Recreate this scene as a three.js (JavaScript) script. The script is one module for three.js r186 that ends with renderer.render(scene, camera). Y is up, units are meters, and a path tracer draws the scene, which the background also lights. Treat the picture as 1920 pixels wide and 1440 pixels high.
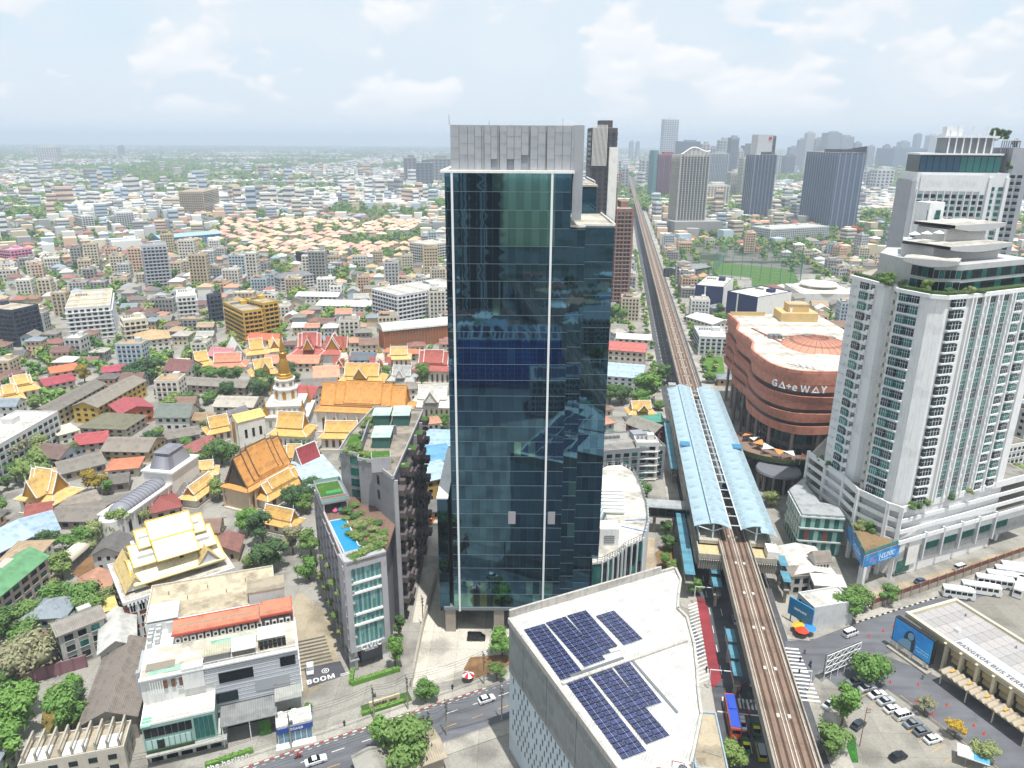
import*as THREE from 'three';
import{mergeGeometries}from 'three/addons/utils/BufferGeometryUtils.js';
import{FontLoader}from 'three/addons/loaders/FontLoader.js';
import{TextGeometry}from 'three/addons/geometries/TextGeometry.js';

// ---------------------------------------------------------------- camera, sky, sun, exposure
const scene=new THREE.Scene();
const camera=new THREE.PerspectiveCamera(55.28,4 / 3,0.5,60000);
camera.position.set(0,130,0);
camera.rotation.order='YXZ';
camera.rotation.set(-18.38*Math.PI / 180,0,0.0065);
const renderer=new THREE.WebGLRenderer({antialias:true});
renderer.toneMapping=THREE.LinearToneMapping;
renderer.toneMappingExposure=1.29;
renderer.shadowMap.enabled=true;

function RNG(s){s=s>>>0;return()=>{s=(s+0x6D2B79F5)|0;let t=Math.imul(s ^(s>>>15),1|s);t=(t+Math.imul(t ^(t>>>7),61|t))^ t;return((t ^(t>>>14))>>>0)/ 4294967296;};}
function hash2(x,y){let n=Math.imul(x,374761393)+Math.imul(y,668265263)|0;n=Math.imul(n ^(n>>>13),1274126177);return((n ^(n>>>16))>>>0)/ 4294967296;}
function vnoise(x,y,per=0){
  let xi=Math.floor(x),yi=Math.floor(y);const fx=x - xi,fy=y - yi;
  const u=fx*fx*(3 - 2*fx),v=fy*fy*(3 - 2*fy);
  const w=per?(a)=>((a % per)+per)% per:(a)=>a;
  const a=hash2(w(xi),w(yi)),b=hash2(w(xi+1),w(yi)),c=hash2(w(xi),w(yi+1)),d=hash2(w(xi+1),w(yi+1));
  return a+(b - a)*u+(c - a)*v+(a - b - c+d)*u*v;
}
function fbm(x,y,o=5,per=0){let s=0,a=0.5,t=0;for(let i=0;i<o;i++){s+=a*vnoise(x,y,per);t+=a;x*=2;y*=2;per*=2;a*=0.5;}return s / t;}
const smooth=(a,b,x)=>{const t=Math.min(1,Math.max(0,(x - a)/(b - a)));return t*t*(3 - 2*t);};
const lerp=(a,b,t)=>a+(b - a)*t;

{// hazy tropical sky with soft cumulus, same everywhere round the horizon
  const W=3072,Hh=1536,px=new Float32Array(W*Hh*4);
  for(let j=0;j<Hh;j++){
    const el=(j+0.5)/ Hh*180 - 90;
    for(let i=0;i<W;i++){
      const k=(j*W+i)*4,az=i / W*360;
      let r,g,b;
      const e=Math.max(0,el),t=smooth(0,14,e),z=smooth(12,80,e);
      r=lerp(lerp(0.66,0.54,t),0.52,z);g=lerp(lerp(0.73,0.69,t),0.67,z);b=lerp(lerp(0.785,0.80,t),0.81,z);
      if(el>-0.5){
        // low banks of cumulus seen from the side: soft bodies, brighter rounded tops, broad thin veils between
        const ex=Math.pow(e+1.5,0.8),P1=84,x1=az / 360*P1,o=e<30?7:4;
        const warp=e<30?fbm(x1*2+7,ex*1.5,3,P1*2):0.5,X=x1+3.1+warp*0.4,Y=ex*0.78+warp*0.4;
        const d=fbm(X,Y,o,P1),d2=fbm(X,Y+0.22,Math.min(o,5),P1),band=fbm(x1 / 4+2,ex*0.5+1.7,3,P1 / 4);
        const cov=0.60 - 0.22*band - 0.02*smooth(1,8,e);
        const c=smooth(cov,cov+0.09,d)*smooth(0.9,3.0,e),topLit=smooth(-0.02,0.16,d - d2);
        const veil=smooth(0.3,0.58,fbm(x1*0.5+11,ex*0.35+5,3,P1 / 2))*smooth(0.4,3,e)*0.6;
        r=lerp(r,0.70,veil);g=lerp(g,0.745,veil);b=lerp(b,0.785,veil);
        const ux=0.5*topLit+0.5*smooth(cov,cov+0.2,d);
        r=lerp(r,lerp(0.70,0.83,ux),c);g=lerp(g,lerp(0.74,0.84,ux),c);b=lerp(b,lerp(0.785,0.855,ux),c);
}
      px[k]=r*0.94;px[k+1]=g*0.945;px[k+2]=b*0.955;px[k+3]=1;
}
}
  const sky=new THREE.DataTexture(px,W,Hh,THREE.RGBAFormat,THREE.FloatType);
  sky.mapping=THREE.EquirectangularReflectionMapping;sky.magFilter=sky.minFilter=THREE.LinearFilter;sky.needsUpdate=true;
  scene.background=sky;scene.environment=sky;
}
const sun=new THREE.DirectionalLight(new THREE.Color().setRGB(1,0.985,0.96),4.4);
{const el=75*Math.PI / 180,dir=[0.5,0.866];// late-morning sun, behind the viewer to the right
  sun.position.set(dir[0]*Math.cos(el)*900+40,Math.sin(el)*900,dir[1]*Math.cos(el)*900 - 260);sun.target.position.set(40,0,-260);}
sun.castShadow=true;sun.shadow.mapSize.set(4096,4096);sun.shadow.radius=1;
Object.assign(sun.shadow.camera,{left:-420,right:420,top:420,bottom:-420,near:10,far:2000});
scene.add(sun,sun.target);
scene.fog=new THREE.FogExp2(new THREE.Color().setRGB(0.76,0.87,1.0),0.00017);

// ---------------------------------------------------------------- helpers
const rnd=RNG(20240);
const usedNames={};
const numbered=(n)=>{const k=usedNames[n]=(usedNames[n]||0)+1;return k===1?n:`${n}_${String(k - 1).padStart(3, '0')}`;};
function thing(name,label,category,x=0,z=0,rot=0,group,y=0){
  const o=new THREE.Group();o.name=numbered(name);o.position.set(x,y,z);o.rotation.y=rot;
  o.userData={label,category};if(group)o.userData.group=group;scene.add(o);return o;
}
function tag(o,label,category,group){o.userData={label,category};if(group)o.userData.group=group;return o;}
function top(o,name,extra){o.name=numbered(name);Object.assign(o.userData,extra||{});scene.add(o);return o;}
function part(parent,name,geo,mat,x=0,y=0,z=0,ry=0,rx=0,rz=0){
  const m=new THREE.Mesh(geo,mat);m.name=name;m.position.set(x,y,z);m.rotation.set(rx,ry,rz);m.castShadow=m.receiveShadow=true;parent.add(m);return m;
}
const UB=new THREE.BoxGeometry(1,1,1).translate(0,0.5,0);// unit box standing on its base
const UC=new THREE.CylinderGeometry(1,1,1,10).translate(0,0.5,0);
function ub(parent,name,mat,x,y,z,w,h,d,ry=0){const m=part(parent,name,UB,mat,x,y,z,ry);m.scale.set(w,h,d);return m;}
function uc(parent,name,mat,x,y,z,r,h,r2=r){const m=part(parent,name,UC,mat,x,y,z);m.scale.set(r,h,r2);return m;}
const geoCache=new Map();
function cached(k,f){if(!geoCache.has(k))geoCache.set(k,f());return geoCache.get(k);}
function boxG(w,h,d){// box on its base, uv in metres
  return cached(`b${w.toFixed(2)},${h.toFixed(2)},${d.toFixed(2)}`,()=>{
    const g=new THREE.BoxGeometry(w,h,d).translate(0,h / 2,0),p=g.attributes.position,n=g.attributes.normal,uv=g.attributes.uv;
    for(let i=0;i<p.count;i++){
      const x=p.getX(i),y=p.getY(i),z=p.getZ(i);
      if(Math.abs(n.getY(i))>0.5)uv.setXY(i,x,z);else if(Math.abs(n.getX(i))>0.5)uv.setXY(i,z+3.7,y);else uv.setXY(i,x,y);
}
    return g;
});
}
function bx(parent,name,mat,x,y,z,w,h,d,ry=0){return part(parent,name,boxG(w,h,d),mat,x,y,z,ry);}
const cyl=(r1,r2,h,n=16)=>cached(`c${r1},${r2},${h},${n}`,()=>new THREE.CylinderGeometry(r1,r2,h,n).translate(0,h / 2,0));
function metreUV(g,rotate=0){// planar uv by dominant normal, metres
  const p=g.attributes.position,n=g.attributes.normal,uv=new Float32Array(p.count*2);
  for(let i=0;i<p.count;i++){
    const x=p.getX(i),y=p.getY(i),z=p.getZ(i),ax=Math.abs(n.getX(i)),ay=Math.abs(n.getY(i)),az=Math.abs(n.getZ(i));
    if(ay>=ax&&ay>=az){uv[2*i]=rotate?z:x;uv[2*i+1]=rotate?x:z;}else if(ax>az){uv[2*i]=z;uv[2*i+1]=y;}else{uv[2*i]=x;uv[2*i+1]=y;}
}
  g.setAttribute('uv',new THREE.BufferAttribute(uv,2));return g;
}
function tris(list){// non-indexed geometry from triangles / quads of [x,y,z]
  const v=[];for(const f of list){v.push(f[0],f[1],f[2]);if(f.length===4)v.push(f[0],f[2],f[3]);}
  const g=new THREE.BufferGeometry();g.setAttribute('position',new THREE.Float32BufferAttribute(v.flat(),3));g.computeVertexNormals();return metreUV(g);
}
function extrudeY(pts,h,holes){// footprint polygon [[x,z]...] raised to height h (world or local coordinates)
  const s=new THREE.Shape(pts.map(([x,z])=>new THREE.Vector2(x,-z)));
  if(holes)for(const q of holes)s.holes.push(new THREE.Path(q.map(([x,z])=>new THREE.Vector2(x,-z))));
  const g=new THREE.ExtrudeGeometry(s,{depth:h,bevelEnabled:false}).rotateX(-Math.PI / 2);return metreUV(g);
}
function merge(list){return mergeGeometries(list.map((g)=>{const q=g.index?g.toNonIndexed():g.clone();for(const k of Object.keys(q.attributes))if(!['position','normal','uv'].includes(k))q.deleteAttribute(k);return q;}));}
function at(g,x,y,z,ry=0,sx=1,sy=1,sz=1){return g.clone().applyMatrix4(new THREE.Matrix4().compose(new THREE.Vector3(x,y,z),new THREE.Quaternion().setFromEuler(new THREE.Euler(0,ry,0)),new THREE.Vector3(sx,sy,sz)));}
const bg=(x,y,z,w,h,d,ry=0)=>at(boxG(w,h,d),x,y,z,ry);
function tube(a,b,r,n=6){// bar from a to b
  const A=new THREE.Vector3(...a),B=new THREE.Vector3(...b),d=B.clone().sub(A),L=d.length();
  const g=new THREE.CylinderGeometry(r,r,L,n);g.translate(0,L / 2,0);g.applyQuaternion(new THREE.Quaternion().setFromUnitVectors(new THREE.Vector3(0,1,0),d.normalize()));return g.translate(A.x,A.y,A.z);
}
function R3(A,B,C){// rectangle with front edge A-B and depth towards C: centre, size, turn; local +z is the front
  const dx=B[0]- A[0],dz=B[1]- A[1],w=Math.hypot(dx,dz),ux=dx / w,uz=dz / w;
  const bx_=uz,bz_=-ux;// back direction (rotate front edge)
  let d=(C[0]- B[0])*bx_+(C[1]- B[1])*bz_;
  const sgn=d<0?-1:1;d=Math.abs(d);
  return{x:(A[0]+B[0])/ 2+bx_*sgn*d / 2,z:(A[1]+B[1])/ 2+bz_*sgn*d / 2,w,d,rot:Math.atan2(-dz,dx)};
}
const toWorld=(r,x,z)=>[r.x+x*Math.cos(r.rot)+z*Math.sin(r.rot),r.z - x*Math.sin(r.rot)+z*Math.cos(r.rot)];
const toLocal=(r,p)=>{const x=p[0]- r.x,z=p[1]- r.z;return[x*Math.cos(r.rot)- z*Math.sin(r.rot),x*Math.sin(r.rot)+z*Math.cos(r.rot)];};

// occupancy, so that filled-in houses and trees keep off what is placed by hand
const occ=new Set(),CELL=3;
function mark(r,pad=1.5){const w=r.w / 2+pad,d=r.d / 2+pad;for(let x=-w;x<=w;x+=1.4)for(let z=-d;z<=d;z+=1.4){const[X,Z]=toWorld(r,x,z);occ.add(Math.floor(X / CELL)+','+Math.floor(Z / CELL));}}
function free(r,pad=0){const w=r.w / 2+pad,d=r.d / 2+pad;for(let i=0;i<=4;i++)for(let j=0;j<=4;j++){const[X,Z]=toWorld(r,-w+w*i / 2,-d+d*j / 2);if(occ.has(Math.floor(X / CELL)+','+Math.floor(Z / CELL)))return false;}return true;}
const rectAt=(x,z,w,d,rot=0)=>({x,z,w,d,rot});

// ---------------------------------------------------------------- textures and materials
function tex(size,metres,fn,srgb=true){
  const d=new Uint8Array(size*size*4);
  for(let j=0;j<size;j++)for(let i=0;i<size;i++){const c=fn(i / size,j / size),k=(j*size+i)*4;d[k]=Math.min(255,c[0]*255);d[k+1]=Math.min(255,c[1]*255);d[k+2]=Math.min(255,c[2]*255);d[k+3]=255;}
  const t=new THREE.DataTexture(d,size,size);t.wrapS=t.wrapT=THREE.RepeatWrapping;t.repeat.set(1 / metres,1 / metres);t.magFilter=THREE.LinearFilter;t.minFilter=THREE.LinearMipmapLinearFilter;t.generateMipmaps=true;
  if(srgb)t.colorSpace=THREE.SRGBColorSpace;t.needsUpdate=true;return t;
}
const g3=(v)=>[v,v,v];
const T={
  stain:tex(512,23,(u,v)=>{const a=fbm(u*5,v*5,6,5),b=fbm(u*40,v*40,3,40),s=fbm(u*60,v*3+2,3,60);let c=1 - 0.16*smooth(0.42,0.75,a)- 0.10*b - 0.07*smooth(0.5,0.75,s);return[c,c*0.985,c*0.96];}),
  wall:tex(512,19,(u,v)=>{const a=fbm(u*6,v*6,5,6),s=fbm(u*90,v*5,4,90),b=fbm(u*70,v*70,2,70);const c=1.0 - 0.05*smooth(0.45,0.75,a)- 0.06*smooth(0.52,0.8,s)- 0.03*b;return[c,c*0.99,c*0.975];}),
  rib:tex(512,8,(u,v)=>{const a=fbm(u*4,v*4,5,4),q=(u*16)% 1,l=q<0.12?0.84:1,s=fbm(u*32,v*3,3,32),sheet=0.05*hash2(Math.floor(u*8),Math.floor(v*2));const c=l*(1 - 0.12*smooth(0.45,0.75,a)- 0.06*s - sheet);return[c,c*0.99,c*0.97];}),
  ribB:tex(256,8,(u,v)=>g3((u*16)% 1<0.16?1:0.25),false),
  tile:tex(512,7,(u,v)=>{const row=(v*18)% 1,a=fbm(u*6,v*6,5,6),h=hash2(Math.floor(u*30),Math.floor(v*18));const c=(row<0.2?0.8:1)*(1 - 0.10*smooth(0.4,0.75,a)- 0.10*h);return[c,c*0.98,c*0.95];}),
  tileB:tex(256,7,(u,v)=>g3(((v*18)% 1)*0.8+0.2*Math.abs(Math.sin(u*Math.PI*30))),false),
  asph:tex(1024,37,(u,v)=>{const a=fbm(u*8,v*8,6,8),b=hash2(Math.floor(u*1024),Math.floor(v*1024)),c2=fbm(u*3+5,v*24,4,24);const c=0.90+0.18*(a - 0.5)- 0.10*b+0.22*(c2 - 0.5);return[c,c,c*1.01];}),
  conc:tex(1024,43,(u,v)=>{const a=fbm(u*7,v*7,6,7),b=fbm(u*120,v*120,2,120);let j=((u*6)% 1<0.010||(v*6)% 1<0.010)?0.80:1;const sl=0.07*hash2(Math.floor(u*6),Math.floor(v*6)+91);const c=j*(1 - 0.17*smooth(0.36,0.78,a)- 0.12*b - sl);return[c,c*0.985,c*0.955];}),
  roofc:tex(512,17,(u,v)=>{const a=fbm(u*4,v*4,6,4),p=fbm(u*9+3,v*9,5,9),b=fbm(u*60,v*60,2,60);const c=1 - 0.15*smooth(0.44,0.7,a)- 0.10*smooth(0.5,0.64,p)- 0.10*b;return[c,c*0.98,c*0.95];}),
  grass:tex(512,11,(u,v)=>{const a=fbm(u*6,v*6,6,6),b=fbm(u*60,v*60,3,60);const c=0.45+0.5*b;return[c*lerp(0.95,1.35,smooth(0.45,0.7,a)),c*lerp(1,1.15,smooth(0.45,0.7,a)),c*0.8];}),
  city:tex(1024,420,(u,v)=>{const a=fbm(u*18,v*18,6,18),b=hash2(Math.floor(u*1024),Math.floor(v*1024)),gn=smooth(0.5,0.62,a);const c=0.55+0.35*b;return[c*lerp(1,0.48,gn),c*lerp(0.98,0.60,gn),c*lerp(0.93,0.38,gn)];}),
  leaf:tex(128,1,(u,v)=>{const b=fbm(u*10,v*10,3,10);const c=0.7+0.5*b;return[c,c,c];}),
};
const mats=new Map();
function M(hex,o={}){// hex sRGB base colour, shared
  const k=hex+JSON.stringify(o);if(mats.has(k))return mats.get(k);
  const{t,b,bs,r=0.8,m=0,...rest}=o;
  const q=new THREE.MeshStandardMaterial({color:hex,roughness:r,metalness:m,...rest});
  if(t)q.map=T[t];if(b){q.bumpMap=T[b];q.bumpScale=bs||0.03;}
  q.name='m'+mats.size;mats.set(k,q);return q;
}
const wallM=(hex)=>M(hex,{t:'wall',r:0.85});
const flatM=(hex)=>M(hex,{t:'roofc',r:0.9});
const mute=(hex)=>{const c=new THREE.Color(hex),l=0.3*c.r+0.59*c.g+0.11*c.b;return '#'+c.lerp(new THREE.Color().setRGB(l,l,l),0.14).getHexString();};
const tileM=(hex)=>M(mute(hex),{t:'tile',b:'tileB',bs:0.04,r:0.7});
const ribM=(hex)=>M(mute(hex),{t:'rib',b:'ribB',bs:0.04,r:0.55});
const paint=(hex,r=0.5)=>M(hex,{r});
const K={
  white:wallM('#e6e6e3'),cream:wallM('#cfc6b0'),grey:wallM('#9a9a98'),dark:wallM('#4a4b50'),conc:M('#a8a49a',{t:'stain',r:0.92}),
  glass:M('#16282c',{r:0.08,m:0.35}),glassG:M('#2f6b66',{r:0.08,m:0.5}),glassB:M('#24465c',{r:0.1,m:0.4}),glassD:M('#0d1418',{r:0.12,m:0.2}),
  steel:M('#8e9296',{r:0.4,m:0.7}),steelD:M('#4b4e52',{r:0.5,m:0.6}),whiteMetal:M('#e2e3e2',{r:0.45}),black:M('#141516',{r:0.6}),rubber:M('#17181a',{r:0.9}),
  gold:M('#b5893a',{r:0.38,m:0.6}),red:M('#a8261f',{r:0.6}),blue:M('#1b62b5',{r:0.5}),wood:M('#6a4a35',{t:'wall',r:0.8}),soil:M('#8a6a48',{t:'stain',r:1}),
};

// ---------------------------------------------------------------- ground, roads, pavements
const SKR={x:41,z:0,rot:-0.1361};// frame of the avenue: local x across, local -z along
const SKW=(t,s)=>toWorld(SKR,t,-s);
function sheet(name,pts,y,mat,parent,thick=0){
  const g=thick?extrudeY(pts,thick):metreUV(new THREE.ShapeGeometry(new THREE.Shape(pts.map(([x,z])=>new THREE.Vector2(x,-z)))).rotateX(-Math.PI / 2));
  const m=new THREE.Mesh(g,mat);m.position.y=y;m.castShadow=!!thick;m.receiveShadow=true;
  if(parent){m.name=name;parent.add(m);}else top(m,name,{kind:'structure'});
  return m;
}
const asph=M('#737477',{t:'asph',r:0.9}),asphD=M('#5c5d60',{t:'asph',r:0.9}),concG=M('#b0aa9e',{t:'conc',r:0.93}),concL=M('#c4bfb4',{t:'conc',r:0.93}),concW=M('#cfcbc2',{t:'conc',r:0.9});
const lineW=M('#d8d8d4',{r:0.7}),lineY=M('#c79a35',{r:0.7}),kerbR=M('#a8443c',{t:'stain',r:0.8}),kerbW=M('#cfcdc6',{t:'stain',r:0.8});
sheet('terrain',[[-16000,2500],[16000,2500],[16000,-16000],[-16000,-16000]],-0.35,M('#8e8f8e',{t:'city',r:1}));
sheet('ground',[[-420,330],[420,330],[520,-760],[-640,-760]],0,M('#a2a09b',{t:'conc',r:0.95}));
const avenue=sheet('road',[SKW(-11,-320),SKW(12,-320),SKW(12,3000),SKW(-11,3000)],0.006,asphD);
const soi=sheet('road',[[-150,-80.5],[-150,-68],[0,-139.8],[0,-140],[46,-161.5],[52,-163],[52,-177],[48,-175.8],[0,-152.8]],0.01,asph);
const crossRd=sheet('road',[SKW(11,150),[80,-157],[100,-163.5],[110,-167.5],[180,-201.5],[240,-228],[240,-241],[175,-212.6],[129,-189.6],[98.4,-177],[84,-170],SKW(11,172)],0.01,asph);
const forecourt=sheet('road',[[80,-156.8],[100,-163.3],[108,-157],[152,-104],[165,-80],[120,-80],[96,-120],[85,-145]],0.014,asph);
for(const m of[avenue,soi,crossRd,forecourt]){m.geometry.computeBoundingBox();}
function markPoly(A,B,hw){const w=Math.hypot(B[0]- A[0],B[1]- A[1]);mark(rectAt((A[0]+B[0])/ 2,(A[1]+B[1])/ 2,w,hw*2,Math.atan2(-(B[1]- A[1]),B[0]- A[0])),0.5);}
markPoly(SKW(0,-320),SKW(0,1500),17);markPoly([-150,-76],[52,-170],11);markPoly([76,-163],[240,-234],9);
// pavements with kerbs
const pave=M('#b5b2ab',{t:'conc',r:0.92});
sheet('pavement',[SKW(-16,-300),SKW(-11,-300),SKW(-11,158),SKW(-16,158)],0,pave,null,0.14);
sheet('pavement',[SKW(-16,184),SKW(-11,181),SKW(-11,1500),SKW(-16,1500)],0,pave,null,0.14);
sheet('pavement',[SKW(12,-300),SKW(17,-300),SKW(17,147),SKW(12,149)],0,pave,null,0.14);
sheet('pavement',[SKW(12,173),SKW(18,173),SKW(18,1500),SKW(12,1500)],0,pave,null,0.14);
sheet('pavement',[[-150,-81],[0,-153.2],[46,-175.3],[46,-178.5],[0,-156.8],[-150,-84.6]],0,pave,null,0.14);
sheet('pavement',[[-20,-129.6],[46,-160.6],[46,-156.5],[-20,-126]],0,pave,null,0.14);
sheet('pavement',[[98.6,-177.6],[129,-190.2],[175,-213.2],[175,-215.4],[129,-192.4],[98.6,-180]],0,pave,null,0.14);
// painted kerb stones and lane lines
function dashes(A,B,n,on,w,y,h,parent,name,mat,off=0){
  const dx=B[0]- A[0],dz=B[1]- A[1],L=Math.hypot(dx,dz),rot=Math.atan2(-dz,dx),out=[];
  for(let i=0;i<n;i++){const f=(i+off+0.25)/ n;out.push(bg(A[0]+dx*f,y,A[1]+dz*f,L / n*on,h,w,rot));}
  const m=part(parent,name,merge(out),mat);m.userData.kind='structure';return m;
}
const soiFar=(x,o=0)=>[x,-152.85 - x*0.482+o],soiNear=(x,o=0)=>[x,-139.8 - x*0.478+o];
dashes(soiFar(-100,0.05),soiFar(-6,0.05),48,0.5,0.3,0,0.16,soi,'kerb_red',kerbR);dashes(soiFar(-100,0.05),soiFar(-6,0.05),48,0.5,0.3,0,0.16,soi,'kerb_white',kerbW,0.5);
dashes([98.5,-177.2],[128.5,-189.7],15,0.5,0.35,0,0.17,crossRd,'kerb_white',kerbW);dashes([98.5,-177.2],[128.5,-189.7],15,0.5,0.35,0,0.17,crossRd,'kerb_dark',K.black,0.5);
dashes(soiFar(-120,4.2),soiFar(40,4.2),26,0.42,0.16,0.012,0.004,soi,'lane_line',lineW);dashes(soiFar(-120,8.6),soiFar(40,8.6),26,0.42,0.16,0.012,0.004,soi,'centre_line',lineY);
dashes(soiFar(-120,0.9),soiFar(40,0.9),90,0.4,0.12,0.012,0.004,soi,'edge_line',lineW);
for(const t of[-7.8,-4.4,4.2,8])dashes(SKW(t,-200),SKW(t,900),130,0.4,0.16,0.012,0.004,avenue,'lane_line',lineW);
// turn arrows on the side street
for(const[x,o]of[[-26,2.6],[-26,6.6],[-52,6.6]]){const[X,Z]=soiFar(x,o);const a=new THREE.Shape([[0,0.1],[2.6,0.1],[2.6,0.5],[4,0],[2.6,-0.5],[2.6,-0.1],[0,-0.1]].map((p)=>new THREE.Vector2(...p)));const m=part(soi,'lane_arrow',new THREE.ShapeGeometry(a).rotateX(-Math.PI / 2),lineW,X,0.014,Z,0.448);m.userData.kind='structure';}
// red painted bay with white hatching beside the shopping hall, zebra crossings
const RBp=[[52.39,-178.56],[55.35,-180.51],[51.27,-151.02],[51.34,-154.74]];
{const bay=sheet('painted_bay',[SKW(-11,190),SKW(-8.2,188),SKW(-8.0,154),SKW(-11,150)],0.013,M('#a03a40',{t:'asph',r:0.9}));const out=[];for(let i=0;i<22;i++){const[X,Z]=SKW(-12.4,153+i*1.55);out.push(bg(X,0.02,Z,3.4,0.005,0.42,0.5));}const m=part(bay,'hatching',merge(out),lineW);m.userData.kind='structure';m.position.y=-0.013+0.13;}
for(let i=0;i<14;i++){const[X,Z]=SKW(12.6 - i*0.06,149.5+i*1.5);part(crossRd,'crossing_stripe',boxG(4.6,0.005,0.6),lineW,X,0.004,Z,-0.14).userData.kind='structure';}
for(let i=0;i<9;i++){const[X,Z]=SKW(-8.6+i*0.95,146);part(avenue,'crossing_stripe',boxG(0.5,0.005,3.4),lineW,X,0.006,Z,-0.136).userData.kind='structure';}
{const[X,Z]=SKW(-4.5,142.5);part(avenue,'stop_line',boxG(12,0.005,0.4),lineW,X,0.006,Z,-0.136).userData.kind='structure';}

// ---------------------------------------------------------------- trees
function crownGeo(seed,R,Hc,clumps,per,leaf,flat=0){// leaf-sized faces spread over uneven clumps, unit: metres
  const r=RNG(seed),pos=[],nor=[],uv=[];
  const cs=[];
  for(let i=0;i<clumps;i++){const a=r()*6.283,q=Math.sqrt(r()),y=r()*2 - 1,k=Math.sqrt(Math.max(0.05,1 - y*y*0.85));cs.push([Math.cos(a)*q*R*0.72*k,Hc*0.5+y*Hc*0.36,Math.sin(a)*q*R*0.72*k,R*(0.26+0.24*r())]);}
  const v=new THREE.Vector3(),A=new THREE.Vector3(),Bv=new THREE.Vector3();
  for(const[cx,cy,cz,cr]of cs)for(let i=0;i<per;i++){
    v.set(r()*2 - 1,r()*2 - 1+0.25,r()*2 - 1).normalize();const rr=cr*(0.55+0.5*Math.pow(r(),0.6));
    const x=cx+v.x*rr,y=cy+v.y*rr*0.8,z=cz+v.z*rr;
    v.x+=(r()- 0.5)*1.1;v.y+=(r()- 0.5)*1.1+0.35;v.z+=(r()- 0.5)*1.1;v.normalize();
    A.set(r()- 0.5,r()- 0.5,r()- 0.5).cross(v).normalize();Bv.crossVectors(v,A);
    const l=leaf*(0.6+0.8*r()),w=l*0.55,q=[[-A.x*l,-A.y*l,-A.z*l],[Bv.x*w,Bv.y*w,Bv.z*w],[A.x*l,A.y*l,A.z*l],[-Bv.x*w,-Bv.y*w,-Bv.z*w]];
    for(const t of[0,2,1,0,3,2]){pos.push(x+q[t][0],y+q[t][1],z+q[t][2]);nor.push(v.x,v.y,v.z);uv.push(r(),r());}
}
  // inner foliage mass so that the crown is not hollow
  for(const[cx,cy,cz,cr]of cs){const g=new THREE.IcosahedronGeometry(cr*0.62,1),p=g.attributes.position;for(let i=0;i<p.count;i++){const f=0.8+0.4*hash2(Math.round(p.getX(i)*90)+seed,Math.round(p.getY(i)*90+p.getZ(i)*50));pos.push(cx+p.getX(i)*f,cy+p.getY(i)*f*0.8,cz+p.getZ(i)*f);nor.push(p.getX(i)/ cr,p.getY(i)/ cr,p.getZ(i)/ cr);uv.push(0.3,0.3);}}
  const g=new THREE.BufferGeometry();g.setAttribute('position',new THREE.Float32BufferAttribute(pos,3));g.setAttribute('normal',new THREE.Float32BufferAttribute(nor,3));g.setAttribute('uv',new THREE.Float32BufferAttribute(uv,2));return g;
}
function trunkGeo(seed,h,r0,R){
  const r=RNG(seed),gs=[new THREE.CylinderGeometry(r0*0.7,r0,h,7).translate(0,h / 2,0)];
  for(let i=0;i<4;i++){const a=i*1.6+r(),l=R*0.55;gs.push(tube([0,h*0.85,0],[Math.cos(a)*l,h*(1.15+0.25*r())+0.3,Math.sin(a)*l],r0*0.35,5));}
  return merge(gs);
}
const crowns=[crownGeo(1,4,6,19,105,0.3),crownGeo(2,4.4,5,20,100,0.3),crownGeo(3,3.4,6.4,18,100,0.28),crownGeo(4,4.8,4.4,24,90,0.31),crownGeo(5,4,5.4,13,80,0.26)];
const crownsFar=[crownGeo(11,4,5.6,8,26,0.75),crownGeo(12,4.4,4.8,8,26,0.75),crownGeo(13,3.6,6,7,26,0.75)];
const trunks=[trunkGeo(1,3.2,0.26,3),trunkGeo(2,2.6,0.3,3.4)];
const leafM=['#6b8a42','#557638','#7f964c','#4c6a39','#919c60','#638a3c','#446436'].map((c)=>M(c,{t:'leaf',r:0.75,side:THREE.DoubleSide}));
const leafBright=M('#6b943e',{t:'leaf',r:0.7,side:THREE.DoubleSide}),leafDry=M('#969470',{t:'leaf',r:0.85,side:THREE.DoubleSide}),leafGold=M('#a08a2e',{t:'leaf',r:0.8,side:THREE.DoubleSide}),leafYellow=M('#c8a52c',{t:'leaf',r:0.8,side:THREE.DoubleSide}),leafFlame=M('#b8532a',{t:'leaf',r:0.8,side:THREE.DoubleSide});
const bark=M('#6d5c4a',{t:'stain',r:0.95});
let treeN=0;
function tree(x,z,s,label,m,v,group,y=0,sy=s){// s: crown radius over 4 m
  const k=treeN++,o=thing('tree',label,'tree',x,z,(k*2.4)% 6.28,group,y);
  const t=part(o,'trunk',trunks[k % 2],bark);t.scale.set(s,sy,s);
  const c=part(o,'crown',crowns[(v??k)% crowns.length],m||leafM[k % leafM.length],0,2.2*sy,0);c.scale.set(s,sy,s);
  return o;
}

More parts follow.
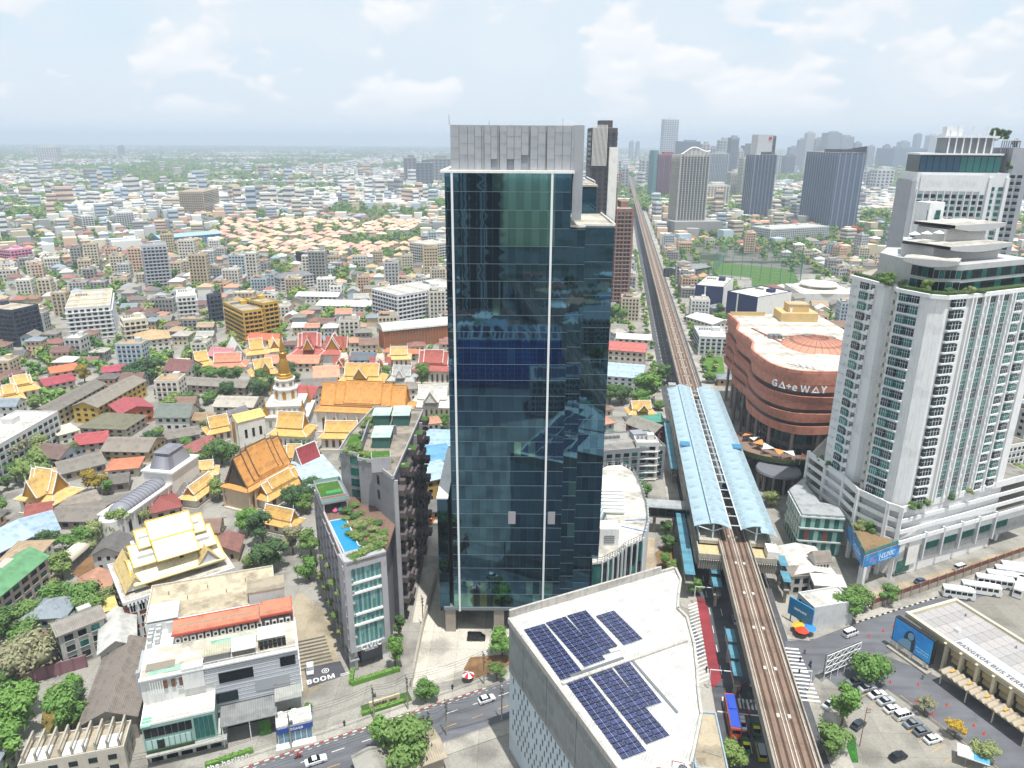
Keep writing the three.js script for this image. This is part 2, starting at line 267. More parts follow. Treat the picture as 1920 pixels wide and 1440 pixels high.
// ---------------------------------------------------------------- elevated railway, station, train
{
  const o=thing('elevated_railway','brown elevated railway viaduct with twin tracks running down the avenue into the distance','railway viaduct',41,0,-0.1361);
  const deckM=M('#8a7466',{t:'stain',r:0.9}),parM=M('#a39a90',{t:'stain',r:0.9}),railM=M('#5b4a40',{r:0.45,m:0.5}),plinthM=M('#6e5a4d',{t:'stain',r:0.9}),walkM=M('#c2beb6',{t:'stain',r:0.8});
  for(let s=-300;s<2600;s+=s<900?30:120){
    const L=s<900?30:120,z=-(s+L / 2);
    bx(o,'deck_span',deckM,0,12.6,z,9.0,1.2,L - 0.06);
    for(const k of[-1,1]){
      bx(o,'parapet',parM,k*4.55,12.3,z,0.3,2.5,L - 0.06);
      bx(o,'track_plinth',plinthM,k*2.2 - 0.78,13.8,z,0.5,0.22,L);bx(o,'track_plinth',plinthM,k*2.2+0.78,13.8,z,0.5,0.22,L);
      for(const q of[-0.75,0.75])bx(o,'rail',railM,k*2.2+q,14.02,z,0.12,0.18,L);
      bx(o,'conductor_rail',walkM,k*3.75,13.8,z,0.16,0.45,L);bx(o,'cable_tray',walkM,k*0.42,13.8,z,0.22,0.3,L);
      bx(o,'walkway',M('#a0968a',{t:'stain',r:0.9}),k*4.1,13.8,z,0.35,0.2,L);
}
    if(s<900){bx(o,'girder',parM,0,10.9,z,5.0,1.7,L - 0.06);uc(o,'pier',K.conc,0,0,-s,1.1,10.9);bx(o,'pier_head',K.conc,0,9.8,-s,6,1.1,2.2);}
    else bx(o,'pier',K.conc,0,0,-s,2.2,12.6,2.2);
    if(s>-60&&s<900)for(let i=0;i<2;i++)for(const k of[-1,1])bx(o,'signal_box',walkM,k*1.15,13.8,-(s+7+15*i),0.7,0.5,1.1);
}
}
{// station
  const o=thing('railway_station','elevated station under two long pale blue curved roofs astride the viaduct','railway station',41,0,-0.1361);
  const blue=M('#aec8d6',{t:'rib',b:'ribB',bs:0.03,r:0.4,m:0.15}),blueD=M('#3d86b0',{t:'rib',r:0.5}),cM=M('#b5b0a5',{t:'stain',r:0.9}),edge=paint('#c5d3d8');
  const roofSheet=(prof,L)=>{const f=[];for(let i=0;i<prof.length - 1;i++){const[a,ya]=prof[i],[b,yb]=prof[i+1];f.push([[a,ya,L / 2],[b,yb,L / 2],[b,yb,-L / 2],[a,ya,-L / 2]]);f.push([[a,ya - 0.2,-L / 2],[b,yb - 0.2,-L / 2],[b,yb - 0.2,L / 2],[a,ya - 0.2,L / 2]]);}const[a,ya]=prof[0],[b,yb]=prof[prof.length - 1];f.push([[a,ya - 0.2,L / 2],[a,ya,L / 2],[a,ya,-L / 2],[a,ya - 0.2,-L / 2]],[[b,yb,L / 2],[b,yb - 0.2,L / 2],[b,yb - 0.2,-L / 2],[b,yb,-L / 2]]);for(let i=0;i<prof.length - 1;i++){const[c,yc]=prof[i],[d,yd]=prof[i+1];f.push([[c,yc - 0.2,L / 2],[d,yd - 0.2,L / 2],[d,yd,L / 2],[c,yc,L / 2]]);}const g=tris(f);const p=g.attributes.position,uv=g.attributes.uv;for(let i=0;i<p.count;i++)uv.setXY(i,p.getZ(i),p.getX(i));return g;};
  const curve=(t0,t1,y0,y1,bulge)=>{const a=[];for(let i=0;i<=8;i++){const q=i / 8;a.push([lerp(t0,t1,q),lerp(y0,y1,q)+bulge*4*q*(1 - q)]);}return a;};
  for(const k of[-1,1]){
    const inner=roofSheet(k<0?curve(-7.3,-1.55,20.3,18.9,0.55):curve(1.75,7.5,18.9,20.3,0.55),14.95),outer=roofSheet(k<0?curve(-12.1,-6.9,18.3,19.5,0.35):curve(7.1,11.8,19.5,18.3,0.35),14.95);
    for(let i=0;i<9;i++){const z=-(198.5+15*i+7.5);part(o,'roof_sheet',inner,blue,0,0,z);part(o,'eaves_sheet',outer,blue,0,0,z+(k<0?-1.2:2.2));bx(o,'gutter',edge,k*1.5+0.1,18.6,z,0.3,0.35,15);}
    for(let i=0;i<10;i++){const z=-(199.5+14.7*i);bx(o,'roof_column',edge,k*6.4,14.6,z,0.45,4.9,0.45);part(o,'roof_strut',merge([tube([k*6.4,17.2,z],[k*10.8,18.5,z],0.16),tube([k*6.4,17.2,z],[k*2.4,18.9,z],0.16)]),edge);}
    bx(o,'platform',cM,k*7.6,13.6,-266,5.6,1.1,136);bx(o,'platform_wall',edge,k*10.5,14.7,-266,0.2,1.4,136);
    bx(o,'edge_beam',cM,k*11.2+0.8,8.2,-266,0.5,3.2,138);
    bx(o,'platform_end',M('#cbb98f',{t:'stain',r:0.95}),k*7.6,12.7,-194.5,7.0,0.4,7);for(const q of[-3.5,3.5])bx(o,'end_parapet',cM,k*7.6+q,12.4,-194.5,0.25,1.7,7);bx(o,'end_parapet',cM,k*7.6,12.4,-191.1,7.2,1.7,0.25);
    // raked louvred apron under the platform end
    for(let i=0;i<11;i++)part(o,'apron_rib',boxG(0.3,3.6,0.35),cM,k*7.6 - 3.3+i*0.66,9.2,-190.8,0,0.22);
    bx(o,'apron',M('#8d8a84',{t:'stain',r:0.9}),k*7.6,9.0,-193.8,7.1,3.6,4.8);
}
  bx(o,'concourse_slab',cM,0.6,7.4,-266,24,0.8,140);bx(o,'concourse_wall',M('#8a8f92',{t:'wall'}),-9.6,8.2,-266,0.3,3.6,132);bx(o,'concourse_wall',M('#8a8f92',{t:'wall'}),10.6,8.2,-266,0.3,3.6,132);
  for(let i=0;i<9;i++){uc(o,'station_column',K.conc,0,0,-(202+16*i),1.0,7.4);for(const k of[-1,1])bx(o,'cross_beam',cM,k*7.8,12.5,-(202+16*i),7,1.1,0.8);}
  for(let i=0;i<22;i++)bx(o,'track_gap_beam',edge,0.1,18.55,-(201+6.1*i),3.2,0.25,0.25);
  bx(o,'skylight',blueD,-9.8,19.45,-262,3.6,0.2,4.4);bx(o,'skylight',blueD,9.6,19.55,-262,3.6,0.2,4.4);
  bx(o,'plant_room',K.white,10.2,13.1,-194.6,3.2,2.6,5);bx(o,'plant_room',K.grey,-9.9,17.5,-334.5,3.5,2.6,4);
  // parapet signal lights along the outer edge
  const rail=(t,s0,s1,y)=>merge([bg(t,y,-(s0+s1)/ 2,0.08,0.08,s1 - s0),...Array.from({length:Math.floor((s1 - s0)/ 3)},(_,i)=>bg(t,y - 1,-(s0+1+i*3),0.06,1,0.06))]);
  part(o,'edge_railing',rail(-12.4,198,334,13),K.steel);part(o,'edge_railing',rail(12.4,198,334,13),K.steel);
}
{// stairs and covered walkways hung beside the viaduct
  const roofM=M('#5d97ad',{t:'rib',r:0.45});
  const walk=(t,s0,s1,w,y0,y1,label)=>{
    const o=thing('covered_walkway',label,'walkway',41,0,-0.1361,'covered stairs of the station');const L=s1 - s0,n=Math.max(2,Math.round(L / 6));
    for(let i=0;i<n;i++){const f=(i+0.5)/ n,z=-(s0+L*f),y=lerp(y0,y1,f);bx(o,'roof_panel',roofM,t,y+3.0,z,w,0.15,L / n - 0.12);bx(o,'floor',K.conc,t,y,z,w - 0.5,0.35,L / n);for(const k of[-1,1]){bx(o,'side_wall',K.steel,t+k*(w / 2 - 0.25),y+0.35,z,0.1,1.2,L / n);ub(o,'post',K.whiteMetal,t+k*(w / 2 - 0.25),y+0.35,z - L / n / 2+0.2,0.14,2.7,0.14);}}
    for(const f of[0.12,0.88])bx(o,'leg',K.conc,t,0,-(s0+L*f),0.8,lerp(y0,y1,f),0.8);
    return o;
};
  walk(-13.7,187,228,3.0,6.0,6.0,'blue roofed footway along the pavement side of the avenue before the footbridge');
  walk(-13.0,262,312,2.6,5.5,5.5,'blue roofed stair beside the far half of the station');
  walk(-5.7,147,163,2.2,3.6,6.2,'blue roofed stair hung beside the viaduct by the red hatched bay');
  walk(-6,184,199,2.6,4,7.5,'blue roofed stair tucked under the near end of the station');
  walk(-5.4,104,117,2.2,4,6,'blue roofed stair beside the yellow taxis at the bottom edge');
  walk(14.6,189,201,2.4,4,7.4,'blue roofed stair on the far side of the viaduct by the white shophouses');
  const b=thing('footbridge','grey roofed glazed footbridge joining the glass tower podium to the station','footbridge',41,0,-0.1361);
  bx(b,'roof',ribM('#aab0b4'),-18.6,10.6,-227.5,16,0.35,6.2);bx(b,'floor',K.conc,-18.6,6.6,-227.5,15.6,0.6,4.6);
  for(const z of[-225.1,-229.9])for(let i=0;i<6;i++){ub(b,'glass_panel',K.glass,-25+i*2.6,7.2,z,2.4,2.6,0.08);ub(b,'post',K.steelD,-26.3+i*2.6,7.2,z,0.2,3.4,0.2);}
  for(const x of[-22,-15])bx(b,'leg',K.conc,x,0,-227.5,1,6.6,1);
}
{// silver train standing in the station
  const o=thing('train','silver metro train standing on the track between the station roofs','train',41,0,-0.1361);
  const body=new THREE.Shape();body.moveTo(-1.35,0);body.lineTo(1.35,0);body.lineTo(1.42,2.2);body.quadraticCurveTo(1.3,3.0,0.9,3.15);body.lineTo(-0.9,3.15);body.quadraticCurveTo(-1.3,3.0,-1.42,2.2);
  const g=metreUV(new THREE.ExtrudeGeometry(body,{depth:21.2,bevelEnabled:false})),m=M('#c9cdd0',{r:0.35,m:0.5});
  for(let i=0;i<4;i++){const z0=-(234+21.8*(i+1));const c=part(o,'carriage',g,m,1.9,14.4,z0+0.3);for(let k=0;k<3;k++)bx(c,'roof_unit',M('#8d9093',{r:0.5}),0,3.12,3.5+k*7,1.5,0.3,3.6);for(let k=0;k<6;k++)for(const q of[-1.4,1.4])ub(c,'window',K.glassD,q,1.2,2.2+k*3.4,0.06,0.9,1.9);}
  ub(o,'windscreen',K.glassD,1.9,15.4,-234.25,2.2,1.3,0.12);ub(o,'front_band',K.blue,1.9,14.7,-234.25,2.5,0.5,0.1);
}

// ---------------------------------------------------------------- glass office tower
const mirror=(hex,r=0.025)=>new THREE.MeshStandardMaterial({color:hex,metalness:1,roughness:r});
{
  const X0=-15.5,X1=13.2,Zf=-172,o=thing('office_tower','tall dark glass office tower with grey metal crown and white vertical fins','office tower',0,0,0);
  mark(rectAt(4,-192,52,46),1);
  const core=M('#0c1517',{r:0.6}),teal=M('#39605c',{r:0.7}),line=M('#667880',{r:0.4,m:0.3}),lineD=M('#22343a',{r:0.4}),finM=M('#dfe1e0',{r:0.4});
  const pm=['#456678','#3e5d70','#4d7082','#385567'].map((c)=>mirror(c)),pmG=['#6f9a92','#618a84'].map((c)=>mirror(c,0.06));
  // pane shapes: faintly bulging glass, each a touch out of plumb
  const paneShapes=[];const r=RNG(77);
  for(let k=0;k<10;k++){const g=new THREE.PlaneGeometry(1,1,6,6),p=g.attributes.position,n=g.attributes.normal,a=(r()- 0.5)*0.0042,b=(r()- 0.5)*0.0042,c=(r()- 0.35)*0.016,c2=(r()- 0.5)*0.009;
    for(let i=0;i<p.count;i++){const x=p.getX(i),y=p.getY(i);const v=new THREE.Vector3(a+c*x*2+c2*Math.sin(y*9),b+c*y*2+c2*Math.cos(x*8),1).normalize();n.setXYZ(i,v.x,v.y,v.z);}paneShapes.push(g);}
  let made=0;const rest=[],restG=[];
  const floorH=4.05,y0=8.2;
  function glassFace(xa,xb,z,ya,yb,cols,keep,ry=0,lineMat=line){
    const n=Math.round((yb - ya)/ floorH),fh=(yb - ya)/ n,w=(xb - xa)/ cols,ca=Math.cos(ry),sa=Math.sin(ry);
    const hl=[],vl=[];
    for(let j=0;j<n;j++)for(let i=0;i<cols;i++){
      const x=xa+(i+0.5)*w,y=ya+(j+0.5)*fh,g=paneShapes[Math.floor(r()*10)],green=ya+(j+0.5)*fh>106&&ya+j*fh<119&&x>-2.6&&x<9.2&&z===Zf;
      const lobby=(y<18&&z===Zf&&r()<0.35)||r()<0.012;
      if(made<300&&(keep===2||(keep&&((i+j)&1||green)))){made++;const m=part(o,'pane',g,green||lobby?pmG[made % 2]:pm[Math.floor(r()*4)],x,y,z);m.scale.set(w - 0.05,fh - 0.06,1);}
      else(green||lobby?restG:rest).push(at(g,x,y,z,0,w - 0.05,fh - 0.06,1));
}
    for(let j=0;j<=n;j++)hl.push(bg((xa+xb)/ 2,ya+j*fh - 0.05,z+0.02,xb - xa,0.1,0.1));
    for(let i=0;i<=cols;i++)vl.push(bg(xa+i*w,ya,z+0.01,0.05,yb - ya,0.08));
    const a=part(o,'floor_line',merge(hl),lineMat);a.userData.kind='stuff';const b=part(o,'mullion',merge(vl),lineD);b.userData.kind='stuff';
}
  // core bodies behind the glass
  bx(o,'core',core,(X0+X1)/ 2,y0,Zf - 16.2,X1 - X0 - 0.2,123 - y0,32);
  bx(o,'core',core,15.2,y0,-189.9,3.6,110.2 - y0,30);bx(o,'core',core,20.6,y0,-193,7.2,110.4 - y0,30);
  glassFace(X0,X1,Zf,y0,123,16,1);glassFace(X1+0.05,17.0,Zf - 2.8,y0,110.2,2,1);glassFace(17.05,24.2,Zf - 5.8,y0,110.4,4,1);
  part(o,'pane_field',merge(rest),pm[0]).userData.kind='stuff';part(o,'pane_field',merge(restG),pmG[0]).userData.kind='stuff';
  const side=(x,za,zb,ya,yb)=>{const m=bx(o,'side_glazing',pm[1],x,ya,(za+zb)/ 2,0.12,yb - ya,Math.abs(zb - za));const hl=[];for(let y=ya;y<yb;y+=floorH)hl.push(bg(x,y,(za+zb)/ 2,0.2,0.1,Math.abs(zb - za)));part(o,'floor_line',merge(hl),lineD).userData.kind='stuff';};
  side(X0 - 0.02,Zf - 0.1,-204,y0,123);side(24.22,-178,-208,y0,110.4);side(17.03,Zf - 2.9,-177.7,y0,110.3);side(X1+0.02,Zf - 0.1,-174.7,y0,110.3);side(X1+0.02,-176,-204,110.4,123);
  // white fins, roof slab, terraces
  for(const x of[-13.9,8.8])bx(o,'fin',finM,x,y0 - 1,Zf+0.35,0.5,116,0.6);
  bx(o,'roof_slab',K.white,(X0+X1)/ 2 - 0.2,123,Zf - 15.8,X1 - X0+1.6,0.55,33);bx(o,'terrace',flatM('#c2bfb6'),18.6,110.3,-193.2,11.6,0.5,30.4);
  bx(o,'terrace_kerb',K.white,20.6,110.8,-177.8,7.5,0.5,0.3);bx(o,'terrace_kerb',K.white,15.0,110.8,-174.7,4,0.5,0.3);bx(o,'terrace_kerb',K.white,24.3,110.8,-193,0.3,0.5,30);
  // metal crown built of upright panels of slightly different relief
  const metal=['#a3a8ae','#a0a5ab','#a6aab0'].map((c)=>M(c,{t:'wall',r:0.5,m:0.15}));let x=-14.2;const steps=[3.9,3.1,0.6,3.0,0.5,3.2,3.3,0.35,3.4,0.35,3.5,3.9,0.9];let k=0;
  for(const w of steps){
    const dz=w<1?-0.3:0.1*(k % 3);const rows=4,groove=k>1&&k<7;bx(o,'crown_backing',M('#8b9097',{r:0.6,m:0.1}),x+w / 2,123.5,Zf - 1.9,w,9.6,0.5);
    const n=w<1?1:2;for(let c=0;c<n;c++)for(let j=0;j<rows;j++){const hh=9.7 / rows,off=((c+k)% 2)*0.9,yb=123.55+j*hh+(j?off:0),ye=123.55+(j+1)*hh+(j<rows - 1?off:0);if(groove&&j===0&&w>1&&c===1)continue;bx(o,'crown_panel',metal[(j+c+k)% 3],x+(c+0.5)*w / n,yb,Zf - 1.4+dz,w / n - 0.07,ye - yb - 0.05,0.35);}
    x+=w;k++;
}
  bx(o,'crown_side',metal[0],x - 0.9,114.2,Zf - 14,1.8,19.0,26);bx(o,'crown_wall',metal[1],-14.0,123.5,Zf - 14,0.3,9.7,25);bx(o,'crown_back',metal[2],-0.5,123.5,Zf - 27,29,9.7,0.4);
  bx(o,'crown_side',metal[1],x - 1.2,112.5,Zf - 1.2,2.2,20.8,0.5);
  // podium flare at the lower left, lobby columns and drive-through opening
  const stone=M('#9c938a',{t:'wall',r:0.6});
  bx(o,'podium',core,-18.0,6.5,-188.5,2.7,34.5,32);const pf=[];for(let j=0;j<8;j++)pf.push(bg(-18.0,8+j*4.2,-172.35,2.5,4.1,0.06));part(o,'podium_glazing',merge(pf),pm[3]).userData.kind='stuff';bx(o,'podium_side',pm[2],-19.4,8,-188.5,0.1,33,32);
  bx(o,'podium_cap',K.white,-18.0,41.1,-188.4,3.0,0.4,33);
  bx(o,'soffit',M('#70787c',{r:0.5}),3.2,7.3,-190,43,0.9,36.6);for(const cx of[-16.6,-3.2,6,16])bx(o,'lobby_column',stone,cx,0,-173.2,2.8,7.3,2.2);
  bx(o,'lobby_wall',stone,3,0,-182,40,7.3,0.6);bx(o,'lobby_glass',K.glass,-10,0.3,-181.6,10,5.4,0.1);
  // rooftop railings, masts and gondola cradles
  const rl=[];for(let z=0;z<11;z++)rl.push(bg(24.2,110.8,-179 - z*2.7,0.07,1.2,0.07));rl.push(bg(24.2,111.95,-193,0.06,0.06,29));part(o,'terrace_railing',merge(rl),K.steel);
  for(const[mx,mz,mh]of[[-14.6,-176,2.2],[-6,-190,1.4],[12,-190,1.8]])part(o,'mast',cyl(0.06,0.08,mh,6),K.steel,mx,133.2,mz);
  const cr=[];for(let i=0;i<5;i++)cr.push(tube([11+i*0.9,133,-185],[12+i*0.7,134.6,-185],0.06),tube([12+i*0.9,133,-185],[11.4+i*0.7,134.6,-185],0.06));part(o,'roof_truss',merge(cr),K.whiteMetal);
  for(const[vx,vy]of[[0.2,36],[10.6,36]]){bx(o,'louvre_panel',M('#a6a3a6',{r:0.5,m:0.3}),vx,vy - 2,Zf+0.06,1.9,3.6,0.1);}
  // rear volumes seen past the right flank
  bx(o,'rear_block',core,15,0,-221,16,118,24);bx(o,'rear_glazing',pm[1],15,8,-208.9,15.9,109.5,0.1);bx(o,'rear_side_glazing',pm[2],23.06,8,-221,0.1,109.5,23.9);bx(o,'rear_roof',flatM('#b9b6ac'),15,118,-221,16.6,0.5,24.6);
  for(let i=0;i<9;i++)ub(o,'roof_beam',K.whiteMetal,8+i*1.8,119.4,-221,0.25,0.25,24);for(let i=0;i<6;i++)ub(o,'roof_post',K.whiteMetal,7.5+i*3,118.5,-209.4,0.2,1.0,0.2);
}
{// curved glass podium with white equipment roof to the right of the tower
  const o=thing('glass_podium','curved glass podium beside the tower with white roof full of silver ducts','podium',0,0,0);
  const h=20,pts=[[31.25,-235.93],[34.37,-239.21],[39.31,-240.1],[42.58,-234.52],[43.31,-222.48],[42.9,-208.84],[41.49,-198.91],[38.31,-188.63],[32.63,-184.29],[29.87,-180.14],[25.09,-176.13],[22.38,-175.61],[27.85,-235.88]];
  for(const p of pts)mark(rectAt(p[0],p[1],3,3),1.5);mark(rectAt(32,-208,14,50));
  part(o,'body',extrudeY(pts,h - 0.5),M('#1d3233',{r:0.5}));part(o,'roof',extrudeY(pts,0.5),flatM('#d8d6cf'),0,h - 0.5,0);
  for(let i=0;i<pts.length - 2;i++){const[ax,az]=pts[i],[bX,bz]=pts[i+1],dx=bX - ax,dz=bz - az,L=Math.hypot(dx,dz),rot=Math.atan2(-dz,dx),n=Math.max(1,Math.round(L / 2.2));const outx=dz / L,outz=-dx / L;const sgn=((ax+bX)/ 2 - 25)*outx+((az+bz)/ 2+205)*outz>0?1:-1;
    for(let k=0;k<n;k++){const f=(k+0.5)/ n,X=ax+dx*f+outx*sgn*0.12,Z=az+dz*f+outz*sgn*0.12;for(let j=0;j<3;j++)ub(o,'pane',(i+k+j)% 3?K.glass:K.glassG,X,1+j*6,Z,L / n - 0.14,5.7,0.1,rot);ub(o,'rib',K.whiteMetal,ax+dx*k / n+outx*sgn*0.35,0,az+dz*k / n+outz*sgn*0.35,0.25,h+0.6,0.6,rot);}
    const rg=[bg((ax+bX)/ 2,h+1.5,(az+bz)/ 2,L,0.12,0.12,rot),bg((ax+bX)/ 2,h+0.8,(az+bz)/ 2,L,0.08,0.08,rot)];for(let k=0;k<n*2;k++)rg.push(bg(ax+dx*k / n / 2,h,az+dz*k / n / 2,0.12,1.6,0.12,rot));part(o,'roof_railing',merge(rg),K.steel);}
  for(let i=0;i<7;i++){const[X,Z]=[31.5+i*0.25,-203.5 - i*2.4];const d=part(o,'duct',new THREE.CapsuleGeometry(0.62,6.5,4,10).rotateZ(Math.PI / 2),M('#d9dad8',{r:0.4,m:0.2}),X,h+0.9,Z,-0.05);}
  const lean=tris([[[24.6,27,-190],[24.6,27,-222],[29.5,h,-222],[29.5,h,-190]],[[24.6,27,-190],[29.5,h,-190],[24.6,h,-190]]]);part(o,'sloping_glazing',lean,mirror('#7f979c',0.08));
  bx(o,'stair_house',K.white,28,h,-187,5.5,5.5,5);for(let i=0;i<4;i++)ub(o,'louvre',K.steel,28,h+1+i*0.7,-184.4,3,0.3,0.12);
  for(const[a,b]of[[[34.41,-197.01],[41.51,-197.69]],[[32.76,-193.51],[39.64,-190.21]]])part(o,'blue_pipe',tube([a[0],21.4,a[1]],[b[0],21.4,b[1]],0.14),K.blue);
}

// ---------------------------------------------------------------- building helpers
const fontB=await new FontLoader().loadAsync('fonts/droid/droid_sans_bold.typeface.json');
function letters(parent,name,text,size,depth,mat,x,y,z,ry=0,rx=0,centre=true){
  const g=new TextGeometry(text,{font:fontB,size,depth,curveSegments:3});g.computeBoundingBox();if(centre)g.translate(-(g.boundingBox.max.x+g.boundingBox.min.x)/ 2,0,0);
  const m=part(parent,name,g,mat,x,y,z);m.rotation.order='YXZ';m.rotation.set(rx,ry,0);return m;
}
function canvasMat(w,h,draw,r=0.6,extra={}){const c=document.createElement('canvas');c.width=w;c.height=h;draw(c.getContext('2d'),w,h);const t=new THREE.CanvasTexture(c);t.colorSpace=THREE.SRGBColorSpace;return new THREE.MeshStandardMaterial({map:t,roughness:r,...extra});}
const PL=new THREE.PlaneGeometry(1,1);
function board(parent,name,mat,x,y,z,w,h,ry=0,rx=0){const m=part(parent,name,PL,mat,x,y,z);m.rotation.order='YXZ';m.rotation.set(rx,ry,0);m.scale.set(w,h,1);return m;}
function poly(o,name,mat,pts,y,h){return part(o,name,extrudeY(pts.map(([x,z])=>[x - o.position.x,z - o.position.z]),h),mat,0,y,0);}
function run(o,A,B){const dx=B[0]- A[0],dz=B[1]- A[1],L=Math.hypot(dx,dz),ux=dx / L,uz=dz / L,c=Math.cos(o.rotation.y),s=Math.sin(o.rotation.y);return{L,rot:Math.atan2(-dz,dx)- o.rotation.y,p:(u,out=0)=>{const X=A[0]+ux*u - uz*out - o.position.x,Z=A[1]+uz*u+ux*out - o.position.z;return[X*c - Z*s,X*s+Z*c];}};}
// four sides of a rectangle as runs (front, right, back, left), seen from outside; local frame of the thing
function sideRun(w,d,side){const P_={f:[[-w / 2,d / 2],0,w],r:[[w / 2,d / 2],Math.PI / 2,d],b:[[w / 2,-d / 2],Math.PI,w],l:[[-w / 2,-d / 2],-Math.PI / 2,d]}[side];const[A,rot,L]=P_,ux=Math.cos(rot),uz=-Math.sin(rot);return{L,rot,p:(u,out=0)=>[A[0]+ux*u - uz*out,A[1]+uz*u+ux*out]};}
function windows(o,R,q){// a grid of window parts on a wall run
  const{y0,y1,cols,rows,u0=0.6,u1=R.L - 0.6,fw=0.6,fh=0.55,mat=K.glass,name='window',depth=0.12,sill,stuff,alt,skip,frame}=q;
  const cw=(u1 - u0)/ cols,rh=(y1 - y0)/ rows,list=[],sills=[];
  for(let j=0;j<rows;j++)for(let i=0;i<cols;i++){
    if(skip&&skip(i,j))continue;
    const u=u0+(i+0.5)*cw,[x,z]=R.p(u,depth / 2 - 0.02),y=y0+j*rh+rh*(1 - fh)/ 2,w=cw*fw,h=rh*fh;
    if(stuff)list.push(bg(x,y,z,w,h,depth,R.rot));else{
      const m=ub(o,name,alt&&(i*7+j*13)% alt.n===0?alt.mat:mat,x,y,z,w,h,depth,R.rot);
      if(frame){const f=new THREE.Mesh(UB,frame);f.name='frame';f.scale.set(0.04,1,1.4);f.castShadow=true;m.add(f);}
}
    if(sill){const[sx,sz]=R.p(u,0.14);sills.push(bg(sx,y - 0.14,sz,w+0.3,0.14,0.34,R.rot));}
}
  if(list.length){const m=part(o,name,merge(list),mat);m.userData.kind='stuff';}
  if(sills.length){const m=part(o,'window_sill',merge(sills),sill);m.userData.kind='stuff';}
}
function gableG(w,d,h,t=0.22){// ridge along x, eaves at y=0
  return cached(`g${w.toFixed(2)},${d.toFixed(2)},${h.toFixed(2)}`,()=>{const a=w / 2,b=d / 2,T_=t;return uvRoof(tris([
[[-a,T_,b],[a,T_,b],[a,h+T_,0],[-a,h+T_,0]],[[a,T_,-b],[-a,T_,-b],[-a,h+T_,0],[a,h+T_,0]],
[[a,0,b],[-a,0,b],[-a,h,0],[a,h,0]],[[-a,0,-b],[a,0,-b],[a,h,0],[-a,h,0]],
[[-a,0,b],[a,0,b],[a,T_,b],[-a,T_,b]],[[a,0,-b],[-a,0,-b],[-a,T_,-b],[a,T_,-b]],
[[a,0,b],[a,h,0],[a,h+T_,0],[a,T_,b]],[[a,h,0],[a,0,-b],[a,T_,-b],[a,h+T_,0]],
[[-a,h,0],[-a,0,b],[-a,T_,b],[-a,h+T_,0]],[[-a,0,-b],[-a,h,0],[-a,h+T_,0],[-a,T_,-b]]]));});
}
function uvRoof(g){const p=g.attributes.position,n=g.attributes.normal,uv=g.attributes.uv;for(let i=0;i<p.count;i++){const sl=Math.hypot(n.getX(i),n.getZ(i));if(Math.abs(n.getY(i))>0.2){if(Math.abs(n.getX(i))>Math.abs(n.getZ(i)))uv.setXY(i,p.getZ(i),p.getX(i)/ Math.max(0.3,Math.abs(n.getY(i))));else uv.setXY(i,p.getX(i),p.getZ(i)/ Math.max(0.3,Math.abs(n.getY(i))));}}return g;}
function hipG(w,d,h,t=0.2){
  return cached(`h${w.toFixed(2)},${d.toFixed(2)},${h.toFixed(2)}`,()=>{const a=w / 2,b=d / 2,k=Math.max(0.05,a - Math.min(a,b)),kz=Math.max(0,b - Math.min(a,b)),e=[[-a,t,b],[a,t,b],[a,t,-b],[-a,t,-b]],e0=e.map(([x,,z])=>[x,0,z]);
    const r1=w>=d?[-k,h,0]:[0,h,kz],r2=w>=d?[k,h,0]:[0,h,-kz];const f=w>=d?[[e[0],e[1],r2,r1],[e[1],e[2],r2],[e[2],e[3],r1,r2],[e[3],e[0],r1]]:[[e[0],e[1],r1],[e[1],e[2],r2,r1],[e[2],e[3],r2],[e[3],e[0],r1,r2]];
    for(let i=0;i<4;i++){const j=(i+1)% 4;f.push([e0[i],e0[j],e[j],e[i]]);}f.push([e0[3],e0[2],e0[1],e0[0]]);return uvRoof(tris(f));});
}
const triG=(w,h,t)=>cached(`t${w.toFixed(2)},${h.toFixed(2)},${t}`,()=>{const a=w / 2,b=t / 2;return tris([[[-a,0,b],[a,0,b],[0,h,b]],[[a,0,-b],[-a,0,-b],[0,h,-b]]]);});// gable infill, spans x
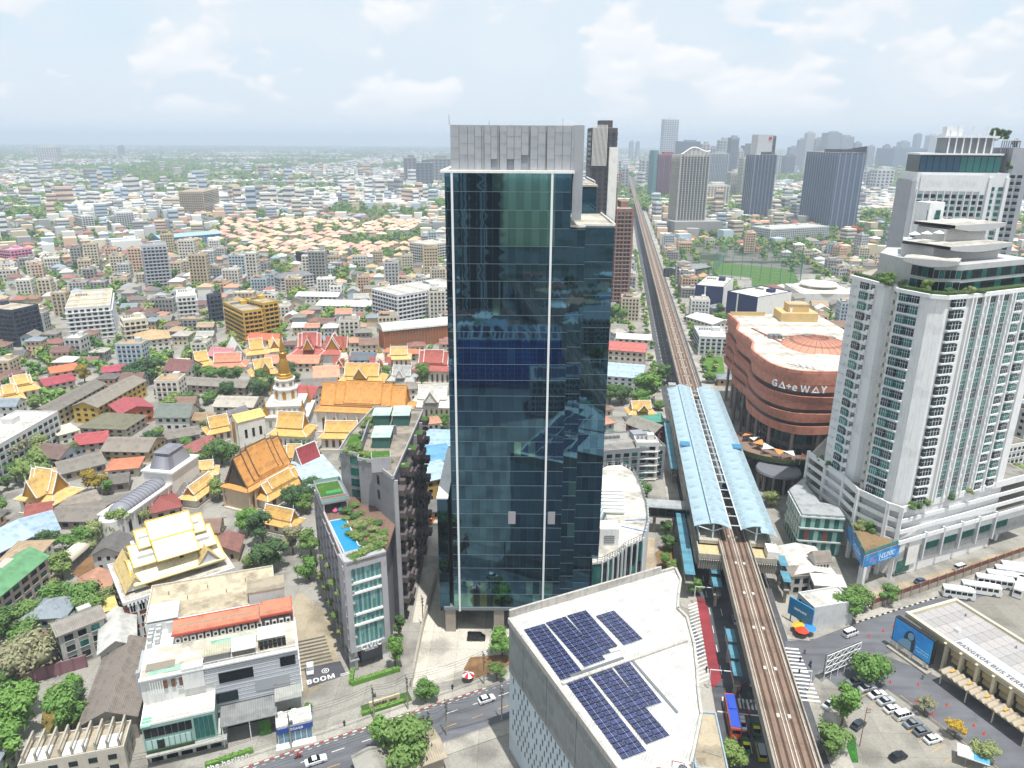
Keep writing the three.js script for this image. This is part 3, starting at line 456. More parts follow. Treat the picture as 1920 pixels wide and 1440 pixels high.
// plain house: wall, roof, gables, windows; roof axis along x or z
function house(name,label,cat,r,h,wm,rm,q={}){
  const{roof='gable',rh=Math.min(r.w,r.d)*0.28,over=0.7,axis=r.w>=r.d?'x':'z',group,win=[],sub,y=0,nomark}=q;
  const o=thing(name,label,cat,r.x,r.z,r.rot,group,y);if(!nomark)mark(r,0.8);
  bx(o,'wall',wm,0,0,0,r.w,h,r.d);
  if(roof==='flat'){bx(o,'roof',rm,0,h,0,r.w - 0.5,0.12,r.d - 0.5);for(const[x,z,w,d]of[[0,r.d / 2 - 0.12,r.w+0.06,0.28],[0,-r.d / 2+0.12,r.w+0.06,0.28],[r.w / 2 - 0.12,0,0.28,r.d - 0.5],[-r.w / 2+0.12,0,0.28,r.d - 0.5]])bx(o,'parapet',wm,x,h - 0.02,z,w,q.par??0.75,d);}
  else if(roof==='hip')part(o,'roof',hipG(r.w+over*2,r.d+over*2,rh),rm,0,h,0);
  else if(roof==='mono'){const g=tris([[[-r.w / 2 - over,0.2,r.d / 2+over],[r.w / 2+over,0.2,r.d / 2+over],[r.w / 2+over,rh,-r.d / 2 - over],[-r.w / 2 - over,rh,-r.d / 2 - over]],[[r.w / 2+over,0,r.d / 2+over],[-r.w / 2 - over,0,r.d / 2+over],[-r.w / 2 - over,rh - 0.2,-r.d / 2 - over],[r.w / 2+over,rh - 0.2,-r.d / 2 - over]]]);part(o,'roof',uvRoof(g),rm,0,h,0);}
  else{const A=axis==='x';const w=A?r.w:r.d,d=A?r.d:r.w;part(o,'roof',gableG(w+over*2,d+over*2,rh*(d+over*2)/ d),rm,0,h - rh*over / d*2+0.02,0,A?0:Math.PI / 2);for(const k of[-1,1])part(o,'gable',triG(d,rh,0.2),q.gm||wm,A?k*(w / 2 - 0.12):0,h,A?0:k*(w / 2 - 0.12),A?Math.PI / 2:0);}
  for(const[side,c,rows,o2]of win)windows(o,sideRun(r.w,r.d,side),{y0:0.4,y1:h - 0.1,cols:c,rows,stuff:true,...(o2||{})});
  if(sub)sub(o,r);return o;
}

// ---------------------------------------------------------------- shopping hall with solar roof
{
  const A=[-0.1,-130.8],B=[34.9,-147.8],o=thing('shopping_hall','pale metal hall with ribbed roof, pierced blue grey wall and solar arrays','hall',18,-120);mark(rectAt(19,-120,44,62),1);
  const pts=[A,[17.6,-92.4],[19.5,-88.3],[29,-93],[33.2,-103.5],[34.2,-110],[35.2,-115],[36.4,-122.5],[36.9,-131],[35.6,-134],[36.8,-139],[38.6,-145],[38.4,-149.5],B];
  const wallP=M('#bccad6',{t:'wall',r:0.6}),wallR=M('#8f979d',{t:'rib',b:'ribB',bs:0.05,r:0.5,m:0.2}),roofMt=ribM('#d4d4d0'),cap=M('#b8b6b2',{t:'stain',r:0.8});
  poly(o,'wall',wallP,pts,0,34.2);
  const rg=extrudeY(pts.map(([x,z])=>[x - 18,z+120]),0.5);{const p=rg.attributes.position,uv=rg.attributes.uv,c=Math.cos(1.14),s=Math.sin(1.14);for(let i=0;i<p.count;i++)uv.setXY(i,p.getX(i)*s+p.getZ(i)*c*1,p.getX(i)*c - p.getZ(i)*s);}part(o,'roof',rg,roofMt,0,34.2,0);
  for(let i=0;i<pts.length;i++){const a=pts[i],b=pts[(i+1)% pts.length],R=run(o,b,a),[x,z]=R.p(R.L / 2,-0.25),back=i===pts.length - 1;bx(o,'parapet',cap,x,33.6,z,R.L+0.1,back?2.9:i<2?1.25:1.7,0.5,R.rot);}
  // upper ribbed band of the long wall, split into three joints; slots pierced below
  const R=run(o,A,[19.5,-88.3]);const seg=[0,7,17.5,29,R.L];
  for(let i=0;i<4;i++){const L=seg[i+1]- seg[i],[x,z]=R.p((seg[i]+seg[i+1])/ 2,0.12);bx(o,'cladding_band',wallR,x,21.5,z,L - 0.18,12.4,0.22,R.rot);}
  for(let j=0;j<8;j++)for(let i=0;i<24;i++){const u=2+i*1.75+(j % 2)*0.85,y=19.4 - j*2.05;if(hash2(i*3+1,j*7)<0.16||u>R.L - 1)continue;const[x,z]=R.p(u,0.02);ub(o,'wall_slot',M('#46535d',{r:0.5}),x,y,z,0.42,1.35,0.1,R.rot);}
  // roof furniture: cross kerb between the two roof planes, cable trays
  const k1=run(o,[9.6,-110.9],[35.4,-123.6]);{const[x,z]=k1.p(k1.L / 2);bx(o,'roof_kerb',cap,x,34.7,z,k1.L,0.45,0.6,k1.rot);const[x2,z2]=k1.p(k1.L / 2 - 6,-1.2);bx(o,'cable_tray',K.steel,x2,34.75,z2,12,0.25,0.5,k1.rot);}
  const k2=run(o,[23.5,-117.6],[29.4,-104]);{const[x,z]=k2.p(k2.L / 2);bx(o,'cable_tray',K.steel,x,34.75,z,k2.L,0.25,0.45,k2.rot);}
  // service yard with chillers at the bottom edge
  bx(o,'service_deck',M('#4f8a62',{t:'stain',r:0.8}),9.5,34.72,31.2,7.5,0.12,3.2,0.45);
}
const panelM=[M('#2a3158',{r:0.16,m:0.3}),M('#303864',{r:0.16,m:0.3}),M('#262e52',{r:0.16,m:0.3})],panelEdge=M('#b9bdc4',{r:0.4,m:0.4});
{// solar arrays: each panel a part with its frame line
  const panelG=boxG(2.3,0.05,1.06),cellG=merge([bg(0,0.05,0,0.05,0.012,1.04),...[-0.27,0,0.27].map((z)=>bg(0,0.05,z,2.28,0.01,0.018))]);
  const arrays=[[[2.7,-126.7],[7.1,-128.7],14,'first'],[[7.3,-129.0],[11.6,-131.2],13,'second'],[[11.9,-131.5],[16.1,-133.4],12,'third'],[[18.0,-131.4],[22.1,-133.4],9,'isolated fourth'],[[10.2,-111.5],[14.4,-113.4],17,'first'],[[14.9,-113.6],[19.2,-115.6],16,'second'],[[19.6,-115.9],[22.9,-117.2],10,'short narrow third']];
  arrays.forEach(([a,b,n,which],k)=>{
    const dx=b[0]- a[0],dz=b[1]- a[1],L=Math.hypot(dx,dz),rot=Math.atan2(-dz,dx)+0.0,up=k<4;
    const o=thing('solar_array',`${which} solar panel strip from the long wall, ${up ? 'far' : 'near'} half of hall roof`,'solar array',a[0],a[1],rot,'solar arrays on the hall roof',34.8);
    const cols=k===6?2:2,pw=L / cols;const fr=[];
    for(let j=0;j<n;j++)for(let i=0;i<cols;i++){if(k===2&&j>10&&i===1)continue;const m=part(o,'panel',panelG,panelM[(i+j*2+k)% 3],(i+0.5)*pw,0.12,(j+0.5)*1.16);m.scale.x=(pw - 0.12)/ 2.3;const c=part(m,'cell_line',cellG,panelEdge);}
    for(const z of[0.05,n*1.16 - 0.05])bx(o,'mounting_rail',panelEdge,L / 2,0,z,L,0.1,0.08);
});
}
{// chillers and gantry on the hall's service deck
  for(const[i,u]of[[0,0],[1,2.6],[2,5.2]]){const o=thing('chiller',['leftmost white rooftop chiller with round fan at the bottom edge','middle white rooftop chiller with round fan at the bottom edge','rightmost white rooftop chiller with round fan by the bottom edge'][i],'chiller',22.6+u*0.9,-88.2 - u*0.43,0.45,'rooftop chillers',34.85);bx(o,'casing',K.whiteMetal,0,0,0,2.4,1.5,2.2);part(o,'fan_ring',new THREE.TorusGeometry(0.85,0.12,6,20).rotateX(Math.PI / 2),K.whiteMetal,0,1.55,0);part(o,'fan',cyl(0.8,0.8,0.1),K.steelD,0,1.5,0);for(let b=0;b<4;b++)bx(o,'blade',K.steel,0,1.61,0,1.5,0.03,0.2,b*0.785);}
  const g=thing('pipe_gantry','dark red pipe frames over the rooftop chillers','pipe frame',24,-90.6,0.45,undefined,34.9);for(let i=0;i<3;i++)part(g,'frame',merge([tube([-4+i*3,0,0],[-4+i*3,2,0],0.07),tube([-4+i*3,2,0],[-2.6+i*3,2,1.2],0.07),tube([-2.6+i*3,0,1.2],[-2.6+i*3,2,1.2],0.07)]),M('#8a3a3a',{r:0.5}));
  const sb=R3([35.14,-121.47],[41.03,-120.66],[42.79,-128.4]);
  const r=rectAt(38.2,-113.5,6,14.5,-0.1);house('stairhouse_block','small pale blue plaster block with dirty flat roof beside the hall','building',r,19.5,wallM('#93aab8'),flatM('#b3a893'),{roof:'flat',par:0.5,sub:(o)=>{bx(o,'annexe',M('#b7a88c',{t:'roofc'}),1,0,11,6,15,7.6);bx(o,'roof_hatch',K.white,-1,20,-5,1.4,0.4,1.4);part(o,'pipe',tube([-1,20.3,3],[2.4,20.3,4.2],0.07),K.steel);}});
  const d=thing('satellite_dish','white satellite dish on the roof of the pale blue block','satellite dish',41.2,-103.5,0.4,undefined,15);part(d,'dish',new THREE.SphereGeometry(0.7,14,6,0,6.28,0,0.9).rotateX(1.1),K.whiteMetal,0,1.0,0);part(d,'mast',cyl(0.05,0.05,1),K.steel);
}

// ---------------------------------------------------------------- dark grey condominium with rooftop pool
{
  const o=thing('condominium','dark grey wedge shaped condominium with rooftop pool and planted balconies','condominium',-40,-190);
  const g1=wallM('#a9a9ad'),g2=wallM('#8d8d93'),brown=wallM('#5c5454'),darkS=M('#77757b',{r:0.7}),tealG=['#7fa9a5','#5f8f90','#93b8b2','#4f8084'].map((c)=>M(c,{r:0.1,m:0.25})),turf=M('#5d8c40',{t:'grass',r:1}),deck=M('#7c6458',{t:'stain',r:0.9});
  const low=[[-40.4,-154.7],[-31.1,-160.1],[-31,-176],[-42,-189],[-48.8,-199],[-57.7,-193.3]];mark(rectAt(-40,-190,24,76,0.2),1);
  poly(o,'podium_core',darkS,[[-39,-159.5],[-32.6,-163],[-32.6,-177],[-48,-197],[-54.5,-190.5]],0,31.4);
  poly(o,'roof_deck',deck,low,31.4,0.8);
  // frame of the front: surround of pale concrete with glazed bands
  const F=run(o,low[0],low[1]);const fx=(u,out,y,w,h,d,m,n)=>{const[x,z]=F.p(u,out);return bx(o,n,m,x,y,z,w,h,d,F.rot);};
  fx(F.L / 2,-2.4,6.2,F.L,1.3,4.8,g1,'front_beam');fx(F.L / 2,-2.4,30.2,F.L,2.4,4.8,g1,'front_beam');fx(0.75,-2.4,7.5,1.5,22.7,4.8,g1,'front_pier');fx(F.L - 0.75,-2.4,7.5,1.5,22.7,4.8,g1,'front_pier');
  const rows=[[8.2,6.0],[14.9,2.9],[18.5,5.3],[24.4,2.2],[27.2,0]].slice(0,4),bands=[[7.6,5.8],[14.0,2.5],[17.1,5.6],[23.3,2.3],[26.2,4.0]];let kk=0;
  for(const[y,h]of bands){const n=13;for(let i=0;i<n;i++){const w=(F.L - 3)/ n,[x,z]=F.p(1.5+(i+0.5)*w,-0.7+0.04*((i*5+kk)% 3));const split=(i*3+kk)% 4===1?h*0.5:h;ub(o,'glass_strip',tealG[(i*7+kk*3)% 4],x,y,z,w - 0.05,split,0.1,F.rot);if(split<h)ub(o,'glass_strip',tealG[(i+kk)% 3],x,y+split+0.04,z,w - 0.05,h - split - 0.04,0.1,F.rot);}fx(F.L / 2,-0.5,y+h+0.05,F.L - 3,0.5,0.7,K.white,'band_slab');kk++;}
  fx(F.L / 2,-3.6,0,F.L - 2,6.2,0.3,K.glassD,'lobby_glass');for(const u of[1.2,F.L - 1.2])fx(u,-1.4,0,1.6,6.2,0.5,K.white,'lobby_pier');letters(o,'lettering','CIVIC',1.5,0.25,K.whiteMetal,...(([x,z])=>[x,6.4,z])(F.p(F.L*0.5,0.15)),F.rot);letters(o,'lettering','HORIZON',0.55,0.15,K.whiteMetal,...(([x,z])=>[x,5.7,z])(F.p(F.L*0.5,0.1)),F.rot);
  // left flank: pale slab edges and fins in front of a dark recess, planted balconies
  const Lf=run(o,[-57.7,-193.3],low[0]);
  for(let j=0;j<9;j++){const[x,z]=Lf.p(Lf.L / 2,-0.9);bx(o,'floor_slab',g2,x,3.4+j*3.35,z,Lf.L - 0.4,0.35,2.4,Lf.rot);}
  for(let i=0;i<8;i++){const[x,z]=Lf.p(1+i*(Lf.L - 2)/ 7,-0.35);bx(o,'flank_fin',g1,x,0,z,0.7,31.2,1.3,Lf.rot);}{const[x,z]=Lf.p(Lf.L / 2,-0.3);bx(o,'flank_parapet',g1,x,31.0,z,Lf.L,1.9,0.5,Lf.rot);}
  for(let j=1;j<9;j++)for(let i=0;i<7;i++){const[x,z]=Lf.p(3.8+i*(Lf.L - 2)/ 7,-0.2);if((i+j)% 2)bx(o,'balcony_front',brown,x,3.7+j*3.35 - 3.35+0.02,z,3.6,1.0,0.3,Lf.rot);else ub(o,'window',K.glassG,...(([a,b])=>[a,1.2+j*3.35+0.4,b])(Lf.p(3.8+i*(Lf.L - 2)/ 7,-1.7)),3.4,2.3,0.1,Lf.rot);}
{const[x,z]=F.p(F.L / 2,-0.2);bx(o,'pool_parapet',g1,x,31.8,z,F.L,0.9,0.35,F.rot);}
  // pool with mosaic floor and water
  const poolP=[[-49.0,-175.4],[-44.8,-177.2],[-38.6,-163.2],[-34.0,-160.6],[-36.6,-158.6],[-40.4,-157.4]];poly(o,'pool_basin',M('#2c86b8',{t:'tile',r:0.5}),poolP,32.1,0.14);poly(o,'pool_water',M('#2f9fd0',{r:0.04,transparent:true,opacity:0.55}),poolP,32.25,0.22);
  for(let i=0;i<poolP.length;i++){const R=run(o,poolP[i],poolP[(i+1)% poolP.length]),[x,z]=R.p(R.L / 2);bx(o,'pool_kerb',M('#c9c7c0',{r:0.6}),x,32.1,z,R.L,0.5,0.3,R.rot);}
  // pavilion with turf roof over the deck
  const pv=rectAt(-50.8,-186.6,7.2,13,0.42),pp=(x,z)=>{const q=toWorld(pv,x,z);return[q[0]+40,q[1]+190];};
{const[x,z]=pp(0,0);bx(o,'pavilion_roof',g2,x,35.4,z,7.6,0.5,13.4,0.42);bx(o,'pavilion_turf',turf,...(([a,b])=>[a,35.9,b])(pp(-0.2,-1.4)),6.2,0.12,8.4,0.42);bx(o,'pavilion_terrace',deck,...(([a,b])=>[a,35.9,b])(pp(0,4.8)),6.8,0.08,3,0.42);for(const[a,b]of[[-3.2,6],[3.2,6],[-3.2,-6],[3.2,-6]])bx(o,'pavilion_post',K.whiteMetal,...(([p,q])=>[p,32.2,q])(pp(a,b)),0.25,3.2,0.25);for(const[a,b,w,d]of[[0,6.6,7.4,0.06],[-3.7,0,0.06,13],[3.7,0,0.06,13],[0,-6.6,7.4,0.06]])bx(o,'glass_balustrade',M('#9db8b0',{r:0.1,m:0.2}),...(([p,q])=>[p,35.9,q])(pp(a,b)),w,1.0,d,0.42);for(const z2 of[1.6,2.4])bx(o,'turf_bench',M('#4a9a58',{r:0.8}),...(([p,q])=>[p,36,q])(pp(0.3,z2)),4.2,0.6,0.5,0.42);}
  // tall rear block
  const hi=[[-48.8,-191.4],[-42.6,-188.9],[-42.4,-186],[-38.2,-184.6],[-34.2,-178.6],[-31.0,-174.3],[-29.2,-224],[-45.2,-227],[-48.5,-203]];poly(o,'tower_block',g2,hi,0,45.6);poly(o,'tower_roof',M('#9d968c',{t:'roofc',r:0.9}),hi,45.6,0.3);
  for(let i=0;i<hi.length;i++){const R=run(o,hi[(i+1)% hi.length],hi[i]),[x,z]=R.p(R.L / 2,-0.15);bx(o,'roof_parapet',g1,x,45.6,z,R.L,1.0,0.3,R.rot);}
  bx(o,'stair_tower',g1,4.9,45.6,9.2,5.2,4.2,4.4,0.2);bx(o,'stair_turf',turf,4.9,49.8,9.2,4.8,0.1,4.0,0.2);
  for(const[x,z,w,d]of[[2.4,-8,5,8.5],[-0.5,-24.5,5,6.5],[5.5,-25.5,5,8.5]]){bx(o,'roof_hut',M('#3f6a63',{t:'wall'}),x,45.9,z,w,3.4,d,0.05);bx(o,'hut_roof',ribM('#b9d4cc'),x,49.3,z,w+0.6,0.15,d+0.6,0.05);}
  bx(o,'roof_turf',turf,-5.8,45.95,-9.5,4.6,0.1,9,0.02);bx(o,'roof_turf',turf,-1,45.95,-33.8,10,0.1,4.2);bx(o,'roof_wall',g2,-3,45.9,-10,0.4,3,16,0.06);bx(o,'roof_wall',g2,3,45.9,-14,5,3,0.4,0.06);
  part(o,'satellite_dish',new THREE.SphereGeometry(1.7,16,6,0,6.28,0,0.9).rotateX(Math.PI),K.steelD,-4,49,-11);part(o,'dish_mast',cyl(0.1,0.1,3),K.steelD,-4,45.9,-11);part(o,'satellite_dish',new THREE.SphereGeometry(0.8,12,6,0,6.28,0,0.9).rotateX(2.4),M('#5a8f9b',{r:0.5}),-2.2,48,-11.4);
  // front faces of the tall block: openings
  const T1=run(o,hi[4],hi[5]);for(let j=0;j<2;j++){const[x,z]=run(o,hi[3],hi[4]).p(3.2,0.04);ub(o,'dark_opening',K.glassD,x,36+j*4.4,z,1.5,2.6,0.1,run(o,hi[3],hi[4]).rot);}
  for(let j=0;j<4;j++){const R=run(o,hi[0],hi[1]),[x,z]=R.p(R.L - 2,0.05);ub(o,'window',K.glassG,x,32.6+j*3.4,z,2.6,2.2,0.12,R.rot);}
  // right flank: stacked brown balcony boxes, staggered, with turf caps and plants
  const Rt=run(o,hi[5],hi[6]);for(let j=0;j<13;j++)for(let i=0;i<8;i++){if(j>11&&i % 2===0)continue;const u=3.5+i*5.9+(j % 2?0:1.4),out=0.9+((i+j)% 2?0.5:0);const[x,z]=Rt.p(u,out - 0.3);bx(o,'balcony_box',brown,x,3+j*3.35,z,3.4,1.6,2*out,Rt.rot);const[gx,gz]=Rt.p(u+2.9,0.05);ub(o,'window',K.glass,gx,3.2+j*3.35,gz,2.2,2.4,0.12,Rt.rot);if(j===12){const[tx,tz]=Rt.p(u,out - 0.3);bx(o,'turf_cap',turf,tx,4.62+j*3.35,tz,3.0,0.1,2*out - 0.4,Rt.rot);}}
  for(let i=0;i<5;i++){const[x,z]=Rt.p(0.6+i*10.4,0.5);bx(o,'flank_pier',g1,x,0,z,0.6,45,1.2,Rt.rot);}
  // planting on roof, pool edge and balconies
  const bush=(x,y,z,s,m,v)=>{const b=part(o,'planting',crowns[v % 5],m,x,y,z,v*1.3);b.scale.set(s,s*0.8,s);};
  for(const[i,[X,Z]]of[[-43.6,-172.5],[-41.6,-168.5],[-39.5,-166.5],[-37.4,-163.8],[-35.2,-162.2],[-33.6,-161.6],[-44.6,-176.8],[-42.4,-177.5],[-40.6,-174],[-37.6,-168.6],[-35.2,-166],[-45.2,-180.6],[-46.4,-184],[-38.6,-157.9],[-36.6,-159.4],[-39.4,-171.2],[-36,-171],[-33.5,-168],[-38.5,-176],[-35.5,-174.5],[-33,-164.5],[-41.5,-180],[-44,-184]].entries())bush(X+40,31.6,Z+190,0.38+0.09*(i % 3),leafM[[4,0,2,1][i % 4]],i);
  for(const[i,[x,z,s]]of[[-5,-1.2,0.72],[-1,1.2,0.6],[2.2,2.4,0.6],[4.6,3.6,0.5],[6.6,5.6,0.45],[0.6,3.8,0.5],[-4.4,-20,0.6],[-4.6,-24,0.65],[-1.5,-21,0.35]].entries())bush(x,44.8,z,s,leafM[[0,2,5][i % 3]],i);
  for(let j=1;j<12;j++)for(let i=0;i<8;i++)if((i*5+j*3)% 4===0){const[x,z]=Rt.p(5.8+i*5.9,1.1);bush(x,3.6+j*3.35,z,0.3+0.1*((i+j)% 2),leafM[(i+j)% 6],i+j);}
  for(let i=0;i<11;i++){const[x,z]=Lf.p(4+((i*7.3)%(Lf.L - 7)),0.5);bush(x,5+((i*11.3)% 22),z,0.36,leafM[[2,4,0][i % 3]],i);}
}
{// furniture on the pool deck
  for(const[i,c]of['#c05a78','#3f86a0','#c05a78'].entries()){const o=thing('bean_bag',['pink bean bag nearest the edge under the rooftop pavilion','blue bean bag under the rooftop pavilion','pink bean bag beyond the blue one under the rooftop pavilion'][i],'bean bag',-48.6+i*1.3,-180.9 - i*0.7,0,'bean bags by the rooftop pool',32.2);const m=part(o,'cushion',new THREE.SphereGeometry(0.75,12,8),M(c,{r:0.9}),0,0.5,0);m.scale.y=0.75;part(o,'cushion_back',new THREE.SphereGeometry(0.5,10,8),M(c,{r:0.9}),0.1,0.95,-0.3);}
}

// ---------------------------------------------------------------- white commercial building behind hedge sign
{
  const o=thing('commercial_building','long white stepped commercial building with louvred front and green roof patches','commercial building',-79.4,-126.7,0.34);mark(rectAt(-70,-146,38,48,0.34),1);
  const w=wallM('#cfd2d3'),lou=M('#c3c6ca',{r:0.45,m:0.15}),rf=flatM('#cfcabd'),greenP=M('#8fbfae',{t:'roofc',r:0.85}),steel=K.whiteMetal;
  bx(o,'main_block',w,16.7,0,-14,33.4,17.4,17.5);bx(o,'main_roof',rf,16.7,17.4,-10.4,32.8,0.15,10.2);bx(o,'roof_patch',greenP,19,17.56,-12.3,9.5,0.02,3.6);bx(o,'roof_patch',greenP,7,17.56,-6.8,11,0.02,1.6);bx(o,'roof_patch',M('#8a857a',{t:'roofc'}),4,17.57,-8.6,6,0.02,2.8);bx(o,'roof_patch',M('#9d988c',{t:'roofc'}),25,17.57,-11.6,7,0.02,2.6);
  bx(o,'rear_block',w,14.5,0,-31,30,19.4,16.4);bx(o,'rear_roof',flatM('#c4b9a2'),14.5,19.4,-31.3,29.4,0.2,15.6);for(const[x,z,ww,d]of[[14.5,-39.1,30,0.3],[-0.35,-31,0.3,16],[29.3,-31,0.3,16]])bx(o,'roof_kerb',M('#c9c4b6',{t:'stain'}),x,19.4,z,ww,0.7,d);
  bx(o,'white_roof',ribM('#d6d8da'),3.4,19.9,-26.5,7,0.2,7.5);bx(o,'penthouse',wallM('#c2c2bf'),27.5,19.4,-25.6,8.4,3.2,5);bx(o,'penthouse_roof',M('#a59c8b',{t:'roofc'}),27.5,22.6,-26,9,0.3,6);
  for(let i=0;i<6;i++)uc(o,'roof_vent',M('#9c8d78'),4+i*4.6,19.6,-34+(i % 2)*3.5,0.13,1.1);
  for(let i=0;i<8;i++)ub(o,'rusty_post',M('#b8764a',{r:0.9}),22+i*0.8,19.6,-28.4,0.12,0.9+(i % 3)*0.3,0.12);
  // terracotta plant roof over condensers
  const terr=M('#c98468',{t:'rib',r:0.6}),rim=M('#b04a3a',{r:0.6});bx(o,'plant_roof',terr,15.8,20.2,-18.2,19.4,0.25,5.6);bx(o,'plant_roof',terr,29.4,20.6,-18.6,7.4,0.25,6);for(const[x,y,z,ww]of[[15.8,19.85,-15.3,19.6],[29.4,20.25,-15.5,7.6],[15.8,20.1,-21.1,19.6]])bx(o,'roof_rim',rim,x,y,z,ww,0.5,0.2);bx(o,'roof_rim',rim,33.2,18,-18.6,0.2,3,6);bx(o,'plant_wall',w,18.5,17.5,-20.9,28,2.8,0.3);
  for(let i=0;i<9;i++)bx(o,'roof_slot',M('#8d7f6c'),8+i*1.9,20.47,-18.3,1.5,0.02,0.6);
  for(let i=0;i<12;i++){const c=bx(o,'condenser',M('#c9c9c4',{r:0.5}),7.2+i*1.65,17.6,-15.9,1.15,1.5,0.8);part(c,'fan',cyl(0.38,0.38,0.05,12),K.black,0,0.8,0.4,0,Math.PI / 2);}
  for(let i=0;i<4;i++){const c=bx(o,'condenser',M('#c9c9c4',{r:0.5}),27.2+i*1.6,17.6,-15.9,1.1,1.4,0.8);part(c,'fan',cyl(0.38,0.38,0.05,12),K.black,0,0.75,0.4,0,Math.PI / 2);}
  // louvred front: each slat a part
  for(let j=0;j<22;j++){const y=6.4+j*0.52;bx(o,'louvre_slat',lou,24 -(j>12?3.7:0),y,-5.0+0.05*(j % 2),(j>12?26:18.6),0.34,0.3);}
  for(const[x,y,ww,h]of[[15.6,12.5,7.4,2.6],[19.6,12.5,0,0],[30.6,13.6,3.4,2.4]])if(ww){bx(o,'window',K.glassD,x+(x>30?0.4:4),y,-4.72,ww,h,0.16);}
  bx(o,'window',K.glass,17,7.2,-4.7,5,2.6,0.16);bx(o,'mural',canvasMat(256,96,(c,W,H_)=>{c.fillStyle='#9a9da0';c.fillRect(0,0,W,H_);c.strokeStyle='#5b4a44';c.lineWidth=4;for(let i=0;i<22;i++){c.beginPath();c.arc(20+i*11,48+22*Math.sin(i*1.9),9+(i % 3)*5,0,5);c.stroke();}}),27.2,8.4,-4.68,7.6,2.9,0.12);
  bx(o,'roof_ledge',w,16.7,17.3,-4.9,33.6,0.35,1.0);for(let i=0;i<14;i++)ub(o,'rail_post',steel,9+i*1.85,17.6,-4.7,0.09,1.1,0.09);bx(o,'hand_rail',steel,21,18.7,-4.7,25,0.09,0.09);bx(o,'hand_rail',steel,33.3,18.7,-10,0.09,0.09,10);
  // roof terrace sheds
  bx(o,'terrace_shed',M('#8f8f8c',{r:0.8}),16,17.5,-7.4,5.4,2.2,3.2);bx(o,'shed_roof',ribM('#b8b49a'),16,19.8,-7.4,5.8,0.15,4);bx(o,'shed_roof',ribM('#dadde0'),21.8,19.6,-8,5.4,0.15,5.2);bx(o,'shed_roof',ribM('#e4e6e8'),28,20.2,-9.4,6.2,0.15,4.8);for(let i=0;i<6;i++)ub(o,'glazed_bay',K.glassD,25.6+i*1.0,17.6,-6.9,0.85,2.2,0.1);for(const x of[19.2,24.4])for(const z of[-5.6,-10.4])ub(o,'shed_post',steel,x,17.5,z,0.12,2.1,0.12);
  bx(o,'stair_house',w,10.8,13,-5.6,4.4,5.4,2.2);for(let i=0;i<3;i++)bx(o,'door',K.wood,5+i*1.6,14.2,-4.85,0.8,2,0.1);for(let i=0;i<6;i++)ub(o,'truss_bar',steel,2+i*0.5,13.4,-4.6,0.12,3.2,0.12);
  // lower front block with glazed first floor
  bx(o,'front_block',M('#8fb0a8',{t:'wall',r:0.6}),7.4,3.4,-2.4,14.6,7.0,7.6);bx(o,'front_roof',flatM('#dcdbd4'),7.4,10.4,-2.4,14.4,0.15,7.4);bx(o,'roof_patch',M('#6fb59a',{t:'roofc'}),1,10.57,0.4,2,0.02,3);for(const[x,z,ww,d]of[[7.4,1.35,14.8,0.25],[0.15,-2.4,0.25,7.4],[14.7,-2.4,0.25,7.4]])bx(o,'roof_kerb',K.white,x,10.4,z,ww,0.55,d);for(let i=0;i<17;i++)ub(o,'rail_post',steel,0.3+i*0.88,10.9,1.35,0.06,0.9,0.06);bx(o,'hand_rail',steel,7.4,11.8,1.35,14.4,0.07,0.07);
  for(let i=0;i<7;i++)ub(o,'pane',K.glassD,1.1+i*1.36,7.3,1.5,1.28,2.3,0.1);for(let i=0;i<4;i++)ub(o,'pane',K.glassG,10.8+i*1.0,4.2,1.5,0.92,5.6,0.1);for(let i=0;i<8;i++){ub(o,'pane',M('#a5c4bd',{r:0.15}),1.1+i*1.12,4.0,1.5,1.0,2.5,0.1);ub(o,'fin',K.dark,1.66+i*1.12,4.0,1.6,0.09,2.6,0.14);}bx(o,'planter',M('#3e5c3b',{t:'grass'}),5.2,3.6,1.8,9.6,0.5,0.5);bx(o,'shop_emblem',K.black,3.4,4.2,1.68,1.5,2.1,0.06);
  bx(o,'ground_floor',M('#b5bdb8',{t:'wall'}),8.4,0,-2.6,16,3.4,6.6);for(let i=0;i<5;i++){const g=part(o,'arched_window',new THREE.CircleGeometry(1.15,20,0,Math.PI),K.glassD,2.0+i*3.0,1.3,0.78);ub(o,'shop_window',K.glassD,2.0+i*3.0,0.1,0.72,2.3,1.2,0.1);}bx(o,'fascia',M('#a9aca8',{t:'stain'}),8.4,3.1,1.9,16.4,0.35,1.9);
  bx(o,'awning',ribM('#8c8f90'),21.5,5.8,-1.8,12.2,0.25,7.2);for(const x of[15.8,21.5,27.2])ub(o,'awning_post',steel,x,0,1.4,0.18,5.8,0.18);bx(o,'green_wall',M('#4a8a35',{t:'grass',r:1}),24.6,0,0.4,2.6,4.2,0.4);bx(o,'shopfront',K.glassD,20,0,-4.6,11,4.6,0.4);bx(o,'side_roof',ribM('#a8aba6'),30.3,7.6,-2.6,6,0.2,4.6);
  bx(o,'service_duct',M('#b9bbbd',{r:0.4,m:0.4}),-0.6,14,-15.5,1.4,1.2,7);bx(o,'service_duct',M('#aeb0b2',{r:0.4,m:0.4}),-0.7,11,-9,1,6,1.2);for(let i=0;i<8;i++)bx(o,'condenser',M('#b6b8b6',{r:0.5}),1.0+(i % 2)*1.6,17.5+(i % 3)*0.2,-16.4 - i*0.9,1.1,1.2,0.8);
  for(let j=0;j<3;j++)bx(o,'flank_slab',w,33.5,4.5+j*4.5,-14,0.4,0.4,17);
}
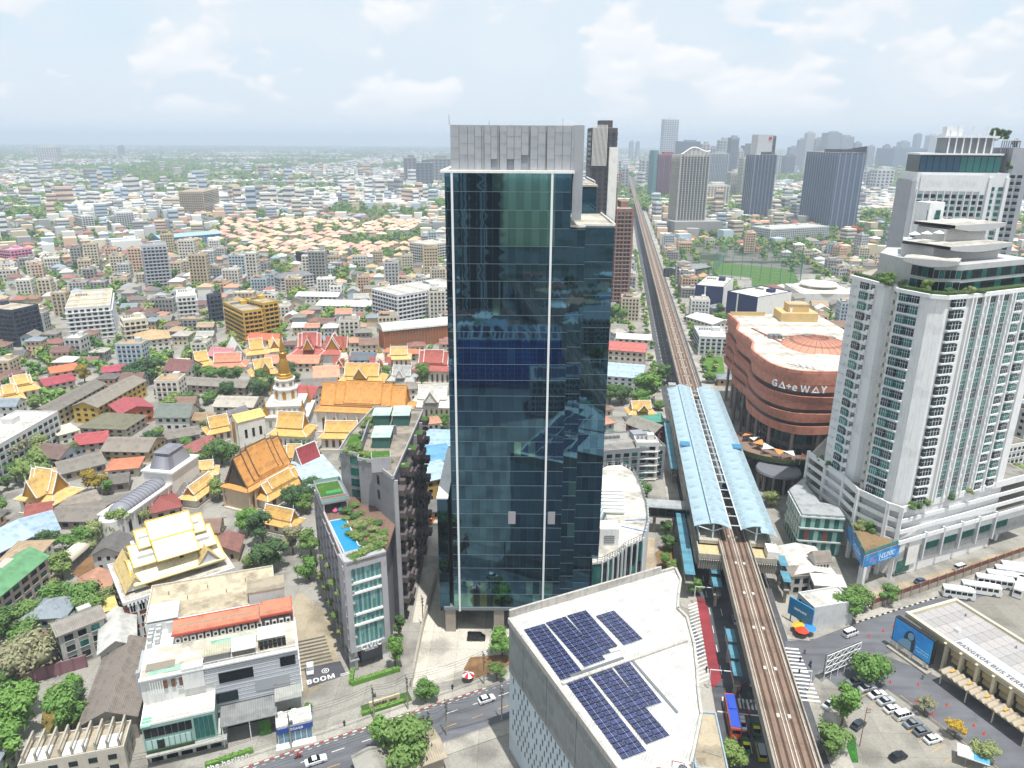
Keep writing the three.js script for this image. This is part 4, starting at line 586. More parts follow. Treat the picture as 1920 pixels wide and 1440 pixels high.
{
  const o=thing('corner_shop','small white flat roofed shop with blue fascia beside the street','shop',-79.4,-126.7,0.34);mark(rectAt(-48,-134,9,7,0.34));bx(o,'wall',K.white,31,0,2.2,7.6,4.6,5);bx(o,'roof',flatM('#d9d8d2'),31,4.6,2.2,7.3,0.12,4.7);for(const[x,z,w,d]of[[31,4.65,7.8,0.2],[27.2,2.2,0.2,5],[34.8,2.2,0.2,5]])bx(o,'parapet',K.white,x,4.6,z,w,0.4,d);bx(o,'fascia',M('#1c4796',{r:0.5}),31,3.1,4.8,7.7,1.2,0.2);bx(o,'fascia',M('#1c4796',{r:0.5}),34.9,3.1,2.2,0.2,1.2,5);letters(o,'lettering','GRAND',0.6,0.06,K.whiteMetal,31.4,3.45,4.92);for(let i=0;i<6;i++)ub(o,'shop_window',M('#5f7f92',{r:0.1,m:0.2}),27.9+i*1.24,0.3,4.72,1.1,2.6,0.1);bx(o,'step',K.white,31,0,5.6,8.6,0.25,1.8);for(let i=0;i<4;i++)bx(o,'condenser',K.whiteMetal,28.2+i*1.5,4.75,0.9+(i % 2),1,0.8,0.7);
  // hedge sign
  const hg=(pts,h,label,m=leafBright)=>{const g=thing('hedge',label,'hedge',0,0);const R=run(g,pts[0],pts[1]);const[x,z]=R.p(R.L / 2);bx(g,'body',m,x,0,z,R.L,h*0.9,1.0,R.rot);const r=RNG(pts[0][0]*100|0),pos=[];const lf=[];for(let i=0;i<R.L*60;i++){const[a,b]=R.p(r()*R.L,(r()- 0.5)*1.15);lf.push(at(PL,a,h*(0.15+0.9*r()),b,r()*6,0.26,0.2,1));}const l=part(g,'leaves',merge(lf),m);l.userData.kind='stuff';return g;};
  hg([[-66.17,-124.93],[-57.24,-129.4]],1.3,'clipped hedge behind the white lettering on the pavement');
  const s=thing('sign_lettering','free standing white letters reading the horizon in front of the hedge','sign',0,0);{const R=run(s,[-65.89,-124.69],[-58.02,-128.79]);const[x,z]=R.p(R.L / 2,0.9);letters(s,'lettering','the horizon',1.15,0.2,K.whiteMetal,x,0.2,z,R.rot);bx(s,'base',K.conc,x,0,z,R.L,0.2,0.6,R.rot);}
  hg([[-39.5,-157.2],[-44.8,-172.5]],1.4,'bright hedge along the parking side of the grey condominium');hg([[-39.8,-150.6],[-28.5,-156.2]],1.4,'bright hedge across the front of the grey condominium');hg([[-40.6,-156.2],[-39.9,-150.8]],1.4,'short bright hedge at the front corner of the grey condominium');
  hg([[-35.2,-140.6],[-25.6,-145.2]],0.9,'low hedge below the white wall sign by the street');hg([[-52.5,-143],[-51.6,-136.5]],1.1,'low hedge between the parking strip and the white building');
  const ws=thing('wall_sign','low cream wall sign with dark letters on a small lawn by the street','sign',-30,-143.6,0.43);bx(ws,'lawn',M('#5d7a35',{t:'grass'}),0.4,0.01,-0.3,12,0.06,4.6);bx(ws,'wall',M('#cfc3a2',{t:'wall'}),0,0,-1,7.6,1.7,0.5);letters(ws,'lettering','condo',0.8,0.08,K.steelD,-1.1,0.5,-0.74);letters(ws,'lettering','CIVIC',0.5,0.08,K.steelD,2,0.55,-0.74);
  // painted car-park marking
  const bq=[-47.67,-152.07],br=[-47.62,-155.93],BM=[bq[0],0.004,bq[1]];const pm=sheet('painted_ground',[[-53.34,-156.74],[-44.57,-159.7],[-41.82,-154.52],[-50.3,-149.63]],0.038,M('#55565a',{t:'asph',r:0.85}));letters(pm,'marking','BOOM',1.7,0.005,lineW,...BM,0.4,-Math.PI / 2);part(pm,'marking',new THREE.RingGeometry(0.75,0.95,24).rotateX(-Math.PI / 2),lineW,br[0],0.006,br[1]);part(pm,'marking',new THREE.RingGeometry(0.2,0.42,16).rotateX(-Math.PI / 2),lineW,br[0],0.006,br[1]);for(const k of[0,1])part(pm,'marking',boxG(2.6,0.004,0.22),lineW,bq[0]+5.4+k*0.2,0.004,bq[1]- 3+k*0.5,0.4);
}

// ---------------------------------------------------------------- terracotta shopping mall with wavy walls
{
  const o=thing('shopping_mall','terracotta shopping mall with curved banded walls, dark window ribbons and white roof','shopping mall',125,-320);
  const terra=M('#c3836e',{t:'rib',r:0.75}),terra2=M('#ba7965',{t:'rib',r:0.75}),dk=M('#3a3335',{r:0.3});
  const key=[[111.5,-370],[111.4,-360],[110,-348],[106.4,-336],[106.5,-326],[106.4,-314],[103,-302],[102.2,-292],[103.2,-282.5],[107,-275.5],[112.5,-271],[119,-269.6],[127,-270.6],[136,-274],[146,-281]];
  const cv=new THREE.CatmullRomCurve3(key.map(([x,z])=>new THREE.Vector3(x - 125,0,z+320))),N=64,line=cv.getSpacedPoints(N).map((p)=>[p.x,p.z]);
  const nrm=line.map((p,i)=>{const a=line[Math.max(0,i - 1)],b=line[Math.min(N,i+1)],dx=b[0]- a[0],dz=b[1]- a[1],l=Math.hypot(dx,dz);return[-dz / l,dx / l];});
  const sheetBand=(y0,y1,off,wave=0,tilt=0)=>{const f=[];for(let i=0;i<N;i++){const q=(k,y,e)=>{const w=wave*Math.sin(k*0.42+y*0.3);return[line[k][0]+nrm[k][0]*(off+e+w),y,line[k][1]+nrm[k][1]*(off+e+w)];};const yA=(k)=>y0+0.5*wave*Math.sin(k*0.5+1),yB=(k)=>y1+0.5*wave*Math.sin(k*0.5+1.6);f.push([q(i,yA(i),0),q(i+1,yA(i+1),0),q(i+1,yB(i+1),tilt),q(i,yB(i),tilt)]);f.push([q(i,yB(i),tilt),q(i+1,yB(i+1),tilt),q(i+1,yB(i+1),tilt - 1),q(i,yB(i),tilt - 1)]);f.push([q(i,yA(i),-1),q(i+1,yA(i+1),-1),q(i+1,yA(i+1),0),q(i,yA(i),0)]);}const g=tris(f);const p=g.attributes.position,uv=g.attributes.uv;for(let i=0;i<p.count;i++)uv.setXY(i,p.getX(i)+p.getZ(i),p.getY(i));return g;};
  const foot=[...line,[34,20],[34,-52],[14,-55]];
  part(o,'body',extrudeY(foot.map(([x,z])=>[x*0.985,z*0.985]),24),dk,0,20.5,0);mark(rectAt(128,-320,50,104),2);
  let y=20;for(const[h,gap,off]of[[3.4,1.7,0.3],[3.6,1.6,0.5],[3.3,0,0.2],[2.2,1.8,0.6],[3.2,0,0.1],[4.6,0,0.5]]){part(o,'facade_band',sheetBand(y,y+h,off,0.28,0.25),y % 3>1.4?terra:terra2);if(gap)part(o,'window_ribbon',sheetBand(y+h - 0.1,y+h+gap+0.1,-0.9,0),K.glassD);y+=h+gap;}
  part(o,'roof',extrudeY(foot.map(([x,z])=>[x*0.99,z*0.99]),0.4),flatM('#d5d1c8'),0,44.6,0);
  // roof: white vault with ribs, coral dome, plant block
  const rib=ribM('#cfcdc6');part(o,'fan_roof',tris([[[-14,45.2,36],[-4,45.2,46],[0,48.2,32]],[[-4,45.2,46],[8,45.2,46],[0,48.2,32]],[[8,45.2,46],[20,45.2,40],[0,48.2,32]],[[20,45.2,40],[24,45.2,28],[0,48.2,32]],[[-14,45.2,36],[0,48.2,32],[-12,45.2,30]],[[0,48.2,32],[24,45.2,28],[-12,45.2,30]]]),rib);
  for(let i=0;i<16;i++)ub(o,'roof_rib',K.whiteMetal,-10+i*2,45.3,40+(i>8?-(i - 8)*0.5:0),0.2,0.7,8);
  const dome=new THREE.SphereGeometry(1,28,10,0,6.284,0,1.15);part(o,'dome',dome,M('#c28a74',{t:'tile',r:0.7}),9,40,8).scale.set(18,9,19);const dl=[];for(let a=0;a<14;a++){const t=a / 14*Math.PI;for(let k=0;k<10;k++){const f1=-1.15+k*0.23,f2=f1+0.23,p=(f)=>[9+Math.sin(f)*Math.cos(t)*18.05,40+Math.cos(f)*9.05,8+Math.sin(f)*Math.sin(t)*19.05];dl.push(tube(p(f1),p(f2),0.1,4));}}part(o,'dome_rib',merge(dl),M('#7d4a3a',{r:0.7})).userData.kind='stuff';for(const[x,z,s]of[[6,4,2.6],[-1,-2,1.8],[16,6,2]])part(o,'dome_window',new THREE.CircleGeometry(s,6).rotateX(-Math.PI / 2),M('#6d6a55',{r:0.4}),x,40.2+9*Math.sqrt(Math.max(0,1 -((x - 9)/ 18)**2 -((z - 8)/ 19)**2)),z);
  bx(o,'roof_walk',M('#7a4a42'),-7.5,45,-10,1,0.3,26,0.2);bx(o,'roof_walk',M('#7a4a42'),-2,45,-8,14,0.3,0.8);for(let i=0;i<6;i++)bx(o,'condenser',K.steel,-7+(i % 3)*2,45,-6+Math.floor(i / 3)*2,1.6,1.6,1.6);
  const ply=wallM('#cbb07c');bx(o,'plant_block',ply,18,44,-43,18,5.4,13,-0.05);bx(o,'plant_block',ply,18,49.4,-43,10,3.6,8,-0.05);bx(o,'plant_roof',M('#c2b08a',{t:'roofc'}),18,53,-43,10.4,0.3,8.4,-0.05);for(const x of[12,19])ub(o,'door',K.white,x+2,49.5,-38.9,1.2,2.2,0.1,-0.05);bx(o,'plant_screen',ply,-4,44,-50,18,3,0.5);
  // fins at the corner, rooftop edge kerb
  const kb=part(o,'roof_kerb',sheetBand(44.5,46.2,0.55,0.28,0),terra);
  // sign letters following the curve
  const txt=['G','\u0394','+','e','W','\u0394','Y'];const i0=43;const adv=[0,3.1,5.6,7.7,11.0,14.6,17.4],LL=cv.getLength();txt.forEach((ch,i)=>{const u=i0 / N+adv[i]/ LL,q3=cv.getPointAt(u),tq=cv.getTangentAt(u),p=[q3.x,q3.z],n=[-tq.z,tq.x];const rot=Math.atan2(n[0],n[1]);if(ch==='\u0394'){const s=new THREE.Shape([[-1.5,0],[1.5,0],[0,2.7]].map((q)=>new THREE.Vector2(...q)));s.holes.push(new THREE.Path([[-0.85,0.4],[0.85,0.4],[0,1.9]].map((q)=>new THREE.Vector2(...q))));part(o,'letter',new THREE.ExtrudeGeometry(s,{depth:0.3,bevelEnabled:false}),K.whiteMetal,p[0]+n[0]*1.6,38.1,p[1]+n[1]*1.6,rot);}else letters(o,'letter',ch,2.7,0.3,K.whiteMetal,p[0]+n[0]*1.6,38.1,p[1]+n[1]*1.6,rot);});
  // recessed lower floors on columns
  const inner=line.map(([x,z],i)=>[x - nrm[i][0]*5,z - nrm[i][1]*5]);part(o,'lower_floors',extrudeY([...inner,[32,20],[32,-50],[14,-53]],20),M('#5a5552',{t:'wall',r:0.6}),0,0.02,0);
  for(let i=2;i<N;i+=5)uc(o,'column',wallM('#8d8580'),line[i][0]- nrm[i][0]*1.5,0,line[i][1]- nrm[i][1]*1.5,0.7,20.4);for(let i=1;i<N;i+=2)for(let j=0;j<3;j++){const rot=Math.atan2(nrm[i][0],nrm[i][1]);ub(o,'shopfront',(i+j)% 3?K.glass:K.glassG,inner[i][0]+nrm[i][0]*0.1,1+j*6.4,inner[i][1]+nrm[i][1]*0.1,2.4,4.4,0.15,rot);}
  // curved terrace, round pavilion and planted edge
  const tw=line.slice(34,62).map(([x,z],i)=>{const k=i+34,e=6+3.5*Math.sin(i*0.28)+(i>6&&i<18?2.5:0);return[x+nrm[k][0]*e,z+nrm[k][1]*e];});const tin=line.slice(34,62).map(([x,z],i)=>[x - nrm[i+34][0]*2,z - nrm[i+34][1]*2]).reverse();part(o,'terrace',extrudeY([...tw,...tin],0.9),M('#8b7466',{t:'stain',r:0.9}),0,9.4,0);const tf=[];for(let i=0;i<tw.length - 1;i++){const a=tw[i],b=tw[i+1],L=Math.hypot(b[0]- a[0],b[1]- a[1]);tf.push(bg((a[0]+b[0])/ 2,9.2,(a[1]+b[1])/ 2,L+0.1,2,0.3,Math.atan2(-(b[1]- a[1]),b[0]- a[0])));}part(o,'terrace_edge',merge(tf),M('#5f6e50',{t:'grass',r:0.9}));
}
for(const[i,[x,z,s,c]]of[[99,-292,2.6,1],[100.6,-288,2.2,0],[101.4,-283.5,2.8,1],[103,-279,2.6,0],[106.5,-274.5,2.4,1],[110.5,-273,2.6,0],[115,-270,2.6,1],[119.5,-270.5,2.2,0]].entries()){const o=thing('shade_sail',`${c ? 'orange' : 'white'} triangular shade sail, ${['first', 'second', 'third', 'fourth', 'fifth', 'sixth', 'seventh', 'last'][i]} along the mall's curved terrace`,'shade sail',x,z+6,i*0.7,'shade sails on the mall terrace',10.3);part(o,'sail',tris([[[-s,3,s*0.6],[s,3.6,s*0.5],[0,2.6,-s]],[[0,2.56,-s],[s,3.56,s*0.5],[-s,2.96,s*0.6]]]),M(c?'#d18a4e':'#dedcd4',{r:0.9}));for(const[a,b,h]of[[-s,s*0.6,3],[s,s*0.5,3.6],[0,-s,2.6]])ub(o,'pole',K.whiteMetal,a,0,b,0.1,h,0.1);}
{const o=thing('round_pavilion','round glazed pavilion with grey disc roof beneath the mall terrace','pavilion',105,-263.5);part(o,'roof',cyl(8.2,8.6,0.8,28),M('#77797e',{r:0.5,m:0.2}),0,7.4,0);part(o,'glass',cyl(6.4,6.4,7.4,24),K.glassD);for(let i=0;i<12;i++){const a=i / 12*6.283;ub(o,'column',wallM('#8f867e'),Math.cos(a)*7.4,0,Math.sin(a)*7.4,0.8,7.4,0.8,-a);}mark(rectAt(105,-263.5,16,16));}

// ---------------------------------------------------------------- white residential tower on car park podium
{
  const o=thing('residential_tower','white high-rise with green windows on a banded car park podium','residential tower',130,-222);mark(rectAt(140,-225,76,50,0.42),1);
  const w=wallM('#e6e8ea'),w2=wallM('#cdd0d4'),gw=M('#77787c',{t:'wall'}),cream=wallM('#c9c4b8'),fr=paint('#cfd4d6');
  const a=[109,-234.5],b=[112.6,-219.5],c=[115,-218.4],d=[112.9,-212.4],e=[117.6,-203.6],f=[121.4,-202],g=[128.2,-204],h=[162,-219.6];
  const core=[a,b,c,d,e,f,g,h,[156,-244],[124,-250]],Y0=24,n=20,fh=3.25,Yt=Y0+n*fh;poly(o,'tower_wall',w,core,0,Yt);poly(o,'roof_terrace',flatM('#aaa79e'),core,Yt,0.3);
  let parts=0;const glassSet=[K.glassG,M('#25333a',{r:0.1,m:0.3}),M('#3d7a72',{r:0.1,m:0.35})];const st=[];
  const win=(R,u,j,ww,hh,out,gm,bay)=>{const[x,z]=R.p(u,out / 2),y=Y0+j*fh+0.7;if(parts<300){parts++;const m=ub(o,'window',gm,x,y,z,ww,hh,out+0.06,R.rot);for(const q of[-0.25,0,0.25]){const k=new THREE.Mesh(UB,fr);k.name='mullion';k.position.x=q;k.scale.set(0.035,1,1.06);m.add(k);}const k=new THREE.Mesh(UB,fr);k.name='transom';k.position.y=0.62;k.scale.set(1,0.04,1.06);m.add(k);}else st.push(bg(x,y,z,ww,hh,out+0.06,R.rot));};
  const R1=run(o,a,b),R2=run(o,d,e),R4=run(o,f,g),R5=run(o,g,h),Rr=run(o,b,c),Rc=run(o,c,d),Re=run(o,e,f);
  for(let j=n - 1;j>=0;j--){
    win(R1,6.6,j,3.4,2.2,0.5,glassSet[(j*7)% 3]);win(R1,10.2,j,1.6,2.4,0.1,glassSet[1]);{const[x,z]=R1.p(10.4,0.5);ub(o,'balcony',w,x,Y0+j*fh,z,2.6,1.0,1.1,R1.rot);ub(o,'ac_unit',K.whiteMetal,...(([p,q])=>[p,Y0+j*fh+1.0,q])(R1.p(11.4,0.6)),0.9,0.7,0.5,R1.rot);ub(o,'ledge',w2,...(([p,q])=>[p,Y0+j*fh+0.6,q])(R1.p(1.8,0.25)),2.2,0.5,0.5,R1.rot);}
    win(R2,2.3,j,2.9,2.2,0.6,glassSet[(j*5+1)% 3]);win(R2,5.4,j,2.9,2.2,0.2,glassSet[(j*5+2)% 3]);
    win(R4,3.6,j,4.4,2.1,0.9,glassSet[(j*3+1)% 3]);{const[x,z]=R4.p(3.6,0.5);ub(o,'sill_slab',w,x,Y0+j*fh+0.1,z,5,0.5,1.3,R4.rot);const[x2,z2]=R2.p(3.8,0.2);ub(o,'sill_slab',w,x2,Y0+j*fh+0.15,z2,6.6,0.4,0.8,R2.rot);const[x3,z3]=R1.p(6.6,0.2);ub(o,'sill_slab',w,x3,Y0+j*fh+0.2,z3,3.8,0.4,0.7,R1.rot);}
    // recess between the wings: grey panels with cream ledges
{const[x,z]=Rc.p(2.2,0.1);ub(o,'recess_panel',gw,x,Y0+j*fh+0.3,z,2.6,2.6,0.2,Rc.rot);const[x2,z2]=Rc.p(4.6,0.5);ub(o,'recess_ledge',cream,x2,Y0+j*fh+0.4,z2,2.2,1.4,0.9,Rc.rot);}
    for(const u of[5,11,17]){win(R5,u,j,2.9,2.9,0.1,glassSet[(j*2+u)% 3]);const[x,z]=R5.p(u+2.4,0.4);ub(o,'balcony',w2,x,Y0+j*fh,z,0.9,1.1,0.9,R5.rot);}
    for(const u of[23,29.4]){win(R5,u,j,3.2,2.0,0.7,glassSet[(j+1)% 3]);const[x,z]=R5.p(u,0.4);ub(o,'sill_slab',w,x,Y0+j*fh+0.1,z,3.8,0.5,1.1,R5.rot);}
}
  if(st.length)part(o,'window_field',merge(st),K.glassG).userData.kind='stuff';
  for(const[R,u]of[[R5,1.6],[R5,3.1],[R5,6.9],[R5,8.9],[R5,12.9],[R5,14.9],[R5,19.2],[R5,20.8],[R5,26.1],[R5,32.6]]){const[x,z]=R.p(u,0.35);ub(o,'fin',w,x,Y0,z,0.55,n*fh,0.9,R.rot);}
  for(const R of[R1,R2,Re,R4,R5,Rc]){const[x,z]=R.p(R.L / 2,0.25);bx(o,'cornice',w,x,Yt - 0.4,z,R.L+0.6,1.1,0.9,R.rot);bx(o,'terrace_hedge',M('#5f7f35',{t:'grass',r:1}),...(([p,q])=>[p,Yt+0.7,q])(R.p(R.L / 2,-0.9)),R.L,0.9,0.9,R.rot);bx(o,'terrace_rail',K.steel,...(([p,q])=>[p,Yt+1.5,q])(R.p(R.L / 2,0.1)),R.L,0.08,0.08,R.rot);}
  // setback storeys with boat shaped roofs
  const gp=M('#b6b8b9',{t:'wall',r:0.6}),rf=flatM('#c9c7c1');
  const base=[[115.5,-232],[117.5,-216],[120.5,-209.5],[128,-208.6],[156,-221.5],[150,-240],[124,-245]];poly(o,'setback_storey',gp,base,Yt,8.2);
  const S1=run(o,[117.5,-216],[120.5,-209.5]),S2=run(o,[120.5,-209.5],[128,-208.6]),S3=run(o,[128,-208.6],[156,-221.5]);
  for(const[R,y,cols,hh]of[[S1,Yt+4.2,4,2.8],[S2,Yt+4.2,5,2.4],[S3,Yt+4,14,2.6],[S1,Yt+0.6,3,2.6],[S2,Yt+0.6,4,2.6],[S3,Yt+0.6,10,2.4]])for(let i=0;i<cols;i++){const[x,z]=R.p((i+0.5)*R.L / cols,0.06);ub(o,'penthouse_pane',(i+cols)% 3?K.glass:K.glassG,x,y,z,R.L / cols - 0.18,hh,0.14,R.rot);}
  const boat=(cx,cz,L,W,y,rot,sag)=>{const fcs=[];const m=10;for(let i=0;i<m;i++){const u0=-1+2*i / m,u1=u0+2 / m,s=(u)=>-sag*(1 - u*u);fcs.push([[u0*L / 2,s(u0)- 0.3,W / 2],[u1*L / 2,s(u1)- 0.3,W / 2],[u1*L / 2,0.6,W / 2],[u0*L / 2,0.6,W / 2]],[[u0*L / 2,s(u0)- 0.3,-W / 2],[u1*L / 2,s(u1)- 0.3,-W / 2],[u1*L / 2,s(u1)- 0.3,W / 2],[u0*L / 2,s(u0)- 0.3,W / 2]],[[u1*L / 2,s(u1)- 0.3,-W / 2],[u0*L / 2,s(u0)- 0.3,-W / 2],[u0*L / 2,0.6,-W / 2],[u1*L / 2,0.6,-W / 2]]);}fcs.push([[-L / 2,0.6,W / 2],[L / 2,0.6,W / 2],[L / 2,0.6,-W / 2],[-L / 2,0.6,-W / 2]]);const p=part(o,'boat_roof',tris(fcs),gp,cx - 130,y,cz+222,rot);bx(o,'roof_top',rf,cx - 130,y+0.6,cz+222,L - 0.8,0.06,W - 0.8,rot);return p;};
  boat(121,-212.4,14,9,Yt+9.0,-0.6,1.1);boat(133.5,-223,27,16,Yt+12.4,-0.42+0.84,1.1);poly(o,'upper_storey',gp,[[120,-228],[123,-216],[146,-222],[143,-238],[126,-240]],Yt+8.2,4);poly(o,'upper_storey',gp,[[126,-232],[129,-222],[144,-227],[141,-239],[130,-240]],Yt+12.4,4.2);boat(138,-231,23,14,Yt+17.4,0.42,1.2);part(o,'helipad_ring',new THREE.RingGeometry(3.6,4,28).rotateX(-Math.PI / 2),lineW,7,Yt+18.7,-9.5);for(let i=0;i<5;i++)part(o,'parasol',new THREE.ConeGeometry(1.6,0.8,10).translate(0,3,0),K.whiteMetal,-12+i*4.5,Yt+13,3.5 - i*1.7);
  bx(o,'stair_turret',w,5,Yt+12,-22,6,11,6,0.3);for(const x of[-1.4,1.4]){ub(o,'turret_window',K.glassG,5+x,Yt+17,-18.9,1.8,3.6,0.12,0.3);}
  for(const[x,z,s,v]of[[-17.4,3,0.7,0],[-16.4,-3,0.5,1],[-11,13.6,0.62,2],[-6.5,17.2,0.45,3],[-1,17,0.5,4],[3,16,0.3,1],[-14.2,6.6,0.4,2]]){const m=part(o,'planting',crowns[v],leafM[v],x,Yt+0.3,z);m.scale.setScalar(s);}
  // banded car park podium
  const pod=[[106.5,-242],[110.4,-221.5],[110.9,-212],[116,-202.6],[118.8,-199.8],[178,-226],[172,-250],[122,-262]];const podIn=pod.map(([x,z])=>[130+(x - 130)*0.97,-222+(z+222)*0.95]);
  poly(o,'podium_core',K.conc,pod.map(([x,z])=>[140+(x - 140)*0.8,-226+(z+226)*0.72]),0,23.4);for(let j=0;j<4;j++)poly(o,'podium_slab',K.conc,pod.map(([x,z])=>[130+(x - 130)*0.992,-222+(z+222)*0.99]),12.6+j*3.5,0.35);poly(o,'podium_deck',flatM('#8f8d88'),podIn,23.5,0.3);
  for(let i=0;i<5;i++){const R=run(o,pod[i],pod[i+1]);for(let j=0;j<4;j++){const[x,z]=R.p(R.L / 2,-0.1+(i===4?0.35*(3 - j):0));bx(o,'podium_parapet',w,x,12.4+j*3.5,z,R.L+(i===4?0:0.2),j===3?2.2:1.35,0.35,R.rot);}const m=Math.max(1,Math.round(R.L / 9));for(let k=0;k<=m;k++)if(i !==4){const[x,z]=R.p(R.L*k / m,-0.2);bx(o,'podium_pier',w,x,0,z,1.1,25,0.9,R.rot);}}
  // long street wall: metal cladding, green windows between piers
  const Rs=run(o,[118.8,-199.4],[178,-225.6]);const met=M('#9a9fa3',{t:'rib',r:0.5,m:0.2});{const[x,z]=Rs.p(Rs.L / 2+3,-0.5);bx(o,'street_wall',met,x,4.6,z,Rs.L - 6,5,1,Rs.rot);bx(o,'street_wall_upper',w,x,9.6,z,Rs.L - 6,3.4,1.06,Rs.rot);bx(o,'street_base',w2,...(([p,q])=>[p,0,q])(Rs.p(18,-2.5)),30,4.6,1,Rs.rot);const[sx,sz]=Rs.p(8.5,0.05);bx(o,'white_panel',K.white,sx,3.4,sz,5,9.4,0.2,Rs.rot);}
  for(let i=0;i<5;i++){const u=13+i*8.4;for(let k=0;k<5;k++){const[x,z]=Rs.p(u+0.9+k*1.35,0.08);ub(o,'street_window',K.glassG,x,7.4,z,1.25,2.4,0.14,Rs.rot);}const[x,z]=Rs.p(u - 0.6,0.4);bx(o,'pier_fin',w2,x,4.2,z,0.7,10,1.0,Rs.rot);}
  for(let i=0;i<7;i++){const[x,z]=Rs.p(6+i*8,-3);bx(o,'street_column',w,x,0,z,1.4,4.6,1.4,Rs.rot);}{const[x,z]=Rs.p(30,-6);bx(o,'driveway_wall',M('#6d6f70',{t:'wall'}),x,0,z,56,4.6,0.5,Rs.rot);}
  for(let k=0;k<4;k++){const[x,z]=Rs.p(3+k*1.5,-0.1);ub(o,'corner_pane',K.glassG,x,1.2,z,1.4,4.4,0.12,Rs.rot);}
  // planted prow with advertising band
  const pr=[[109.6,-212],[105.9,-192.4],[120.4,-199.8],[117,-204],[111.2,-211]];poly(o,'prow',M('#8a7354',{t:'stain',r:1}),pr,12.6,0.5);poly(o,'prow_soffit',w2,pr,8.2,4.4);
  const ad=canvasMat(512,96,(x,W,H_)=>{x.fillStyle='#2f7fc0';x.fillRect(0,0,W,H_);x.fillStyle='#4b9bd6';for(let i=0;i<9;i++){x.beginPath();x.arc(40+i*57,20+(i % 3)*30,26,0,7);x.fill();}x.strokeStyle='#d8556b';x.lineWidth=5;for(let i=0;i<3;i++){x.beginPath();x.arc(110+i*22,50,15+i*4,1,5.2);x.stroke();}x.fillStyle='#eef5fb';x.font='bold 52px serif';x.fillText('J-CLINIC',215,66);x.font='16px sans-serif';x.fillText('AESTHETIC & WELLNESS',235,88);});
  for(const[p,q]of[[pr[0],pr[1]],[pr[1],pr[2]]]){const R=run(o,p,q),[x,z]=R.p(R.L / 2,0.14);board(o,'banner',ad,x,10.4,z,R.L - 0.4,4.2,R.rot);for(let i=0;i<8;i++){const[gx,gz]=R.p((i+0.5)*R.L / 8,0.05);ub(o,'balustrade_pane',M('#5f9a92',{r:0.1,m:0.3}),gx,13,gz,R.L / 8 - 0.12,1.1,0.08,R.rot);}}
  for(const[x,z]of[[106.8,-193.6],[111,-199.5],[113.6,-203.5]])bx(o,'prow_column',w,x - 130,0,z+222,1.6,8.4,1.6,0.6);for(const[x,z,s,v]of[[-18.4,14.5,0.6,0],[-15.4,16,0.72,2]]){const m=part(o,'planting',crowns[v],leafM[v?5:4],x,12.6,z);m.scale.setScalar(s);}
  for(const[i,[x,z]]of[[-7.5,21],[-5,20.2],[-2,19],[8,14],[16,11],[-21.5,-14],[-20.6,-9]].entries()){const m=part(o,'planting',crowns[i % 5],leafM[i % 5],x,23.7,z,i);m.scale.setScalar(0.42);}
}
{// low glass annexe beside the residential tower
  const o=thing('glass_annexe','angular two storey glass annexe with grey metal roof beside the station stair','building',101,-222);mark(rectAt(102,-226,14,26));const p=[[97,-231.5],[95,-214],[108.2,-212.3],[109,-220],[104,-222],[104.5,-236],[107.5,-243]];poly(o,'body',M('#53706c',{r:0.3}),p,0,14.4);poly(o,'roof',M('#a8acb0',{t:'rib',r:0.5}),p,14.4,0.6);
  for(const[A,B]of[[p[0],p[1]],[p[1],p[2]]]){const R=run(o,A,B),n=Math.round(R.L / 1.5);for(let j=0;j<3;j++)for(let i=0;i<n;i++){const[x,z]=R.p((i+0.5)*R.L / n,0.06);ub(o,'pane',j===1&&i % 4===1&&A===p[1]?M('#7d3b34',{r:0.5}):(i+j)% 2?K.glassG:M('#8fb5ad',{r:0.12,m:0.3}),x,0.6+j*4.7,z,R.L / n - 0.1,j===1?3.6:4.5,0.1,R.rot);}for(const y of[4.9,9.6,13.8]){const[x,z]=R.p(R.L / 2,0.2);bx(o,'slab_edge',wallM('#c5cac8'),x,y,z,R.L+0.3,0.5,0.5,R.rot);}}bx(o,'light_well',M('#6d8a45',{t:'grass'}),6,9,-6,4,0.2,8);
}
